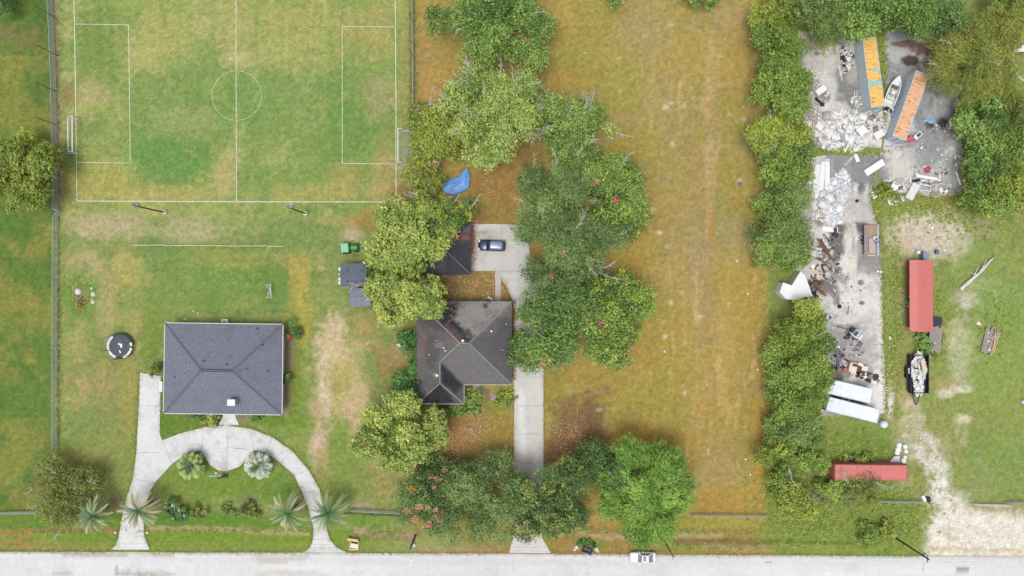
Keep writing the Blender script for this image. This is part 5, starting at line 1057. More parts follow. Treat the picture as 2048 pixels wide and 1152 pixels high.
# ------------------------------------------------------------------ vehicles
M_TYRE = mat('tyre', (40, 40, 42), .85, 0, .05, 4); M_RIM = mat('rim', (176, 178, 180), .35, .5, .03, 3); M_CGL = mat('car_glass', (54, 62, 74), .06, 0, 0, 1, spec=.7)
def wheel(root, x, y, r=.33, w=.22):
    t = MB().lathe([(r * .6, -w / 2), (r * .95, -w / 2), (r, -w * .3), (r, w * .3), (r * .95, w / 2), (r * .6, w / 2)], 16, (x, y, r), 'Y').build('wheel', M_TYRE, root, True); s = 1 if y > 0 else -1
    MB().lathe([(.01, -.02 + s * w * .35), (r * .6, -.02 + s * w * .35), (r * .6, s * w * .46), (.01, s * w * .46)], 12, (x, y, r), 'Y').build('rim', M_RIM, t)
def car(label, loc, rz, L, Wd, paint, suv, glass=M_CGL, roofm=None, name='parked_car'):
    root = thing(name, label, 'car', loc, rz); hw = Wd / 2
    st = [(-.5, .60, .58), (-.485, .78, .68), (-.45, .9, .76), (-.38, .97, .84), (-.25, 1, .96), (-.1, 1, 1.0), (.2, 1, 1.0), (.36, .99, 1.0), (.44, .95, .98), (.48, .86, .92), (.5, .68, .8)]
    dz = .08 if suv else -.02; rings = []
    for t, w, z in st:
        z += dz; w *= hw; x = t * L; rings.append([(x, -w * .9, .24), (x, -w, .42), (x, -w, z - .2), (x, -w * .93, z - .06), (x, -w * .72, z), (x, 0, z + .045), (x, w * .72, z), (x, w * .93, z - .06), (x, w, z - .2), (x, w, .42), (x, w * .9, .24)])
    body = MB().loft(rings).build('body', paint, root, True); zb = .98 + dz; zt = (1.62 if suv else 1.42)
    fb, ff, rb, rf = (-.21 * L, -.07 * L, (.47 if suv else .39) * L, (.40 if suv else .20) * L); wb, wt = hw * .88, hw * .70
    qd = dict(a=(fb, -wb, zb), b=(fb, wb, zb), c=(ff, wt, zt), d=(ff, -wt, zt), e=(rb, -wb, zb), f=(rb, wb, zb), g=(rf, wt, zt), h=(rf, -wt, zt)); v = {k: Vector(p) for k, p in qd.items()}
    MB().slab([v['a'], v['b'], v['c'], v['d']], .03).build('windshield', glass, root); MB().slab([v['e'], v['h'], v['g'], v['f']], .03).build('rear_window', glass, root)
    for s, ks in ((-1, 'aehd'), (1, 'bfgc')):
        p0, p1, p2, p3 = [v[k] for k in ks]
        for t0, t1 in ((.06, .47), (.52, .95)): MB().slab([p0.lerp(p1, t0), p0.lerp(p1, t1), p3.lerp(p2, t1), p3.lerp(p2, t0)], .02).build('side_window', glass, root)
    mb = MB()
    for a, b in (('a', 'd'), ('b', 'c'), ('e', 'h'), ('f', 'g')): mb.bar(v[a], v[b], .12, .07)
    for s in (-1, 1): m0 = v['a'].lerp(v['e'], .5) if s < 0 else v['b'].lerp(v['f'], .5); m1 = v['d'].lerp(v['h'], .5) if s < 0 else v['c'].lerp(v['g'], .5); mb.bar(m0, m1, .09, .05)
    mb.build('pillar', paint, root)
    rr = []
    for t in (0, .08, .25, .5, .75, .92, 1):
        x = ff + (rf - ff) * t; w = wt * (1.0 if .05 < t < .95 else .93); z = zt + .07 * math.sin(math.pi * (.1 + .8 * t)); rr.append([(x, -w * 1.03, zt - .04), (x, -w * .97, z - .03), (x, -w * .5, z), (x, w * .5, z), (x, w * .97, z - .03), (x, w * 1.03, zt - .04)])
    roof = MB().loft(rr).build('roof', roofm or paint, root, True)
    if suv:
        for s in (-1, 1): MB().path([(ff + .2, s * wt * .93, zt + .05), (ff + .35, s * wt * .93, zt + .12), (rf - .35, s * wt * .93, zt + .12), (rf - .2, s * wt * .93, zt + .05)], .025, 6).build('roof_rail', M_RIM, roof)
    else: MB().box(((ff + rf) / 2 - .15, 0, zt + .078), (.5, .85, .03)).build('sunroof', mat('sunroof', (150, 150, 148), .1, 0, 0, 1, spec=.6), roof)
    for sx in (-.31, .29):
        for s in (-1, 1): wheel(root, sx * L, s * (hw - .12))
    for s in (-1, 1):
        MB().box((fb + .25, s * (hw + .08), zb + .06), (.16, .2, .13)).build('mirror', paint, root); MB().box((-.455 * L, s * hw * .68, .70 + dz), (.3, .34, .12), rz=s * .5).build('headlight', mat('headlight', (228, 232, 236), .2), root); MB().box((.485 * L, s * hw * .72, .82 + dz), (.12, .3, .14), rz=-s * .5).build('taillight', mat('taillight', (150, 40, 40), .3), root)
    MB().box((-.492 * L, 0, .5 + dz), (.06, Wd * .5, .16)).build('grille', M_DARK, root)
M_NAVY = mat('navy_paint', (44, 54, 84), .18, .3, .0, 1, spec=.7); car('dark blue car parked on the concrete pad beside the garage', Vector((P(983.5, 491, .9).x, P(983.5, 491, .9).y, .07)), R(-2.5), 4.75, 1.9, M_NAVY, True, M_CGL, mat('roof_painted_reflection', (122, 142, 178), .2, .2, .03, 1, spec=.6))  # navy car's roof painted paler: reflected light put into its colour
M_WCAR = mat('white_car_paint', (250, 250, 250), .25, 0, .0, 1, spec=.5); car('white saloon car with sunroof parked at the edge of the road', Vector((P(1286, 1115, .8).x, P(1286, 1115, .8).y, .05)), R(0), 4.55, 1.82, M_WCAR, False, mat('pale_glass', (132, 140, 148), .08, 0, 0, 1, spec=.6))
# green tractor
c0 = P(697, 496, 1.2); root = thing('tractor', 'green tractor with a green canopy roof beside the garden shed', 'tractor', (c0.x, c0.y, 0), R(4)); M_GR = mat('tractor_green', (84, 158, 92), .4, 0, .06, 2); M_CAN = mat('canopy_green', (132, 204, 164), .5, 0, .05, 2); M_YEL = mat('tractor_yellow', (214, 190, 70), .5)
MB().loft([[(x, -w, .75), (x, -w, z - .1), (x, -w * .7, z), (x, w * .7, z), (x, w, z - .1), (x, w, .75)] for x, w, z in ((.25, .36, 1.3), (.9, .36, 1.28), (1.45, .33, 1.2), (1.6, .26, 1.1))]).build('hood', M_GR, root); MB().box((.2, 0, .65), (2.4, .45, .4)).build('chassis', M_GR, root)
MB().loft([[(x, -.78, 2.15), (x, -.8, 2.2), (x, -.7, z), (x, .7, z), (x, .8, 2.2), (x, .78, 2.15)] for x, z in ((-1.15, 2.2), (-1.1, 2.27), (.18, 2.27), (.25, 2.2))]).build('canopy', M_CAN, root)
for s in (-1, 1):
    for x in (-1.0, .1): MB().tube((x, s * .62, .9), (x, s * .68, 2.18), .035, .035, 6).build('canopy_post', M_DARK, root)
    t = MB().lathe([(.3, -.19), (.62, -.19), (.66, -.1), (.66, .1), (.62, .19), (.3, .19)], 18, (-.55, s * .75, .66), 'Y').build('rear_wheel', M_TYRE, root); MB().lathe([(.02, s * .1), (.34, s * .1), (.34, s * .2), (.02, s * .2)], 10, (-.55, s * .75, .66), 'Y').build('hub', M_YEL, t)
    t = MB().lathe([(.18, -.13), (.36, -.13), (.38, 0), (.36, .13), (.18, .13)], 14, (1.15, s * .62, .38), 'Y').build('front_wheel', M_TYRE, root); MB().lathe([(.02, s * .06), (.2, s * .06), (.2, s * .14), (.02, s * .14)], 10, (1.15, s * .62, .38), 'Y').build('hub', M_YEL, t); MB().path([(.35, s * .5, 1.15), (1.5, s * .5, 1.05), (2.0, s * .5, .4)], .07, 4).build('loader_arm', M_GR, root)
MB().box((-.35, 0, 1.15), (.5, .5, .5)).build('seat', M_DARK, root); MB().path([(.2, 0, 1.25), (.0, 0, 1.5)], .03, 5).build('steering_column', M_DARK, root)
MB().loft([[(2.0, y, .1), (2.55, y, .1), (2.6, y, .16), (2.15, y, .55), (2.0, y, .55)] for y in (-.85, .85)]).build('bucket', M_GR, root); MB().box((-1.75, 0, .35), (.12, 1.5, .55)).build('box_blade', mat('blade_tan', (176, 158, 140), .8), root)
for y in (-.72, .0, .72): MB().box((-1.5, y, .3), (.55, .06, .5)).build('blade_side', mat('blade_tan', (176, 158, 140), .8), root)
# roadside: yellow frame, sofa, rubbish bags
a = P(709, 1087); root = thing('wooden_frame_chair', 'pale yellow wooden chair frame dumped on the verge by the right drive mouth', 'furniture', a, R(-8)); M_PINE = mat('pine', (240, 206, 146), .7, 0, .12, 3)
MB().box((-.3, .8, .55), (1.9, .5, .12), rx=.3).build('back_panel', M_PINE, root)
for x in (-1.1, -.7, -.3, .1, .5): MB().box((x, .8, .64), (.08, .5, .05), rx=.3).build('slat', M_PINE, root)
for x in (-.62, .82): MB().bar((x, -.9, .45), (x + .0, .75, .6), .12, .14).build('side_rail', M_PINE, root)
for x in (-.62, .82):
    for y in (-.85, .6): MB().box((x, y, .24), (.1, .1, .48)).build('leg', M_PINE, root)
MB().box((.1, -.25, .42), (1.3, .8, .12)).build('seat', mat('cushion_white', (240, 236, 224), .9, 0, .1, 2), root); MB().bar((-.75, -.95, .4), (.9, -.75, .45), .22, .16).build('front_rail', M_PINE, root)
a = P(1174, 1098.5); root = thing('sofa', 'dark navy two-seat sofa dumped on the verge left of the white car', 'sofa', a, R(-23)); M_SOFA = mat('sofa_navy', (46, 56, 86), .8, 0, .12, 3); M_SOFB = mat('sofa_cushion', (86, 92, 116), .8, 0, .12, 3)
MB().box((0, 0, .22), (1.75, .85, .3)).build('base', M_SOFA, root); MB().box((0, -.36, .55), (1.75, .22, .5)).build('backrest', M_SOFA, root)
for s in (-1, 1): MB().box((s * .8, .04, .45), (.2, .8, .3)).build('armrest', M_SOFA, root); MB().box((s * .34, .1, .43), (.6, .58, .14)).build('seat_cushion', M_SOFB, root)
rg = random.Random(9); M_BAG = [mat('rubbish_%d' % i, c, .8, 0, .15, 3) for i, c in enumerate(((236, 234, 230), (70, 74, 84), (206, 200, 196), (150, 140, 130)))]
def lump(c, r, rg): return MB().lathe([(r * .75, 0), (r, r * .35), (r * .7, r * .8), (r * .12, r)], 7, c)
for k, (x, y, lb) in enumerate(((1153, 1094, 'pale rubbish bag left of the navy sofa'), (1149, 1099, 'white scrap of rubbish at the kerb left of the sofa'), (1157, 1091, 'dark rubbish bag touching the pale one by the sofa'), (1193, 1098, 'white rubbish bag just right of the navy sofa'), (1196, 1102, 'small grey rubbish bag right of the sofa nearest the road'))):
    solo(lump(P(x, y), (.4, .25, .28, .4, .3)[k], rg), 'rubbish_bag', M_BAG[(0, 0, 1, 0, 2)[k]], lb, 'rubbish', 'rubbish around the sofa')
T(1172, 1086, 18, 7, .5, 'shrub', 'tuft of taller green weeds behind the navy sofa', seed=120, dens=130, **SH)
# blue tarp
V = []; Fc = []; rg = np.random.RandomState(2); out = [P(*p) for p in ((880, 372), (905, 358), (925, 350), (934, 335), (940, 350), (937, 378), (912, 390), (893, 388))]; cen = P(912, 370)
for k_, s_ in enumerate((1, .66, .33)): V += [tuple(cen + (p - cen) * s_ + Vector((rg.normal(0, .08), rg.normal(0, .08), .7 + (1 - s_) * .6 + rg.uniform(-.14, .14)))) for p in out]
V.append(tuple(cen + Vector((0, 0, 1.4)))); n = 8
for k_ in range(2): Fc += [(k_ * n + i, k_ * n + (i + 1) % n, (k_ + 1) * n + (i + 1) % n, (k_ + 1) * n + i) for i in range(n)]
Fc += [(2 * n + i, 2 * n + (i + 1) % n, 3 * n) for i in range(n)]
Fc += [(i, (i + 1) % n, 3 * n + 1 + (i + 1) % n, 3 * n + 1 + i) for i in range(n)]; V += [(p[0], p[1], .03) for p in V[:n]]
solo(MB().add(V, Fc), 'tarp', mat('blue_tarp', (116, 172, 240), .45, 0, .2, 2.0, bump=.5, fine=.15, fscale=5), 'bright blue tarp draped on the ground between the trees', 'tarp')
# small garden details
for x, y, r_, lb in ((972, 838, .5, 'ring of grey stones in the leaf-strewn front lawn, nearer the house'), (986, 899, .55, 'ring of pale stones in the leaf-strewn front lawn, nearer the road')):
    root = thing('stone_ring', lb, 'stones', P(x, y)); 
    for i in range(11): a_ = i * 2 * math.pi / 11; MB().box((r_ * math.cos(a_), r_ * math.sin(a_), .06), (.2, .14, .14), a_ + 1.57).build('stone', mat('ring_stone', (186, 164, 150), .9, 0, .15, 4), root)
for k, (x, y, c_) in enumerate(((802, 672, (240, 236, 230)), (800, 680, (236, 232, 226)), (798, 690, (226, 222, 214)))): solo(MB().box(P(x, y) + Vector((0, 0, .12)), (.7, .45, .24), rz=.4 + k), 'pale_block', mat('pale_block', (240, 236, 230), .9, 0, .1, 2), ['pale block nearest the yellow-green tree by the left wall of the dark house', 'middle pale block left of the dark house wall', 'lowest pale block left of the upright bright bush'][k], 'block', 'pale blocks by the dark house')
root = thing('garden_bench', 'white garden bench frame against the upper eave of the dark house', 'bench', P(981, 597), R(-25)); MB().box((0, 0, .42), (1.1, .35, .05)).build('seat', M_WHITE, root); MB().box((0, .18, .65), (1.1, .05, .4)).build('backrest', M_WHITE, root)
for s in (-1, 1): MB().box((s * .48, 0, .2), (.06, .34, .4)).build('leg', M_WHITE, root)
solo(MB().lathe([(.4, 0), (.42, .03), (.05, .05)], 14, P(1479, 368)), 'manhole_cover', mat('manhole', (122, 116, 110), .8), 'round grey cover in the grass of the golden lot', 'cover')
for k, (x, y) in enumerate(((1491, 918), (1500, 949), (1495, 587), (1474, 522), (1515, 739), (1329, 703))): solo(lump(P(x, y), .22, None), 'pale_scrap', M_BAG[0], ['white scrap of paper in the golden lot, lower right, upper of two', 'white scrap in the golden lot, lower right, lower of two', 'white scrap on the golden lot level with the white tarp', 'white scrap on the golden lot right of its centre line', 'pale stone beside the hedgerow in the golden lot', 'small white scrap just right of the big trees'][k], 'litter', 'litter on the lot')
for k, (x, y) in enumerate(((387, 623), (396, 626), (371, 638))): solo(lump(P(x, y), .16, None), 'garden_ball', mat('ball_cream', (240, 232, 180), .6), ['pale ball on the lawn, left of the pair above the grey roof', 'pale ball on the lawn, right of the pair above the grey roof', 'pale ball on the lawn nearest the grey roof edge'][k], 'ball', 'balls on the lawn')
for k, (x, y, lb) in enumerate(((234, 1063, 'left white marker at the left drive mouth'), (297, 1063, 'right white marker at the left drive mouth'))): solo(MB().box(P(x, y) + Vector((0, 0, .3)), (.3, .3, .6)), 'marker_post', M_WHITE, lb, 'post', 'drive markers')
# ------------------------------------------------------------------ scrap yard
M_SHEET = mat('white_sheet', (246, 247, 248), .6, 0, .05, 1.2, fine=.05); M_SHEETD = mat('weathered_white', (228, 228, 224), .7, 0, .10, 1.5, fine=.1); M_RUST = mat('rust', (124, 88, 72), .9, 0, .25, 3); M_STEEL = mat('scrap_steel', (150, 152, 158), .5, .2, .15, 3)
M_CREAM = mat('cream_paint', (240, 226, 200), .6, 0, .08, 2); M_REDP = mat('red_plastic', (216, 96, 104), .6, 0, .15, 2); M_GPL = mat('grey_plank', (164, 156, 150), .9, 0, .2, 2, aniso=(1, 6, 1)); M_TPL = mat('tan_plank', (226, 196, 148), .85, 0, .15, 2); M_BLK = mat('black_sheet', (40, 40, 46), .5, 0, .1, 3); M_VCS = mat('scrap_vc', vc=True, rough=.75, var=.08, scale=3)
def flat(label, pts, z, th, m, name, cat, group=None, dz=0.0):
    """loose plate lying on the ground; pts = outline in plan, dz lifts the far end"""
    W_ = [P(*p) for p in pts]; n = len(W_); q_ = [w + Vector((0, 0, z + (dz * (i >= n / 2)))) for i, w in enumerate(W_)]
    return solo(MB().slab(q_, th), name, m, label, cat, group)
def rect(cx, cy, l, w, ang):
    c, s = math.cos(R(ang)), math.sin(R(ang)); return [(cx + c * a * l / 2 - s * b * w / 2, cy + s * a * l / 2 + c * b * w / 2) for a, b in ((-1, -1), (1, -1), (1, 1), (-1, 1))]
def rod(label, a, b, r, m, name='pole', cat='pole', group='loose poles and pipes in the yard', z=.12, z2=None):
    return solo(MB().tube(P(*a) + Vector((0, 0, z)), P(*b) + Vector((0, 0, z2 or z)), r, r, 6), name, m, label, cat, group)
WHT = [(255, 255, 255), (250, 250, 248), (244, 244, 242), (222, 220, 218), (252, 246, 236), (196, 194, 192), (228, 220, 212)]
def rubble(label, cx, cy, rx, ry, n, s0, s1, cols, ang=0, h=.35, seed=0, name='rubble', cat='rubble', root=None, base=None, thin=.35):
    rg = np.random.RandomState(seed); ca, sa = math.cos(R(ang)), math.sin(R(ang)); V = []; Fc = []; C = []
    c0 = P(cx, cy) if base is None else Vector(base)
    for i in range(n):
        r_ = math.sqrt(rg.rand()); t = rg.rand() * 6.283; u, v = rx * r_ * math.cos(t) * (1 + .25 * math.sin(3 * t + seed)), ry * r_ * math.sin(t) * (1 + .25 * math.cos(2 * t + seed)); x, y = (u * ca - v * sa) / S, -(u * sa + v * ca) / S
        l = rg.uniform(s0, s1) * (1 if rg.rand() > .12 else 1.8); d = (l, l * rg.uniform(.25, .9), max(.03, l * rg.uniform(.05, thin)))
        M = Matrix.Translation((x, y, max(d[2] / 2, h * (1 - r_ * .8) * rg.rand()) + .03)) @ Matrix.Rotation(rg.rand() * 6.28, 4, 'Z') @ Matrix.Rotation(rg.normal(0, .14), 4, 'X') @ Matrix.Rotation(rg.normal(0, .12), 4, 'Y')
        k = len(V)
        for e in (-1, 1):
            for a, b in ((-1, -1), (1, -1), (1, 1), (-1, 1)): V.append(tuple(M @ Vector((a * d[0] / 2, b * d[1] / 2, e * d[2] / 2))))
        Fc += [(k + 3, k + 2, k + 1, k), (k + 4, k + 5, k + 6, k + 7), (k, k + 1, k + 5, k + 4), (k + 1, k + 2, k + 6, k + 5), (k + 2, k + 3, k + 7, k + 6), (k + 3, k, k + 4, k + 7)]; C += [A(cols[rg.randint(len(cols))])] * 8
    me = np_mesh(name, V, Fc, np.array(C)); me.materials.append(M_VCS); o = link(name, me, root); o.location = c0
    if root is None: tag(o, label, cat, None, 'stuff')
    else: o['kind'] = 'stuff'
    return o
DK = [(90, 80, 78), (70, 66, 70), (126, 110, 100), (150, 140, 134), (60, 56, 60)]; BR = [(120, 92, 84), (98, 74, 70), (140, 116, 104), (84, 66, 64), (160, 148, 140)]
rubble('heap of white household junk beside the yellow-topped container', 1693, 116, 13, 30, 260, .12, .6, WHT + DK[:2], -12, .5, 1); rubble('dark rags in the white junk heap beside the yellow-topped container', 1686, 112, 7, 9, 26, .25, .6, [(40, 42, 62), (70, 60, 66)], 0, .6, 2)
rubble('broad spread of broken white boards below the yellow-topped container', 1690, 262, 82, 34, 1200, .12, .85, WHT[:3] + WHT, 2, .35, 3); rubble('grey-brown broken masonry beside the foot of the boat', 1748, 252, 20, 16, 110, .25, .8, WHT + DK[2:4] * 2, 0, .4, 4)
rubble('long white heap of splintered sheets beside the big white sheets', 1672, 396, 26, 56, 800, .14, .9, WHT[:4] + [(214, 224, 236), (230, 236, 244)], 22, .5, 5); rubble('scattered white crumbs below the long white heap', 1652, 430, 26, 16, 150, .15, .6, WHT + [(170, 168, 166)], 0, .3, 6)
rubble('rusty dark scrap strewn along the hedgerow side of the lower slab', 1650, 520, 26, 70, 120, .12, .6, BR + DK, 10, .2, 51); rubble('dark oily scrap around the junk vehicles', 1690, 700, 34, 36, 90, .12, .5, DK + BR, 0, .15, 52)
rubble('dark rubble in the shade of the hedgerow left of the big white sheets', 1608, 372, 12, 26, 90, .15, .5, DK + WHT[:3], 0, .3, 7); rubble('white scrap strewn along the lower rim of the right yard slab', 1812, 370, 52, 15, 360, .12, .6, WHT, 3, .3, 8); rubble('mixed grey scrap near the framed panel', 1868, 368, 34, 9, 90, .2, .6, WHT[3:] + DK[2:4], 8, .3, 9)
rubble('dark brown scrap heap beside the white tarp', 1623, 576, 13, 22, 110, .2, .7, BR, 20, .4, 10); rubble('dark scrap heap beside the stripped cream vehicle', 1735, 752, 26, 8, 90, .2, .7, DK + WHT[:2], 10, .4, 11); rubble('small scrap scattered near the hedgerow below the white poles', 1655, 633, 14, 6, 40, .2, .5, DK + WHT[2:5], 0, .2, 12)
rubble('dark scrap between the two white containers', 1690, 797, 40, 4, 60, .2, .6, BR + WHT[2:4], 14, .3, 13); rubble('small white litter on the grass beside the concrete edge', 1778, 720, 10, 60, 24, .12, .35, WHT[:3], 0, .06, 14); rubble('pale stones scattered on the bare soil above the red shed', 1860, 470, 60, 46, 90, .10, .35, WHT[2:], 0, .06, 15); rubble('pale stones scattered along the dirt track', 1870, 920, 30, 70, 70, .10, .3, WHT[2:], -20, .06, 16); rubble('loose gravel at the yard entrance', 1950, 1070, 110, 34, 60, .05, .14, WHT[2:], 0, .03, 17)
rubble('small debris on the concrete around the container ends', 1640, 210, 34, 90, 380, .07, .45, WHT, 0, .06, 18); rubble('fragments on the concrete between containers and rubble', 1718, 215, 24, 30, 120, .12, .5, WHT, 0, .1, 19); rubble('fragments strewn over the right yard slab', 1870, 310, 54, 70, 150, .08, .4, WHT + DK[2:4], 0, .05, 20); rubble('fragments on the long lower slab', 1700, 560, 50, 170, 260, .06, .36, WHT[2:] + DK[2:4], 0, .05, 21)
rubble('white rubbish in the weeds by the right slab corner', 1786, 396, 22, 12, 40, .2, .6, WHT[:4] + [(236, 238, 200)], 10, .25, 22); rubble('fallen branches and litter in the overgrown corner', 1640, 990, 60, 16, 60, .15, .6, BR + [(170, 160, 140)], 0, .15, 23)
for i, (cx, cy, l, w, a, lb, m) in enumerate([(1637, 254, 15, 13, 35, 'white square board at the upper left of the broken white spread', M_SHEET), (1655, 272, 11, 7, 40, 'small white board left of the grey-blue panel', M_SHEET), (1669, 276, 16, 9, 4, 'white board just left of the grey-blue panel', M_SHEET), (1684, 278, 8, 15, -6, 'grey-blue panel standing out in the broken white spread', mat('bluegrey_panel', (166, 176, 196), .5, 0, .06, 2)),
    (1691, 276, 7, 12, -4, 'white board just right of the grey-blue panel', M_SHEET), (1721, 262, 18, 16, -35, 'white tilted board in the middle of the broken white spread', M_SHEET), (1755, 270, 20, 14, -30, 'white tilted board next to the orange container foot', M_SHEET), (1647, 287, 12, 8, -15, 'white board at the lower left of the broken white spread', M_SHEETD), (1718, 284, 22, 8, -4, 'long white board along the lower rim of the broken white spread', M_SHEETD),
    (1736, 246, 12, 8, 20, 'pale board below the end of the yellow-topped container', M_SHEETD), (1716, 247, 20, 4, -10, 'narrow white board close to the yellow-topped container end', M_SHEET)]):
    flat(lb, rect(cx, cy, l, w, a), .38 + .02 * i, .05, m, 'loose_board', 'board', 'loose white boards', .15)
flat('long white sheet nearest the hedgerow, reaching lowest of the big sheets', [(1629, 330), (1644, 328), (1634, 398), (1621.5, 397)], .25, .05, M_SHEET, 'large_sheet', 'sheet', 'big white sheets'); flat('widest white sheet lying over the other big sheets', [(1641, 324), (1652, 323), (1645, 381), (1633, 381)], .34, .05, M_SHEET, 'large_sheet', 'sheet', 'big white sheets'); flat('straight white sheet farthest from the hedgerow of the big sheets', [(1650, 323.5), (1657, 323.5), (1657.5, 378), (1646.5, 379)], .43, .05, M_SHEET, 'large_sheet', 'sheet', 'big white sheets'); flat('small grey-white sheet at the head of the big sheets', rect(1653, 320, 10, 4, -8), .2, .04, M_SHEETD, 'loose_board', 'board', 'loose white boards')
flat('white rectangular sheet lying alone below the long white heap', rect(1659, 459, 32, 10, 4), .2, .05, M_SHEET, 'loose_board', 'board', 'loose white boards'); flat('small white square sheet beside the hedgerow near the rusty beams', rect(1625.5, 533, 8, 8, 22), .15, .05, M_SHEET, 'loose_board', 'board', 'loose white boards'); flat('pale flat plate beside the hedgerow among the junk vehicles', [(1667, 694), (1679, 689), (1679, 697)], .2, .05, M_SHEETD, 'loose_board', 'board', 'loose white boards'); flat('pale grey rectangular plate on the stained slab below the small cart', rect(1713, 690, 26, 10, -4), .12, .03, mat('grey_plate', (170, 178, 184), .6, 0, .08, 2), 'metal_plate', 'plate')
flat('white wedge-shaped board at the grass strip between the slabs', [(1706, 309), (1713, 309), (1719, 323), (1711, 325)], .25, .05, M_SHEET, 'loose_board', 'board', 'loose white boards')
# draped white tarp on the hedgerow side
out = [P(*p) for p in ((1549, 584), (1556, 565), (1572, 572), (1590, 543), (1597, 549), (1602, 558), (1614, 592), (1596, 594), (1582, 600), (1562, 598))]; cen = P(1586, 576); n = len(out); rg = np.random.RandomState(8); V = []; Fc = []
for k_, s_ in enumerate((1, .7, .35)): V += [tuple(cen + (p - cen) * s_ + Vector((0, 0, 2.3 + (1 - s_) * .2 + rg.uniform(-.07, .07)))) for p in out]
V.append(tuple(cen + Vector((0, 0, 2.55))))
for k_ in range(2): Fc += [(k_ * n + i, k_ * n + (i + 1) % n, (k_ + 1) * n + (i + 1) % n, (k_ + 1) * n + i) for i in range(n)]
Fc += [(2 * n + i, 2 * n + (i + 1) % n, 3 * n) for i in range(n)]; Fc += [(i, (i + 1) % n, 3 * n + 1 + (i + 1) % n, 3 * n + 1 + i) for i in range(n)]; V += [(p[0], p[1], .02) for p in V[:n]]
solo(MB().add(V, Fc), 'white_tarp', M_SHEET, 'large bright white tarp in the gap of the hedgerow', 'tarp')
# freezer, fridge, boxes
def chest(label, cx, cy, l, w, ang, h, m, name='chest_freezer', cat='freezer', lidm=None):
    c = P(cx, cy); root = thing(name, label, cat, (c.x, c.y, .06), -R(ang)); l /= S; w /= S
    MB().box((0, 0, h / 2), (l, w, h)).build('cabinet', m, root); MB().box((0, 0, h + .04), (l + .03, w + .03, .08)).build('lid', lidm or m, root); MB().box((0, w / 2 + .03, h - .05), (.3, .05, .05)).build('handle', M_DARK, root)
chest('white chest freezer standing alone on the upper left slab', 1638, 183, 21, 12, -35, .7, M_SHEET); chest('tall white refrigerator lying at the rim of the right slab', 1821, 384, 33, 15, -62, .6, M_SHEETD, 'refrigerator', 'refrigerator'); chest('long white cabinet lying tilted on the dark stained slab', 1746, 336, 42, 13, -33, .45, M_SHEET, 'long_cabinet', 'cabinet')
chest('white cabinet at the weedy corner of the right slab', 1785, 376, 14, 12, 25, .5, M_SHEET, 'small_cabinet', 'cabinet'); chest('narrow white cabinet below the weedy corner cabinet', 1793, 389, 8, 18, -22, .45, M_SHEETD, 'small_cabinet', 'cabinet'); chest('small dark box above the refrigerator', 1830, 362, 13, 6, -12, .4, M_BLK, 'dark_box', 'box'); chest('white block at the lower right of the right slab, left arm of the angled pair', 1880, 383, 5, 14, -35, .4, M_SHEET, 'white_block', 'block'); chest('white block at the lower right of the right slab, right arm of the angled pair', 1887, 385, 12, 5, -40, .4, M_SHEET, 'white_block', 'block')
chest('grey-blue metal cabinet against the upper end of the red shed', 1843, 512, 10, 15, 0, 1.2, mat('bluegrey_cab', (140, 152, 168), .6, 0, .08, 2), 'metal_cabinet', 'cabinet'); chest('white barrel-like box at the upper end of the red shed', 1832, 505, 6, 6, 0, .7, M_SHEET, 'white_box', 'box'); chest('small blue box right of the metal cabinet', 1871, 504, 6, 8, 10, .5, mat('blue_box', (86, 116, 156), .6), 'blue_box', 'box')
# framed panel, beam, bench boards, window
c = P(1847, 376); root = thing('framed_panel', 'grey panel in a white frame lying beside the refrigerator', 'panel', (c.x, c.y, .25), -R(8)); MB().box((0, 0, 0), (2.1, .85, .06)).build('panel', mat('screen_grey', (164, 168, 180), .5, 0, .08, 3), root)
for s in (-1, 1): MB().box((0, s * .47, .02), (2.3, .1, .12)).build('frame_rail', M_SHEET, root); MB().box((s * 1.1, 0, .02), (.1, .84, .12)).build('frame_rail', M_SHEET, root)
solo(MB().bar(P(1830, 352) + Vector((0, 0, .25)), P(1872, 359) + Vector((0, 0, .25)), .5, .4), 'white_beam', M_SHEET, 'thick white beam lying above the framed panel', 'beam'); solo(MB().box(P(1875.5, 354) + Vector((0, 0, .3)), (.25, .7, .5), rz=.1), 'white_post', M_SHEET, 'short white post at the right end of the thick white beam', 'post'); solo(MB().box(P(1830, 348) + Vector((0, 0, .25)), (.6, .3, .4), rz=.8), 'white_post', M_SHEETD, 'short white stub at the left end of the thick white beam', 'post')
for i in range(3): flat(['upper white plank of the three at the slab edge', 'middle white plank of the three at the slab edge', 'lower white plank of the three at the slab edge'][i], rect(1752 + i * 1.6, 382 + i * 4.8, 22, 3.6, -27), .2, .08, M_SHEET, 'plank', 'plank', 'three white planks')
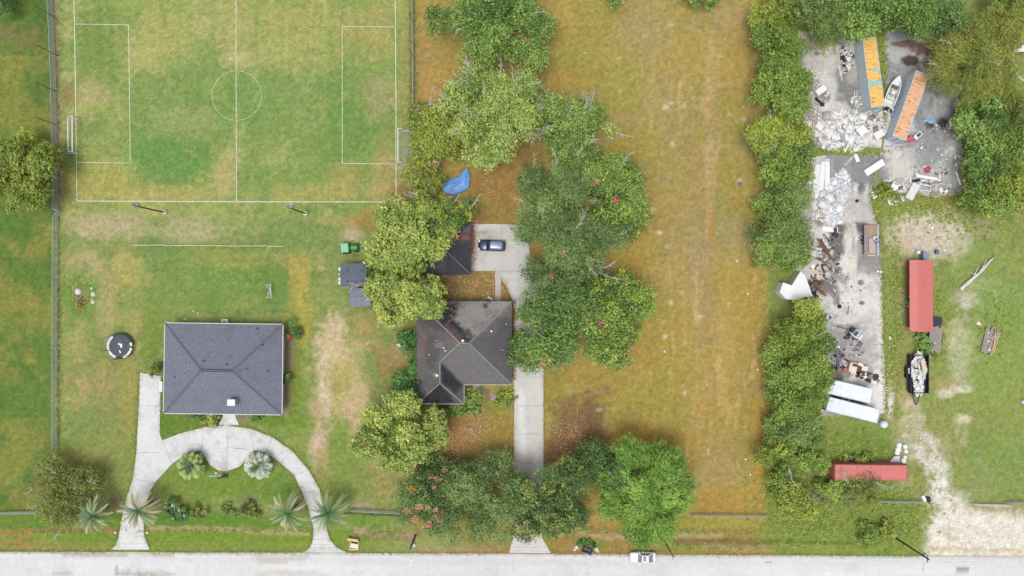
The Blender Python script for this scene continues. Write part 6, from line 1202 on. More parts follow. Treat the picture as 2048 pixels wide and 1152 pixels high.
for i, (a, b, r_, m, lb) in enumerate([((1676, 130), (1683.5, 162), .09, M_SHEET, 'long white pole left of the yellow-topped container'), ((1687, 138), (1681, 152), .06, M_SHEETD, 'short pale pole crossing the long white pole'), ((1708, 183), (1710, 222), .07, M_SHEETD, 'left pale pipe of the pair beside the yellow-topped container'), ((1712, 183), (1713, 222), .07, M_SHEETD, 'right pale pipe of the pair beside the yellow-topped container'),
    ((1681, 90), (1707, 82), .06, M_SHEETD, 'pale pole at the upper end of the junk heap'), ((1746, 232), (1775, 212), .07, M_STEEL, 'grey pole spanning the gap between the containers'), ((1744, 229), (1772, 214), .05, M_STEEL, 'thin grey pole beside the spanning pole'), ((1784, 300), (1789, 289), .1, M_SHEET, 'short white pipe below the orange container'), ((1790, 289), (1826, 283), .04, M_STEEL, 'thin grey rod below the orange container'),
    ((1840, 333), (1888, 313), .05, M_STEEL, 'grey pipe above the red plastic heap, longer'), ((1848, 337), (1884, 319), .05, mat('teal_pipe', (176, 196, 204), .5), 'pale teal pipe above the red plastic heap'), ((1911, 342), (1920, 370), .12, M_SHEET, 'white post leaning at the right rim of the yard'), ((1915, 344), (1925, 374), .05, M_STEEL, 'thin grey rod at the right rim of the yard'), ((1649, 380), (1634, 424), .07, M_STEEL, 'grey channel along the left of the long white heap'), ((1652, 380), (1638, 422), .05, M_DARK, 'dark channel beside the grey channel'),
    ((1690, 396), (1668, 450), .06, mat('tan_pipe', (214, 196, 172), .7), 'tan pole along the right of the long white heap'), ((1686, 396), (1662, 448), .06, M_SHEETD, 'pale pole along the right of the long white heap'), ((1696, 404), (1682, 440), .05, M_SHEETD, 'outermost pale pole right of the long white heap'), ((1620, 428), (1650, 420), .06, M_SHEETD, 'pale pole at the foot of the grey channel'),
    ((1653, 617), (1688, 627), .08, M_SHEET, 'white pole lying near the lone tyre, upper'), ((1660, 622), (1682, 630), .06, M_SHEET, 'white pole lying near the lone tyre, lower'), ((1697, 611), (1695, 630), .06, M_RUST, 'rust red upright rod right of the lone tyre'), ((1675, 604), (1679, 612), .05, M_RUST, 'short rusty rod touching the lone tyre'), ((1674, 652), (1698, 661), .05, M_DARK, 'thin dark rod pointing at the small cart'), ((1743, 306), (1757, 318), .04, M_SHEETD, 'thin pale rod at the grass strip'), ((1885, 388), (1897, 375), .05, M_DARK, 'thin dark rod above the angled white blocks')]):
    rod(lb, a, b, r_, m)
for i, (a, b, w, lb) in enumerate([((1633, 476), (1668, 530), .3, 'thickest rusty beam lying beside the hedgerow'), ((1640, 478), (1672, 534), .18, 'rusty beam just right of the thickest beam'), ((1640, 518), (1664, 543), .16, 'short rusty beam left of the grey bent sheet'), ((1634, 515), (1656, 534), .12, 'shortest rusty beam beside the hedgerow'), ((1630, 570), (1652, 592), .2, 'rusty beam in the dark brown scrap heap, upper'), ((1622, 566), (1646, 590), .14, 'rusty beam in the dark brown scrap heap, lower')]):
    solo(MB().bar(P(*a) + Vector((0, 0, .3)), P(*b) + Vector((0, 0, .2)), w, .16), 'rusty_beam', M_RUST, lb, 'beam', 'rusty beams')
flat('grey bent metal sheet at the foot of the rusty beams', [(1652, 522), (1660, 518), (1673, 534), (1668, 537)], .3, .04, M_STEEL, 'bent_sheet', 'sheet')
# tyres, barrels, cloths
def tyre(x, y, lb, r=.34, rim=True):
    root = thing('tyre', lb, 'tyre', P(x, y) + Vector((0, 0, .06))); MB().lathe([(r * .55, 0), (r * .95, 0), (r, .06), (r, .16), (r * .95, .22), (r * .55, .22)], 16).build('rubber', M_TYRE, root, True)
    if rim: MB().lathe([(.02, .06), (r * .55, .06), (r * .55, .18), (.02, .14)], 12).build('rim', M_SHEETD, root)
tyre(1678, 613, 'lone tyre with pale rim lying on the pale slab', .36); tyre(1627, 587, 'dark tyre beside the white tarp, upper', .42, False); tyre(1632, 594, 'dark tyre beside the white tarp, lower', .40, False); tyre(1799, 375, 'bent black tyre among the white scrap', .45, False); tyre(1713, 402, 'small ring on the slab right of the tan pole', .28, True)
def cloth(lb, pts, m, name='crumpled_cloth', cat='cloth', h=.3, seed=0):
    rg = np.random.RandomState(seed); W_ = [P(*p) for p in pts]; n = len(W_); c = sum(W_, Vector()) / n; V = [tuple(w + Vector((0, 0, .07))) for w in W_]; V += [tuple(c + (w - c) * .6 + Vector((0, 0, h * rg.uniform(.6, 1.2)))) for w in W_]; V.append(tuple(c + Vector((0, 0, h)))); V += [tuple(c + (w - c) * .97 + Vector((0, 0, .0))) for w in W_]
    Fc = [(i, (i + 1) % n, n + (i + 1) % n, n + i) for i in range(n)] + [(n + i, n + (i + 1) % n, 2 * n) for i in range(n)] + [((i + 1) % n, i, 2 * n + 1 + i, 2 * n + 1 + (i + 1) % n) for i in range(n)]
    return solo(MB().add(V, Fc), name, m, lb, cat)
cloth('light blue crumpled cloth beside the dark puddles', [(1846, 241), (1852, 236), (1858, 238), (1866, 240), (1868, 246), (1860, 248), (1854, 244), (1848, 245)], mat('blue_cloth', (150, 186, 222), .9, 0, .2, 4, bump=.4), seed=1); cloth('black plastic sheet crumpled below the chest freezer', [(1629, 196), (1634, 194), (1641, 203), (1649, 207), (1648, 214), (1641, 214), (1638, 206), (1630, 201)], M_BLK, 'plastic_sheet', 'plastic', seed=2)
cloth('pinkish red plastic heap at the hedgerow side of the rubble', [(1610, 288), (1616, 276), (1624, 280), (1626, 292), (1622, 310), (1614, 308)], M_REDP, 'red_plastic', 'plastic', .5, 3); cloth('pinkish red plastic heap at the end of the orange container', [(1807, 276), (1816, 270), (1828, 272), (1829, 281), (1818, 284), (1808, 287)], M_REDP, 'red_plastic', 'plastic', .5, 4); cloth('red plastic heap on the right slab under the grey pipe', [(1846, 338), (1856, 332), (1862, 336), (1858, 345), (1849, 346)], mat('deep_red', (200, 66, 84), .6, 0, .15, 3), 'red_plastic', 'plastic', .4, 5); cloth('pale pink cover beside the red plastic heap under the grey pipe', [(1843, 332), (1850, 328), (1854, 332), (1847, 336)], mat('pale_pink', (226, 196, 208), .7), 'pink_cover', 'cover', .2, 6)
cloth('white plastic bag at the hedgerow side of the rubble', [(1612, 262), (1624, 256), (1628, 264), (1620, 274), (1613, 272)], M_SHEET, 'plastic_bag', 'bag', .4, 7); cloth('brown leaf heap at the upper rim of the right slab', [(1845, 127), (1853, 122), (1858, 128), (1856, 136), (1847, 135)], mat('leaf_heap', (150, 100, 84), .95, 0, .2, 5), 'leaf_heap', 'leaves', .4, 8); solo(MB().bar(P(1625, 240) + Vector((0, 0, .3)), P(1621, 282) + Vector((0, 0, .3)), .14, .1), 'red_pole', M_REDP, 'pink pole above the red plastic heap by the hedgerow', 'pole')
c = P(1834, 272); root = thing('window_frame', 'white framed window leaning out of the red plastic heap', 'window', (c.x, c.y, .25), R(42)); MB().box((.2, 0, .06), (.75, .5, .04)).build('pane', M_GLASS, root)
for s in (-1, 1): MB().box((0, s * .34, .06), (1.5, .14, .1)).build('frame_rail', M_SHEET, root); MB().box((s * .7, 0, .06), (.14, .54, .1)).build('frame_rail', M_SHEET, root)
MB().box((-.42, 0, .05), (.4, .54, .05)).build('lower_panel', M_SHEET, root)
# boat on the slab
b0, b1 = P(1799, 151, 1), P(1775, 214, 1); d = b1 - b0; ang = math.atan2(d.y, d.x); c = (b0 + b1) / 2; root = thing('motor_boat', 'white open motor boat lying between the two rusty containers', 'boat', (c.x, c.y, .06), ang); L = d.length; hw = 1.05
prof = [(0, .03, .05), (.05, .25, .10), (.14, .52, .14), (.28, .82, .16), (.45, 1.0, .18), (.65, 1.0, .18), (.85, .95, .18), (1, .88, .18)]; rings = []
for t, w, k in prof:
    x = -L / 2 + t * L; w = max(.03, w * hw); zt = 1.12 - .12 * t; fl = .55; inn = max(.01, w - .16)
    rings.append([(x, 0, .12 + .45 * (1 - min(1, t * 4))), (x, -w * .8, .45), (x, -w, zt), (x, -inn, zt + .02), (x, -inn * .92, fl if .22 < t < .99 else zt - .03), (x, 0, fl if .22 < t < .99 else zt), (x, inn * .92, fl if .22 < t < .99 else zt - .03), (x, inn, zt + .02), (x, w, zt), (x, w * .8, .45)])
MB().loft(rings).build('hull', mat('boat_white', (246, 247, 246), .35, 0, .04, 2), root); M_BIN = mat('boat_inside', (206, 196, 188), .7, 0, .15, 3); MB().box((L * .02, 0, .58), (L * .4, 1.5, .05)).build('deck', M_BIN, root); MB().box((L * .05, 0, .85), (.6, .6, .55)).build('console', mat('boat_white', (246, 247, 246)), root); MB().box((L * .22, 0, .8), (.4, 1.4, .35)).build('bench', M_SHEETD, root); MB().box((-L * .15, 0, .75), (.5, 1.2, .3)).build('bench', mat('dark_seat', (120, 106, 100), .8), root)
MB().loft([[(L / 2 + .05, -.2, z), (L / 2 + .6, -.17, z), (L / 2 + .6, .17, z), (L / 2 + .05, .2, z)] for z in (.75, 1.3)]).build('outboard_motor', M_DARK, root); MB().box((L / 2 + .3, 0, .4), (.2, .1, .8)).build('motor_leg', M_STEEL, root); MB().path([(-L / 2 + .1, 0, 1.1), (-L / 2 - .5, .1, .5)], .05, 6).build('bow_rail', M_STEEL, root)
rubble('', 0, 0, 9, 12, 40, .15, .5, WHT + DK, 0, .35, 33, 'clutter', '', root, (L * .1, 0, .6)); rubble('heap of grey and white parts behind the boat motor', 1779, 222, 8, 12, 60, .2, .6, WHT + [(150, 160, 186), (60, 60, 66)], -20, .6, 34)
for i, a_ in enumerate(((1776, 140, 1797, 149), (1801, 137, 1797, 150))): rod(['thin pale pole at the bow of the boat, left', 'thin pale pole at the bow of the boat, right'][i], a_[:2], a_[2:], .05, M_SHEETD, z=.3)
# flatbed trailer with scrap
c = P(1743.5, 480, 1); root = thing('flatbed_trailer', 'grey flatbed trailer loaded with scrap metal at the concrete edge', 'trailer', (c.x, c.y, .06)); Lt, Wt = 5.3, 2.6
MB().box((0, 0, .72), (Wt - .1, Lt, .1)).build('deck', mat('deck_brown', (176, 150, 120), .9, 0, .2, 2), root)
for i in range(7): MB().box((-Wt / 2 + .22, -Lt / 2 + .38 + i * (Lt - .1) / 7, .86), (.42, Lt / 7 - .06, .12)).build('side_plate', M_STEEL, root)
MB().box((Wt / 2 - .22, 0, .85), (.4, Lt, .14)).build('side_rail', mat('rail_grey', (176, 182, 192), .5, 0, .1, 2), root); MB().box((.05, -1.0, .9), (1.1, 2.6, .14), rz=.03).build('load_plate', mat('load_grey', (186, 178, 176), .7, 0, .1, 2), root); MB().box((.55, .35, .98), (.8, .5, .3)).build('load_box', M_SHEETD, root); MB().lathe([(.28, .9), (.3, 1.2), (.1, 1.28)], 10, (.62, -.1, 0)).build('load_drum', mat('drum_grey', (150, 156, 176), .5), root); MB().box((.75, -.1, 1.0), (.35, .9, .3)).build('load_block', M_DARK, root)
MB().path([(-.7, .2, 1.0), (.6, .6, 1.1)], .05, 6).build('load_pipe', M_STEEL, root); MB().path([(-.6, -Lt / 2 - .05, .8), (.6, -Lt / 2 - .05, .8)], .08, 6).build('rear_bar', M_SHEETD, root)
for y in (.45, -.35):
    for s in (-1, 1):
        t = MB().lathe([(.2, -.12), (.36, -.12), (.38, 0), (.36, .12), (.2, .12)], 14, (s * (Wt / 2 + .12), y, .38), 'X').build('wheel', M_TYRE, root); MB().lathe([(.02, s * .06), (.2, s * .06), (.2, s * .14), (.02, s * .14)], 10, (s * (Wt / 2 + .12), y, .38), 'X').build('rim', M_SHEET, t)
for k, (x, y) in enumerate(((1753.5, 543), (1759.5, 544))): solo(MB().lathe([(.2, 0), (.22, .3), (.2, .4), (.05, .41)], 10, P(x, y) + Vector((0, 0, .06))), 'white_bucket', M_SHEET, ['white bucket by the concrete edge, left of two', 'white bucket by the concrete edge, right of two'][k], 'bucket', 'buckets by the concrete edge')
# small cart, blue machine, stripped cream vehicle
c = P(1713, 668, .8); root = thing('small_cart', 'small white open cart with two dark seats on the stained slab', 'cart', (c.x, c.y, .06), R(-38)); M_TEAL = mat('cart_white', (226, 238, 238), .45, 0, .06, 2)
MB().loft([[(x, -w, .3), (x, -w, z), (x, -w + .14, z + .04), (x, -w + .16, .42), (x, w - .16, .42), (x, w - .14, z + .04), (x, w, z), (x, w, .3)] for x, w, z in ((-1.0, .5, .6), (-.6, .62, .75), (.5, .6, .75), (1.05, .5, .68), (1.25, .36, .6))]).build('body', M_TEAL, root); MB().loft([[(x, -.45, .5), (x, -.42, z), (x, .42, z), (x, .45, .5)] for x, z in ((.72, .74), (1.1, .8), (1.3, .6))]).build('nose', M_TEAL, root)
for s in (-1, 1): MB().box((-.02, s * .24, .58), (.5, .42, .24)).build('seat', mat('seat_dark', (74, 92, 96), .7), root); MB().path([(-1.0, s * .35, .7), (-1.9, s * .35, 1.0)], .05, 5).build('handle_bar', M_STEEL, root)
MB().box((-1.0, .1, .75), (.7, .9, .35)).build('engine_cover', M_DARK, root)
for x in (-.7, .8):
    for s in (-1, 1): MB().lathe([(.1, -.1), (.25, -.1), (.27, 0), (.25, .1), (.1, .1)], 12, (x, s * .62, .27), 'Y').build('wheel', M_TYRE, root)
c = P(1680, 722, .8); root = thing('junk_machine', 'derelict blue-framed machine with a red tank beside the hedgerow', 'machine', (c.x, c.y, .06), R(4)); M_BF = mat('blue_frame', (128, 138, 176), .5, 0, .12, 3)
for s in (-1, 1): MB().path([(s * .35, -1.6, .5), (s * .35, .8, .7), (s * .15, 2.0, .8)], .07, 6).build('frame_tube', M_BF, root)
for y in (-1.3, -.4, .5, 1.2): MB().tube((-.5, y, .65), (.6, y, .65), .06, .06, 6).build('cross_tube', M_BF, root)
MB().lathe([(.05, .55), (.34, .6), (.38, 1.0), (.3, 1.15), (.05, 1.2)], 12, (.7, -1.5, 0)).build('tank', mat('tank_red', (214, 104, 92), .5, 0, .1, 2), root); MB().lathe([(.05, .7), (.2, .72), (.2, .95), (.05, 1.0)], 10, (.65, .55, 0)).build('fuel_can', mat('pink_can', (220, 90, 120), .5), root); MB().path([(-.5 + .5 * math.sin(i * .35), -1.4 + i * .28, .75) for i in range(10)], .05, 6).build('bent_pipe', M_STEEL, root); MB().path([(-.8, 1.6, .9), (.9, 1.4, .9)], .05, 6).build('handle_bar', M_STEEL, root); MB().box((0, -.5, .75), (.5, .8, .4)).build('engine', M_STEEL, root)
for s in (-1, 1):
    for y in (-1.3, 1.0): MB().lathe([(.15, -.1), (.33, -.1), (.35, 0), (.33, .1), (.15, .1)], 12, (s * .6, y, .35), 'X').build('wheel', M_TYRE, root)
MB().box((-1.3, -1.6, .25), (1.2, 1.0, .4)).build('rusty_tray', M_RUST, root)
c = P(1717, 738, .8); root = thing('stripped_vehicle', 'stripped cream-coloured vehicle body with exposed dark engine', 'vehicle', (c.x, c.y, .06), R(-14)); MB().loft([[(x, -w, .3), (x, -w, z - .1), (x, -w * .85, z), (x, w * .85, z), (x, w, z - .1), (x, w, .3)] for x, w, z in ((-1.7, .7, .9), (-1.5, .9, 1.0), (-.6, .95, 1.05), (-.4, .9, 1.0))]).build('cab_body', M_CREAM, root); MB().box((.35, 0, .4), (1.6, .8, .2)).build('chassis', M_RUST, root)
MB().box((-.9, .5, 1.06), (.9, .5, .05), rz=.1).build('hatch', mat('hatch_dark', (84, 78, 74), .7), root); MB().box((1.0, .35, .8), (1.1, .9, .12), ry=.1).build('cream_panel', M_CREAM, root); MB().box((.6, -.75, .75), (.9, .5, .6)).build('engine', M_DARK, root); MB().lathe([(.05, .8), (.24, .85), (.24, 1.1), (.05, 1.15)], 10, (.45, -.75, .1)).build('air_filter', M_STEEL, root); MB().box((.1, .85, .85), (.9, .5, .1), rz=-.2, rx=.2).build('cream_panel', M_CREAM, root); MB().box((-.6, -.95, .5), (.9, .4, .1), rz=.2).build('fender', M_CREAM, root)
for x in (-1.2, 1.2):
    for s in (-1, 1): MB().lathe([(.15, -.1), (.33, -.1), (.35, 0), (.33, .1), (.15, .1)], 12, (x, s * .8, .35), 'Y').build('wheel', M_TYRE, root)
solo(MB().lathe([(.62, 0), (.66, .1), (.66, .95), (.5, 1.15), (.15, 1.25), (.02, 1.26)], 16, P(1763, 847)), 'water_tank', mat('tank_white', (228, 236, 240), .5, 0, .04, 2), 'round white water tank at the end of the lower white container', 'tank', None, True)
# dump trailer full of white rubbish
c = P(1838, 748, 1.3); root = thing('dump_trailer', 'black dump trailer heaped with white rubbish', 'trailer', (c.x, c.y, 0)); M_TB = mat('trailer_black', (44, 48, 64), .5, 0, .12, 2); w2, l2, hh = 1.55, 3.35, 1.55
MB().box((0, 0, .65), (2 * w2 - .1, 2 * l2 - .1, .12)).build('floor', M_TB, root)
for s in (-1, 1): MB().box((s * w2, 0, 1.12), (.1, 2 * l2, .9)).build('side_wall', M_TB, root); MB().box((0, s * (l2 - .06), 1.1), (2 * w2 - .12, .1, .85)).build('end_wall', M_TB, root); MB().path([(s * .75, -l2, .55), (s * .12, -l2 - 2.0, .5)], .08, 6).build('tongue', M_TB, root); MB().box((s * (w2 + .22), .2, .78), (.34, 2.2, .06)).build('fender', M_TB, root)
MB().lathe([(.12, .3), (.14, .6), (.05, .65)], 8, (0, -l2 - 2.05, 0)).build('coupler', M_TB, root); MB().box((0, -l2 - .35, .75), (.6, .4, .35)).build('tool_box', M_STEEL, root)
for y in (-.35, .65):
    for s in (-1, 1): MB().lathe([(.2, -.12), (.38, -.12), (.4, 0), (.38, .12), (.2, .12)], 14, (s * (w2 + .22), y, .4), 'X').build('wheel', M_TYRE, root)
o = rubble('white rubbish filling the black dump trailer', 0, 0, 14.5, 36, 700, .15, .5, WHT[:3] * 3 + [(60, 64, 78), (226, 222, 214)], 0, .75, 41, 'white_rubbish', 'rubbish', None, (c.x, c.y, 1.0)); flat('tan plank lying on the white rubbish in the trailer', [(p[0], p[1]) for p in rect(1834, 728, 8, 24, -10)], 1.95, .06, mat('tan_board', (226, 204, 170), .8), 'plank', 'plank')
# plank trailer
c = P(1871, 676, .7); root = thing('plank_trailer', 'low trailer with a weathered grey plank deck beside the red shed', 'trailer', (c.x, c.y, 0), R(-4.5))
for i in range(7): MB().box((-.93 + i * .31, -.1 - .12 * (i % 3), .66 + .01 * (i % 2)), (.27, 4.6 - .25 * (i % 2), .06)).build('plank', M_GPL, root)
MB().box((0, 0, .5), (2.0, 4.4, .18)).build('chassis', M_TB, root); MB().box((.2, 3.0, .5), (1.6, 1.3, .16)).build('ramp', M_TB, root); MB().box((-.5, -.95, .76), (.9, .28, .12), rz=.1).build('white_sack', M_SHEET, root)
for s in (-1, 1): MB().path([(s * .6, -2.2, .5), (0, -3.4, .45)], .06, 6).build('tongue', M_TB, root); [MB().lathe([(.15, -.1), (.31, -.1), (.33, 0), (.31, .1), (.15, .1)], 12, (s * 1.15, y, .33), 'X').build('wheel', M_TYRE, root) for y in (-.4, .4)]
# lumber stack
c = P(1982, 683, .5); root = thing('lumber_stack', 'tilted stack of weathered grey and tan boards on the grass', 'lumber', (c.x, c.y, 0), R(-14)); rg = random.Random(5)
for i in range(9): MB().box((-1.1 + i * .27, rg.uniform(-.2, .2), .32 + .02 * (i % 2)), (.24, 4.4 + rg.uniform(-.5, .3), .06), rg.uniform(-.02, .02)).build('board', M_GPL, root)
for i in range(8): MB().box((.3 + rg.uniform(-.5, .9), .4 + rg.uniform(-.6, .5), .46 + .05 * i / 3), (.12, 3.0 + rg.uniform(-.9, .6), .05), rg.uniform(-.18, .12)).build('loose_board', M_TPL if i % 3 else M_GPL, root)
for y in (-1.5, 0, 1.5): MB().box((0, y, .14), (2.4, .14, .26)).build('bearer', M_GPL, root)
MB().box((-.1, .6, .5), (2.2, .06, .03)).build('strap', M_SHEETD, root)
for k, (dx, dy, r_, m, lb) in enumerate(((-8, 16, .3, M_SHEETD, 'grey-white rag at the lower end of the lumber stack'), (-9, -17, .16, M_SHEET, 'white scrap at the upper left corner of the lumber stack'), (-9, -1, .22, M_SHEET, 'round white lid on the lumber stack'), (6, -10, .22, mat('paleblue', (160, 190, 210), .6), 'pale blue tub on the lumber stack'))): solo(lump(P(1982 + dx, 683 + dy) + Vector((0, 0, .42)), r_, None), 'scrap_bundle', m, lb, 'scrap', 'scraps on the lumber stack')
# fallen bare trunk
a = P(1919, 579); b = P(1994, 507); root = thing('fallen_trunk', 'bleached fallen tree trunk with broken branches on the grass', 'log', (a.x, a.y, 0)); d = b - a; M_BL = mat('bleached_wood', (228, 224, 220), .9, 0, .15, 2); nrm = Vector((-d.y, d.x, 0)).normalized()
MB().path([Vector((0, 0, .2)), d * .25 + nrm * .0 + Vector((0, 0, .35)), d * .5 - nrm * .15 + Vector((0, 0, .45)), d * .78 + nrm * .1 + Vector((0, 0, .4)), d * .93 + Vector((0, 0, .25))], [.32, .28, .22, .16, .05], 8).build('trunk', M_BL, root)
for t, l, s, r_ in ((.02, 2.6, -.16, .14), (.42, 1.7, 1.3, .07), (.3, 2.6, .35, .1), (.62, .9, -.8, .08), (.5, 2.6, .25, .1), (.85, .9, .2, .05)):
    p = d * t + Vector((0, 0, .35)); dr_ = (d.normalized() * (1 if t != .42 else -.9) + nrm * s).normalized(); MB().path([p, p + dr_ * l * .5 + Vector((0, 0, .15)), p + dr_ * l + Vector((0, 0, -.05))], [r_, r_ * .7, r_ * .3], 6).build('branch', M_BL if t < .6 else mat('grey_wood', (176, 166, 160), .9, 0, .15, 2), root)
# things by the red container and the gate
for k, (x, y, r_) in enumerate(((1797, 890, .5), (1795, 898, .55), (1793, 905, .5), (1809, 893, .45), (1811, 902, .42), (1805, 921, .5), (1809, 914, .35))): solo(MB().lathe([(r_ * .8, 0), (r_, r_ * .3), (r_ * .8, r_ * .75), (r_ * .1, r_ * .9)], 9, P(x, y)), 'white_sack', M_SHEET, ['uppermost white sack left of the weeds above the red container', 'second white sack from the top above the red container', 'third white sack from the top above the red container', 'white sack at the right above the red container, upper', 'white sack at the right above the red container, lower', 'white sack touching the red container corner', 'small white sack at the right end above the red container'][k], 'sack', 'white sacks by the red container')
flat('pale blue-white sheet beside the sacks above the red container', [(1778, 921), (1786, 912), (1797, 911), (1797, 924), (1782, 926)], .35, .05, mat('bluewhite', (224, 234, 246), .6, 0, .05, 2), 'loose_board', 'board', None, .2); flat('upper grey plank half hidden above the long red container', rect(1707, 915, 22, 8, 2), .3, .06, M_GPL, 'plank', 'plank', 'grey planks above the red container'); flat('lower grey plank touching the long red container', rect(1702, 926, 26, 5, -3), .3, .06, M_GPL, 'plank', 'plank', 'grey planks above the red container')
solo(lump(P(1645, 942), .45, None), 'pale_rock', mat('pinkish_rock', (226, 206, 198), .9, 0, .12, 3), 'pinkish rock left of the long red container', 'rock'); solo(MB().box(P(1844.5, 995) + Vector((0, 0, .3)), (.5, 1.0, .5), rz=.5), 'white_cooler', M_SHEET, 'white cooler box beside the lower yard fence', 'box'); cloth('black crumpled bag beside the white cooler', [(1851, 992), (1860, 993), (1862, 1002), (1856, 1006), (1852, 1000)], M_BLK, 'black_bag', 'bag', .4, 9)
solo(MB().lathe([(.28, 0), (.3, .5), (.28, 1.0), (.05, 1.02)], 12, P(1815.5, 656)), 'yellow_drum', mat('yellow_drum', (232, 216, 100), .6), 'yellow drum at the lower left corner of the red shed', 'drum'); solo(lump(P(1824.5, 657, 2.4), .18, None), 'white_bowl', M_SHEET, 'white bowl on the red roof near its lower end', 'bowl'); flat('white square sheet on the grass left of the lumber stack', rect(1957, 648, 7, 7, 40), .06, .04, M_SHEET, 'loose_board', 'board', 'loose white boards')
for k, (x, y, c_) in enumerate(((1992, 488, (226, 120, 100)), (2021, 600, (230, 130, 110)))): solo(lump(P(x, y), .22, None), 'orange_ball', mat('orange_ball', (228, 124, 104), .6), ['orange ball above the fallen trunk', 'orange ball on the grass at the right'][k], 'ball', 'orange balls on the grass')
solo(MB().lathe([(.4, 0), (.42, .4), (.4, .8), (.05, .85)], 12, P(2044, 803)), 'white_barrel', M_SHEET, 'white barrel at the right edge of the grass', 'barrel'); solo(lump(P(1923, 578), .28, None), 'white_lump', M_SHEET, 'small white lump below the foot of the fallen trunk', 'scrap')
# canopy at the right edge, wooden pallet
c = P(2040, 97, 2.2); root = thing('white_canopy', 'white canopy with a dark bundle on it at the right edge', 'canopy', (c.x, c.y, 0)); MB().box((.4, 0, 2.2), (3.6, 1.1, .08), rz=.06).build('roof', M_SHEET, root); MB().lathe([(.4, 2.25), (.5, 2.5), (.3, 2.8), (.05, 2.85)], 9, (-.4, .4, 0)).build('dark_bundle', mat('navy_bundle', (52, 62, 92), .8), root)
for x in (-1.2, 1.9):
    for y in (-.4, .4): MB().tube((x, y, 0), (x, y, 2.2), .05, .05, 6).build('post', M_SHEET, root)
w_ = [P(*p) + Vector((0, 0, .15)) for p in ((2023, 100), (2025, 126), (2029, 142), (2034, 152), (2046, 162), (2070, 168))]; solo(MB().path(w_, .16, 6), 'white_pipe_run', M_SHEETD, 'curved white pipe running down from the canopy at the right edge', 'pipe')
c = P(2003, 212, .3); root = thing('wooden_pallet', 'weathered grey wooden pallet stack in the undergrowth at the right', 'pallet', (c.x, c.y, 0), R(-4))
for i in range(9): MB().box((0, -1.3 + i * .32, .5), (1.8, .2, .04)).build('slat', M_GPL, root)
for x in (-.8, 0, .8): MB().box((x, 0, .38), (.1, 2.8, .18)).build('bearer', M_GPL, root)
for i in range(5): MB().box((.1, -1.3 + i * .6, .24), (1.8, .2, .04)).build('slat', M_GPL, root)
for x in (-.8, 0, .8): MB().box((x, 0, .11), (.1, 2.8, .2)).build('bearer', M_GPL, root)

# ------------------------------------------------------------------ fallen leaves, weeds (uncountable)
def litter(name, label, cat, spots, cols, size, seed, z=.05):
    rg = np.random.RandomState(seed); Pt = []
    for (kind, a, n) in spots:
        if kind == 'box': x = rg.uniform(a[0], a[2], n); y = rg.uniform(a[1], a[3], n)
        else: r_ = np.clip(np.abs(rg.normal(0, .55, n)), 0, 1.3); t = rg.rand(n) * 6.283; x = a[0] + a[2] * r_ * np.cos(t); y = a[1] + a[3] * r_ * np.sin(t)
        Pt.append(np.stack([(x - 1024) / S, (576 - y) / S], -1))
    p = np.concatenate(Pt); n = len(p); th = rg.rand(n) * 6.283; l = rg.uniform(*size, n); u = np.stack([np.cos(th), np.sin(th), rg.normal(0, .3, n)], -1) * (l / 2)[:, None]; v = np.stack([-np.sin(th), np.cos(th), rg.normal(0, .3, n)], -1) * (l * .35)[:, None]
    c = np.concatenate([p, np.full((n, 1), z) + rg.rand(n, 1) * .05], 1); V = np.empty((n, 4, 3)); V[:, 0] = c - u; V[:, 1] = c - v; V[:, 2] = c + u; V[:, 3] = c + v; V[:, :, 2] = np.maximum(V[:, :, 2], z - .02)
    C = np.array([A(q_) for q_ in cols])[rg.randint(len(cols), size=n)] * rg.uniform(.8, 1.2, (n, 1)); me = np_mesh(name, V.reshape(-1, 3), np.arange(4 * n).reshape(-1, 4), np.repeat(C, 4, 0)); me.materials.append(M_LEAF); return tag(link(name, me), label, cat, None, 'stuff')
LC = [(204, 170, 116), (186, 140, 92), (168, 118, 84), (220, 196, 150), (150, 110, 80)]
litter('fallen_leaves', 'dry fallen leaves covering the grass around the dark-roofed house', 'leaves', [('box', (885, 550, 989, 600), 1500), ('box', (1003, 562, 1016, 600), 200), ('blob', (940, 862, 70, 50), 1500), ('blob', (905, 895, 30, 40), 400), ('blob', (1145, 870, 45, 45), 500), ('blob', (1130, 910, 50, 40), 400), ('blob', (980, 380, 50, 60), 260)], LC, (.12, .26), 1)
litter('fallen_leaves', 'reddish fallen leaves along the garage side of the parking pad', 'leaves', [('blob', (946, 480, 9, 60), 620), ('blob', (944, 470, 14, 40), 200), ('blob', (950, 440, 16, 12), 260), ('box', (1024, 600, 1032, 760), 260)], [(196, 132, 104), (170, 104, 84), (212, 160, 130), (150, 96, 80)], (.14, .28), 2, .09)
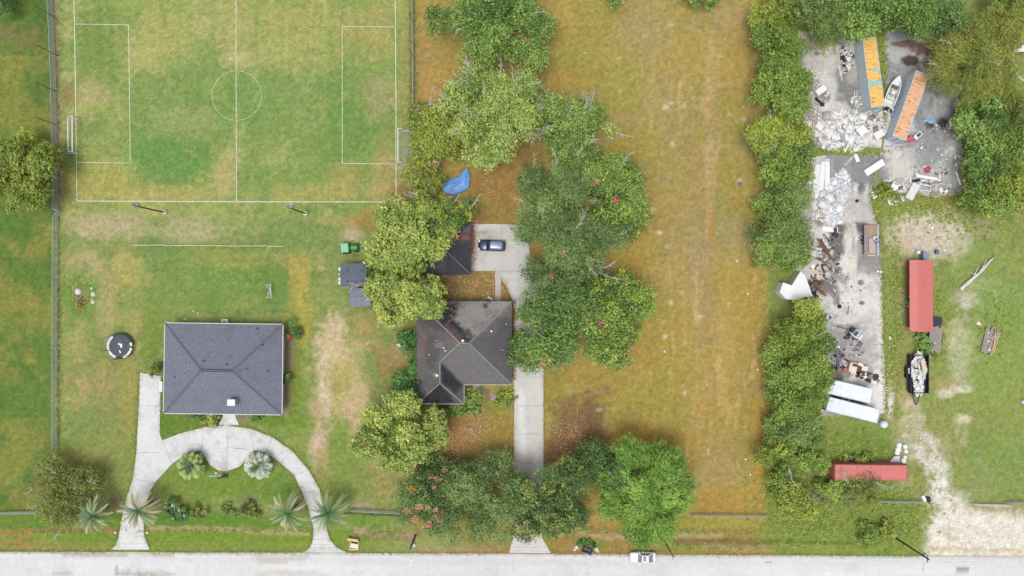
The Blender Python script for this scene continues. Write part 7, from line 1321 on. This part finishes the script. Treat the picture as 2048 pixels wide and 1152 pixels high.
def weeds(name, label, spots, cols, seed, hgt=(.10, .32), per=8, w=.06):
    rg = np.random.RandomState(seed); Pt = []
    for (a, n) in spots: n = int(n * .5); Pt.append(np.stack([(a[0] + np.clip(rg.normal(0, .55, n), -1.3, 1.3) * a[2] - 1024) / S, (576 - a[1] - np.clip(rg.normal(0, .55, n), -1.3, 1.3) * a[3]) / S], -1))
    q_ = np.repeat(np.concatenate(Pt), per, 0); n = len(q_); th = rg.rand(n) * 6.283; h = rg.uniform(*hgt, n); ln = rg.uniform(.8, 1.6, n) * h; d = np.stack([np.cos(th), np.sin(th)], -1); s_ = np.stack([-np.sin(th), np.cos(th)], -1) * w
    q_ = q_ + rg.normal(0, .12, (n, 2)); V = np.empty((n, 4, 3)); V[:, 0, :2] = q_ - s_; V[:, 1, :2] = q_ + s_; V[:, 2, :2] = q_ + d * ln[:, None] + s_ * .6; V[:, 3, :2] = q_ + d * ln[:, None] - s_ * .6; V[:, :2, 2] = 0; V[:, 2:, 2] = h[:, None]
    ck = np.repeat(rg.randint(len(cols), size=n // per), per); C = np.array([A(c_) for c_ in cols])[ck] * rg.uniform(.85, 1.2, (n, 1)) * 1.15; me = np_mesh(name, V.reshape(-1, 3), np.arange(4 * n).reshape(-1, 4), np.repeat(C, 4, 0)); me.materials.append(M_LEAF); return tag(link(name, me), label, 'weeds', None, 'stuff')
weeds('weeds', 'tall rough weeds and grass overgrowing the scrap yard margins', [((1640, 900, 100, 40), 700), ((1700, 990, 160, 60), 1000), ((1640, 1050, 110, 36), 600), ((1800, 1050, 50, 40), 400), ((1790, 620, 14, 200), 500), ((1850, 420, 90, 26), 500), ((1765, 150, 9, 90), 260), ((1700, 302, 60, 7), 220), ((1560, 960, 40, 100), 500), ((1960, 440, 80, 40), 300), ((1870, 620, 20, 60), 300), ((1845, 690, 14, 40), 160), ((1650, 90, 30, 18), 160), ((1940, 230, 20, 120), 220), ((1880, 690, 16, 40), 120), ((1990, 660, 40, 60), 200)],
      [(142, 166, 74), (160, 176, 84), (128, 156, 66), (176, 172, 98), (150, 170, 80)], 3)
weeds('weeds', 'ragged unmown grass along the fence lines and the road verge', [((117, 680, 5, 250), 420), ((116, 200, 5, 210), 200), ((160, 592, 24, 32), 320), ((830, 200, 6, 200), 200), ((1530, 500, 8, 480), 300), ((1300, 1062, 240, 6), 260), ((770, 1068, 50, 8), 220), ((450, 1062, 160, 4), 160), ((120, 1064, 110, 4), 120), ((1400, 1094, 140, 8), 200)],
      [(140, 160, 80), (164, 170, 98), (184, 172, 120), (124, 150, 70)], 4, (.08, .2))

# ragged grass growing over the edges of drives, road and yard slabs
def along(pts, step, w, k):
    r = []
    for a, b in zip(pts[:-1], pts[1:]):
        n = max(1, int(math.hypot(b[0] - a[0], b[1] - a[1]) / step))
        r += [((a[0] + (b[0] - a[0]) * i / n, a[1] + (b[1] - a[1]) * i / n, w, w), k) for i in range(n)]
    return r
_o = [p for p in OUT if p]; _i = [p for p in INN if p]
edges = along(_o[:6], 5, 4, 14) + along(_o[6:], 5, 4, 14) + along(_i[:6], 5, 4, 14) + along(_i[6:8], 5, 4, 12) + along(_i[10:], 5, 4, 14) + along([(279, 745), (277, 812), (272, 905), (266, 958)], 5, 4, 14) + along([(322, 752), (321, 812), (321, 868)], 5, 4, 14) + along([(402, 902), (420, 930), (438, 943), (455, 943), (478, 935), (508, 900)], 5, 3, 12)
weeds('grass_fringe', 'green grass fringe growing over the edges of the curved drive and road', edges + along([(-10, 1102), (220, 1104), ], 6, 4, 14) + along([(300, 1104), (606, 1105)], 6, 4, 14) + along([(696, 1105), (840, 1106)], 6, 4, 14) + along([(1560, 1109), (1840, 1112)], 6, 4, 14), [(126, 150, 60), (144, 160, 70), (160, 156, 88), (108, 138, 52)], 8, (.04, .14), 6, .04)
weeds('grass_fringe', 'golden grass fringe along the long driveway and the road verge', along([(1028, 775), (1028, 960)], 6, 3, 12) + along([(1087, 745), (1087, 930)], 6, 3, 12) + along([(840, 1106), (1016, 1107)], 6, 4, 14) + along([(1104, 1107), (1560, 1110)], 6, 4, 14) + along([(1003, 556), (1018, 578), (1027, 605)], 5, 2, 10), [(176, 150, 84), (190, 160, 96), (150, 140, 70), (164, 130, 78)], 9, (.04, .14), 6, .04)
weeds('grass_fringe', 'weedy fringe creeping over the edges of the yard concrete', along([(1757, 312), (1740, 388), (1762, 470), (1764, 557), (1768, 690), (1772, 826)], 6, 6, 16) + along([(1772, 372), (1800, 386), (1880, 396), (1924, 386), (1930, 290), (1930, 190), (1900, 152), (1842, 76)], 6, 6, 16) + along([(1612, 302), (1760, 302)], 6, 6, 16) + along([(1768, 66), (1770, 180)], 6, 5, 14) + along([(1600, 66), (1668, 88), (1700, 54), (1745, 90)], 6, 6, 16), [(138, 158, 68), (156, 164, 80), (170, 158, 96), (118, 140, 58)], 10, (.06, .22), 6, .045)
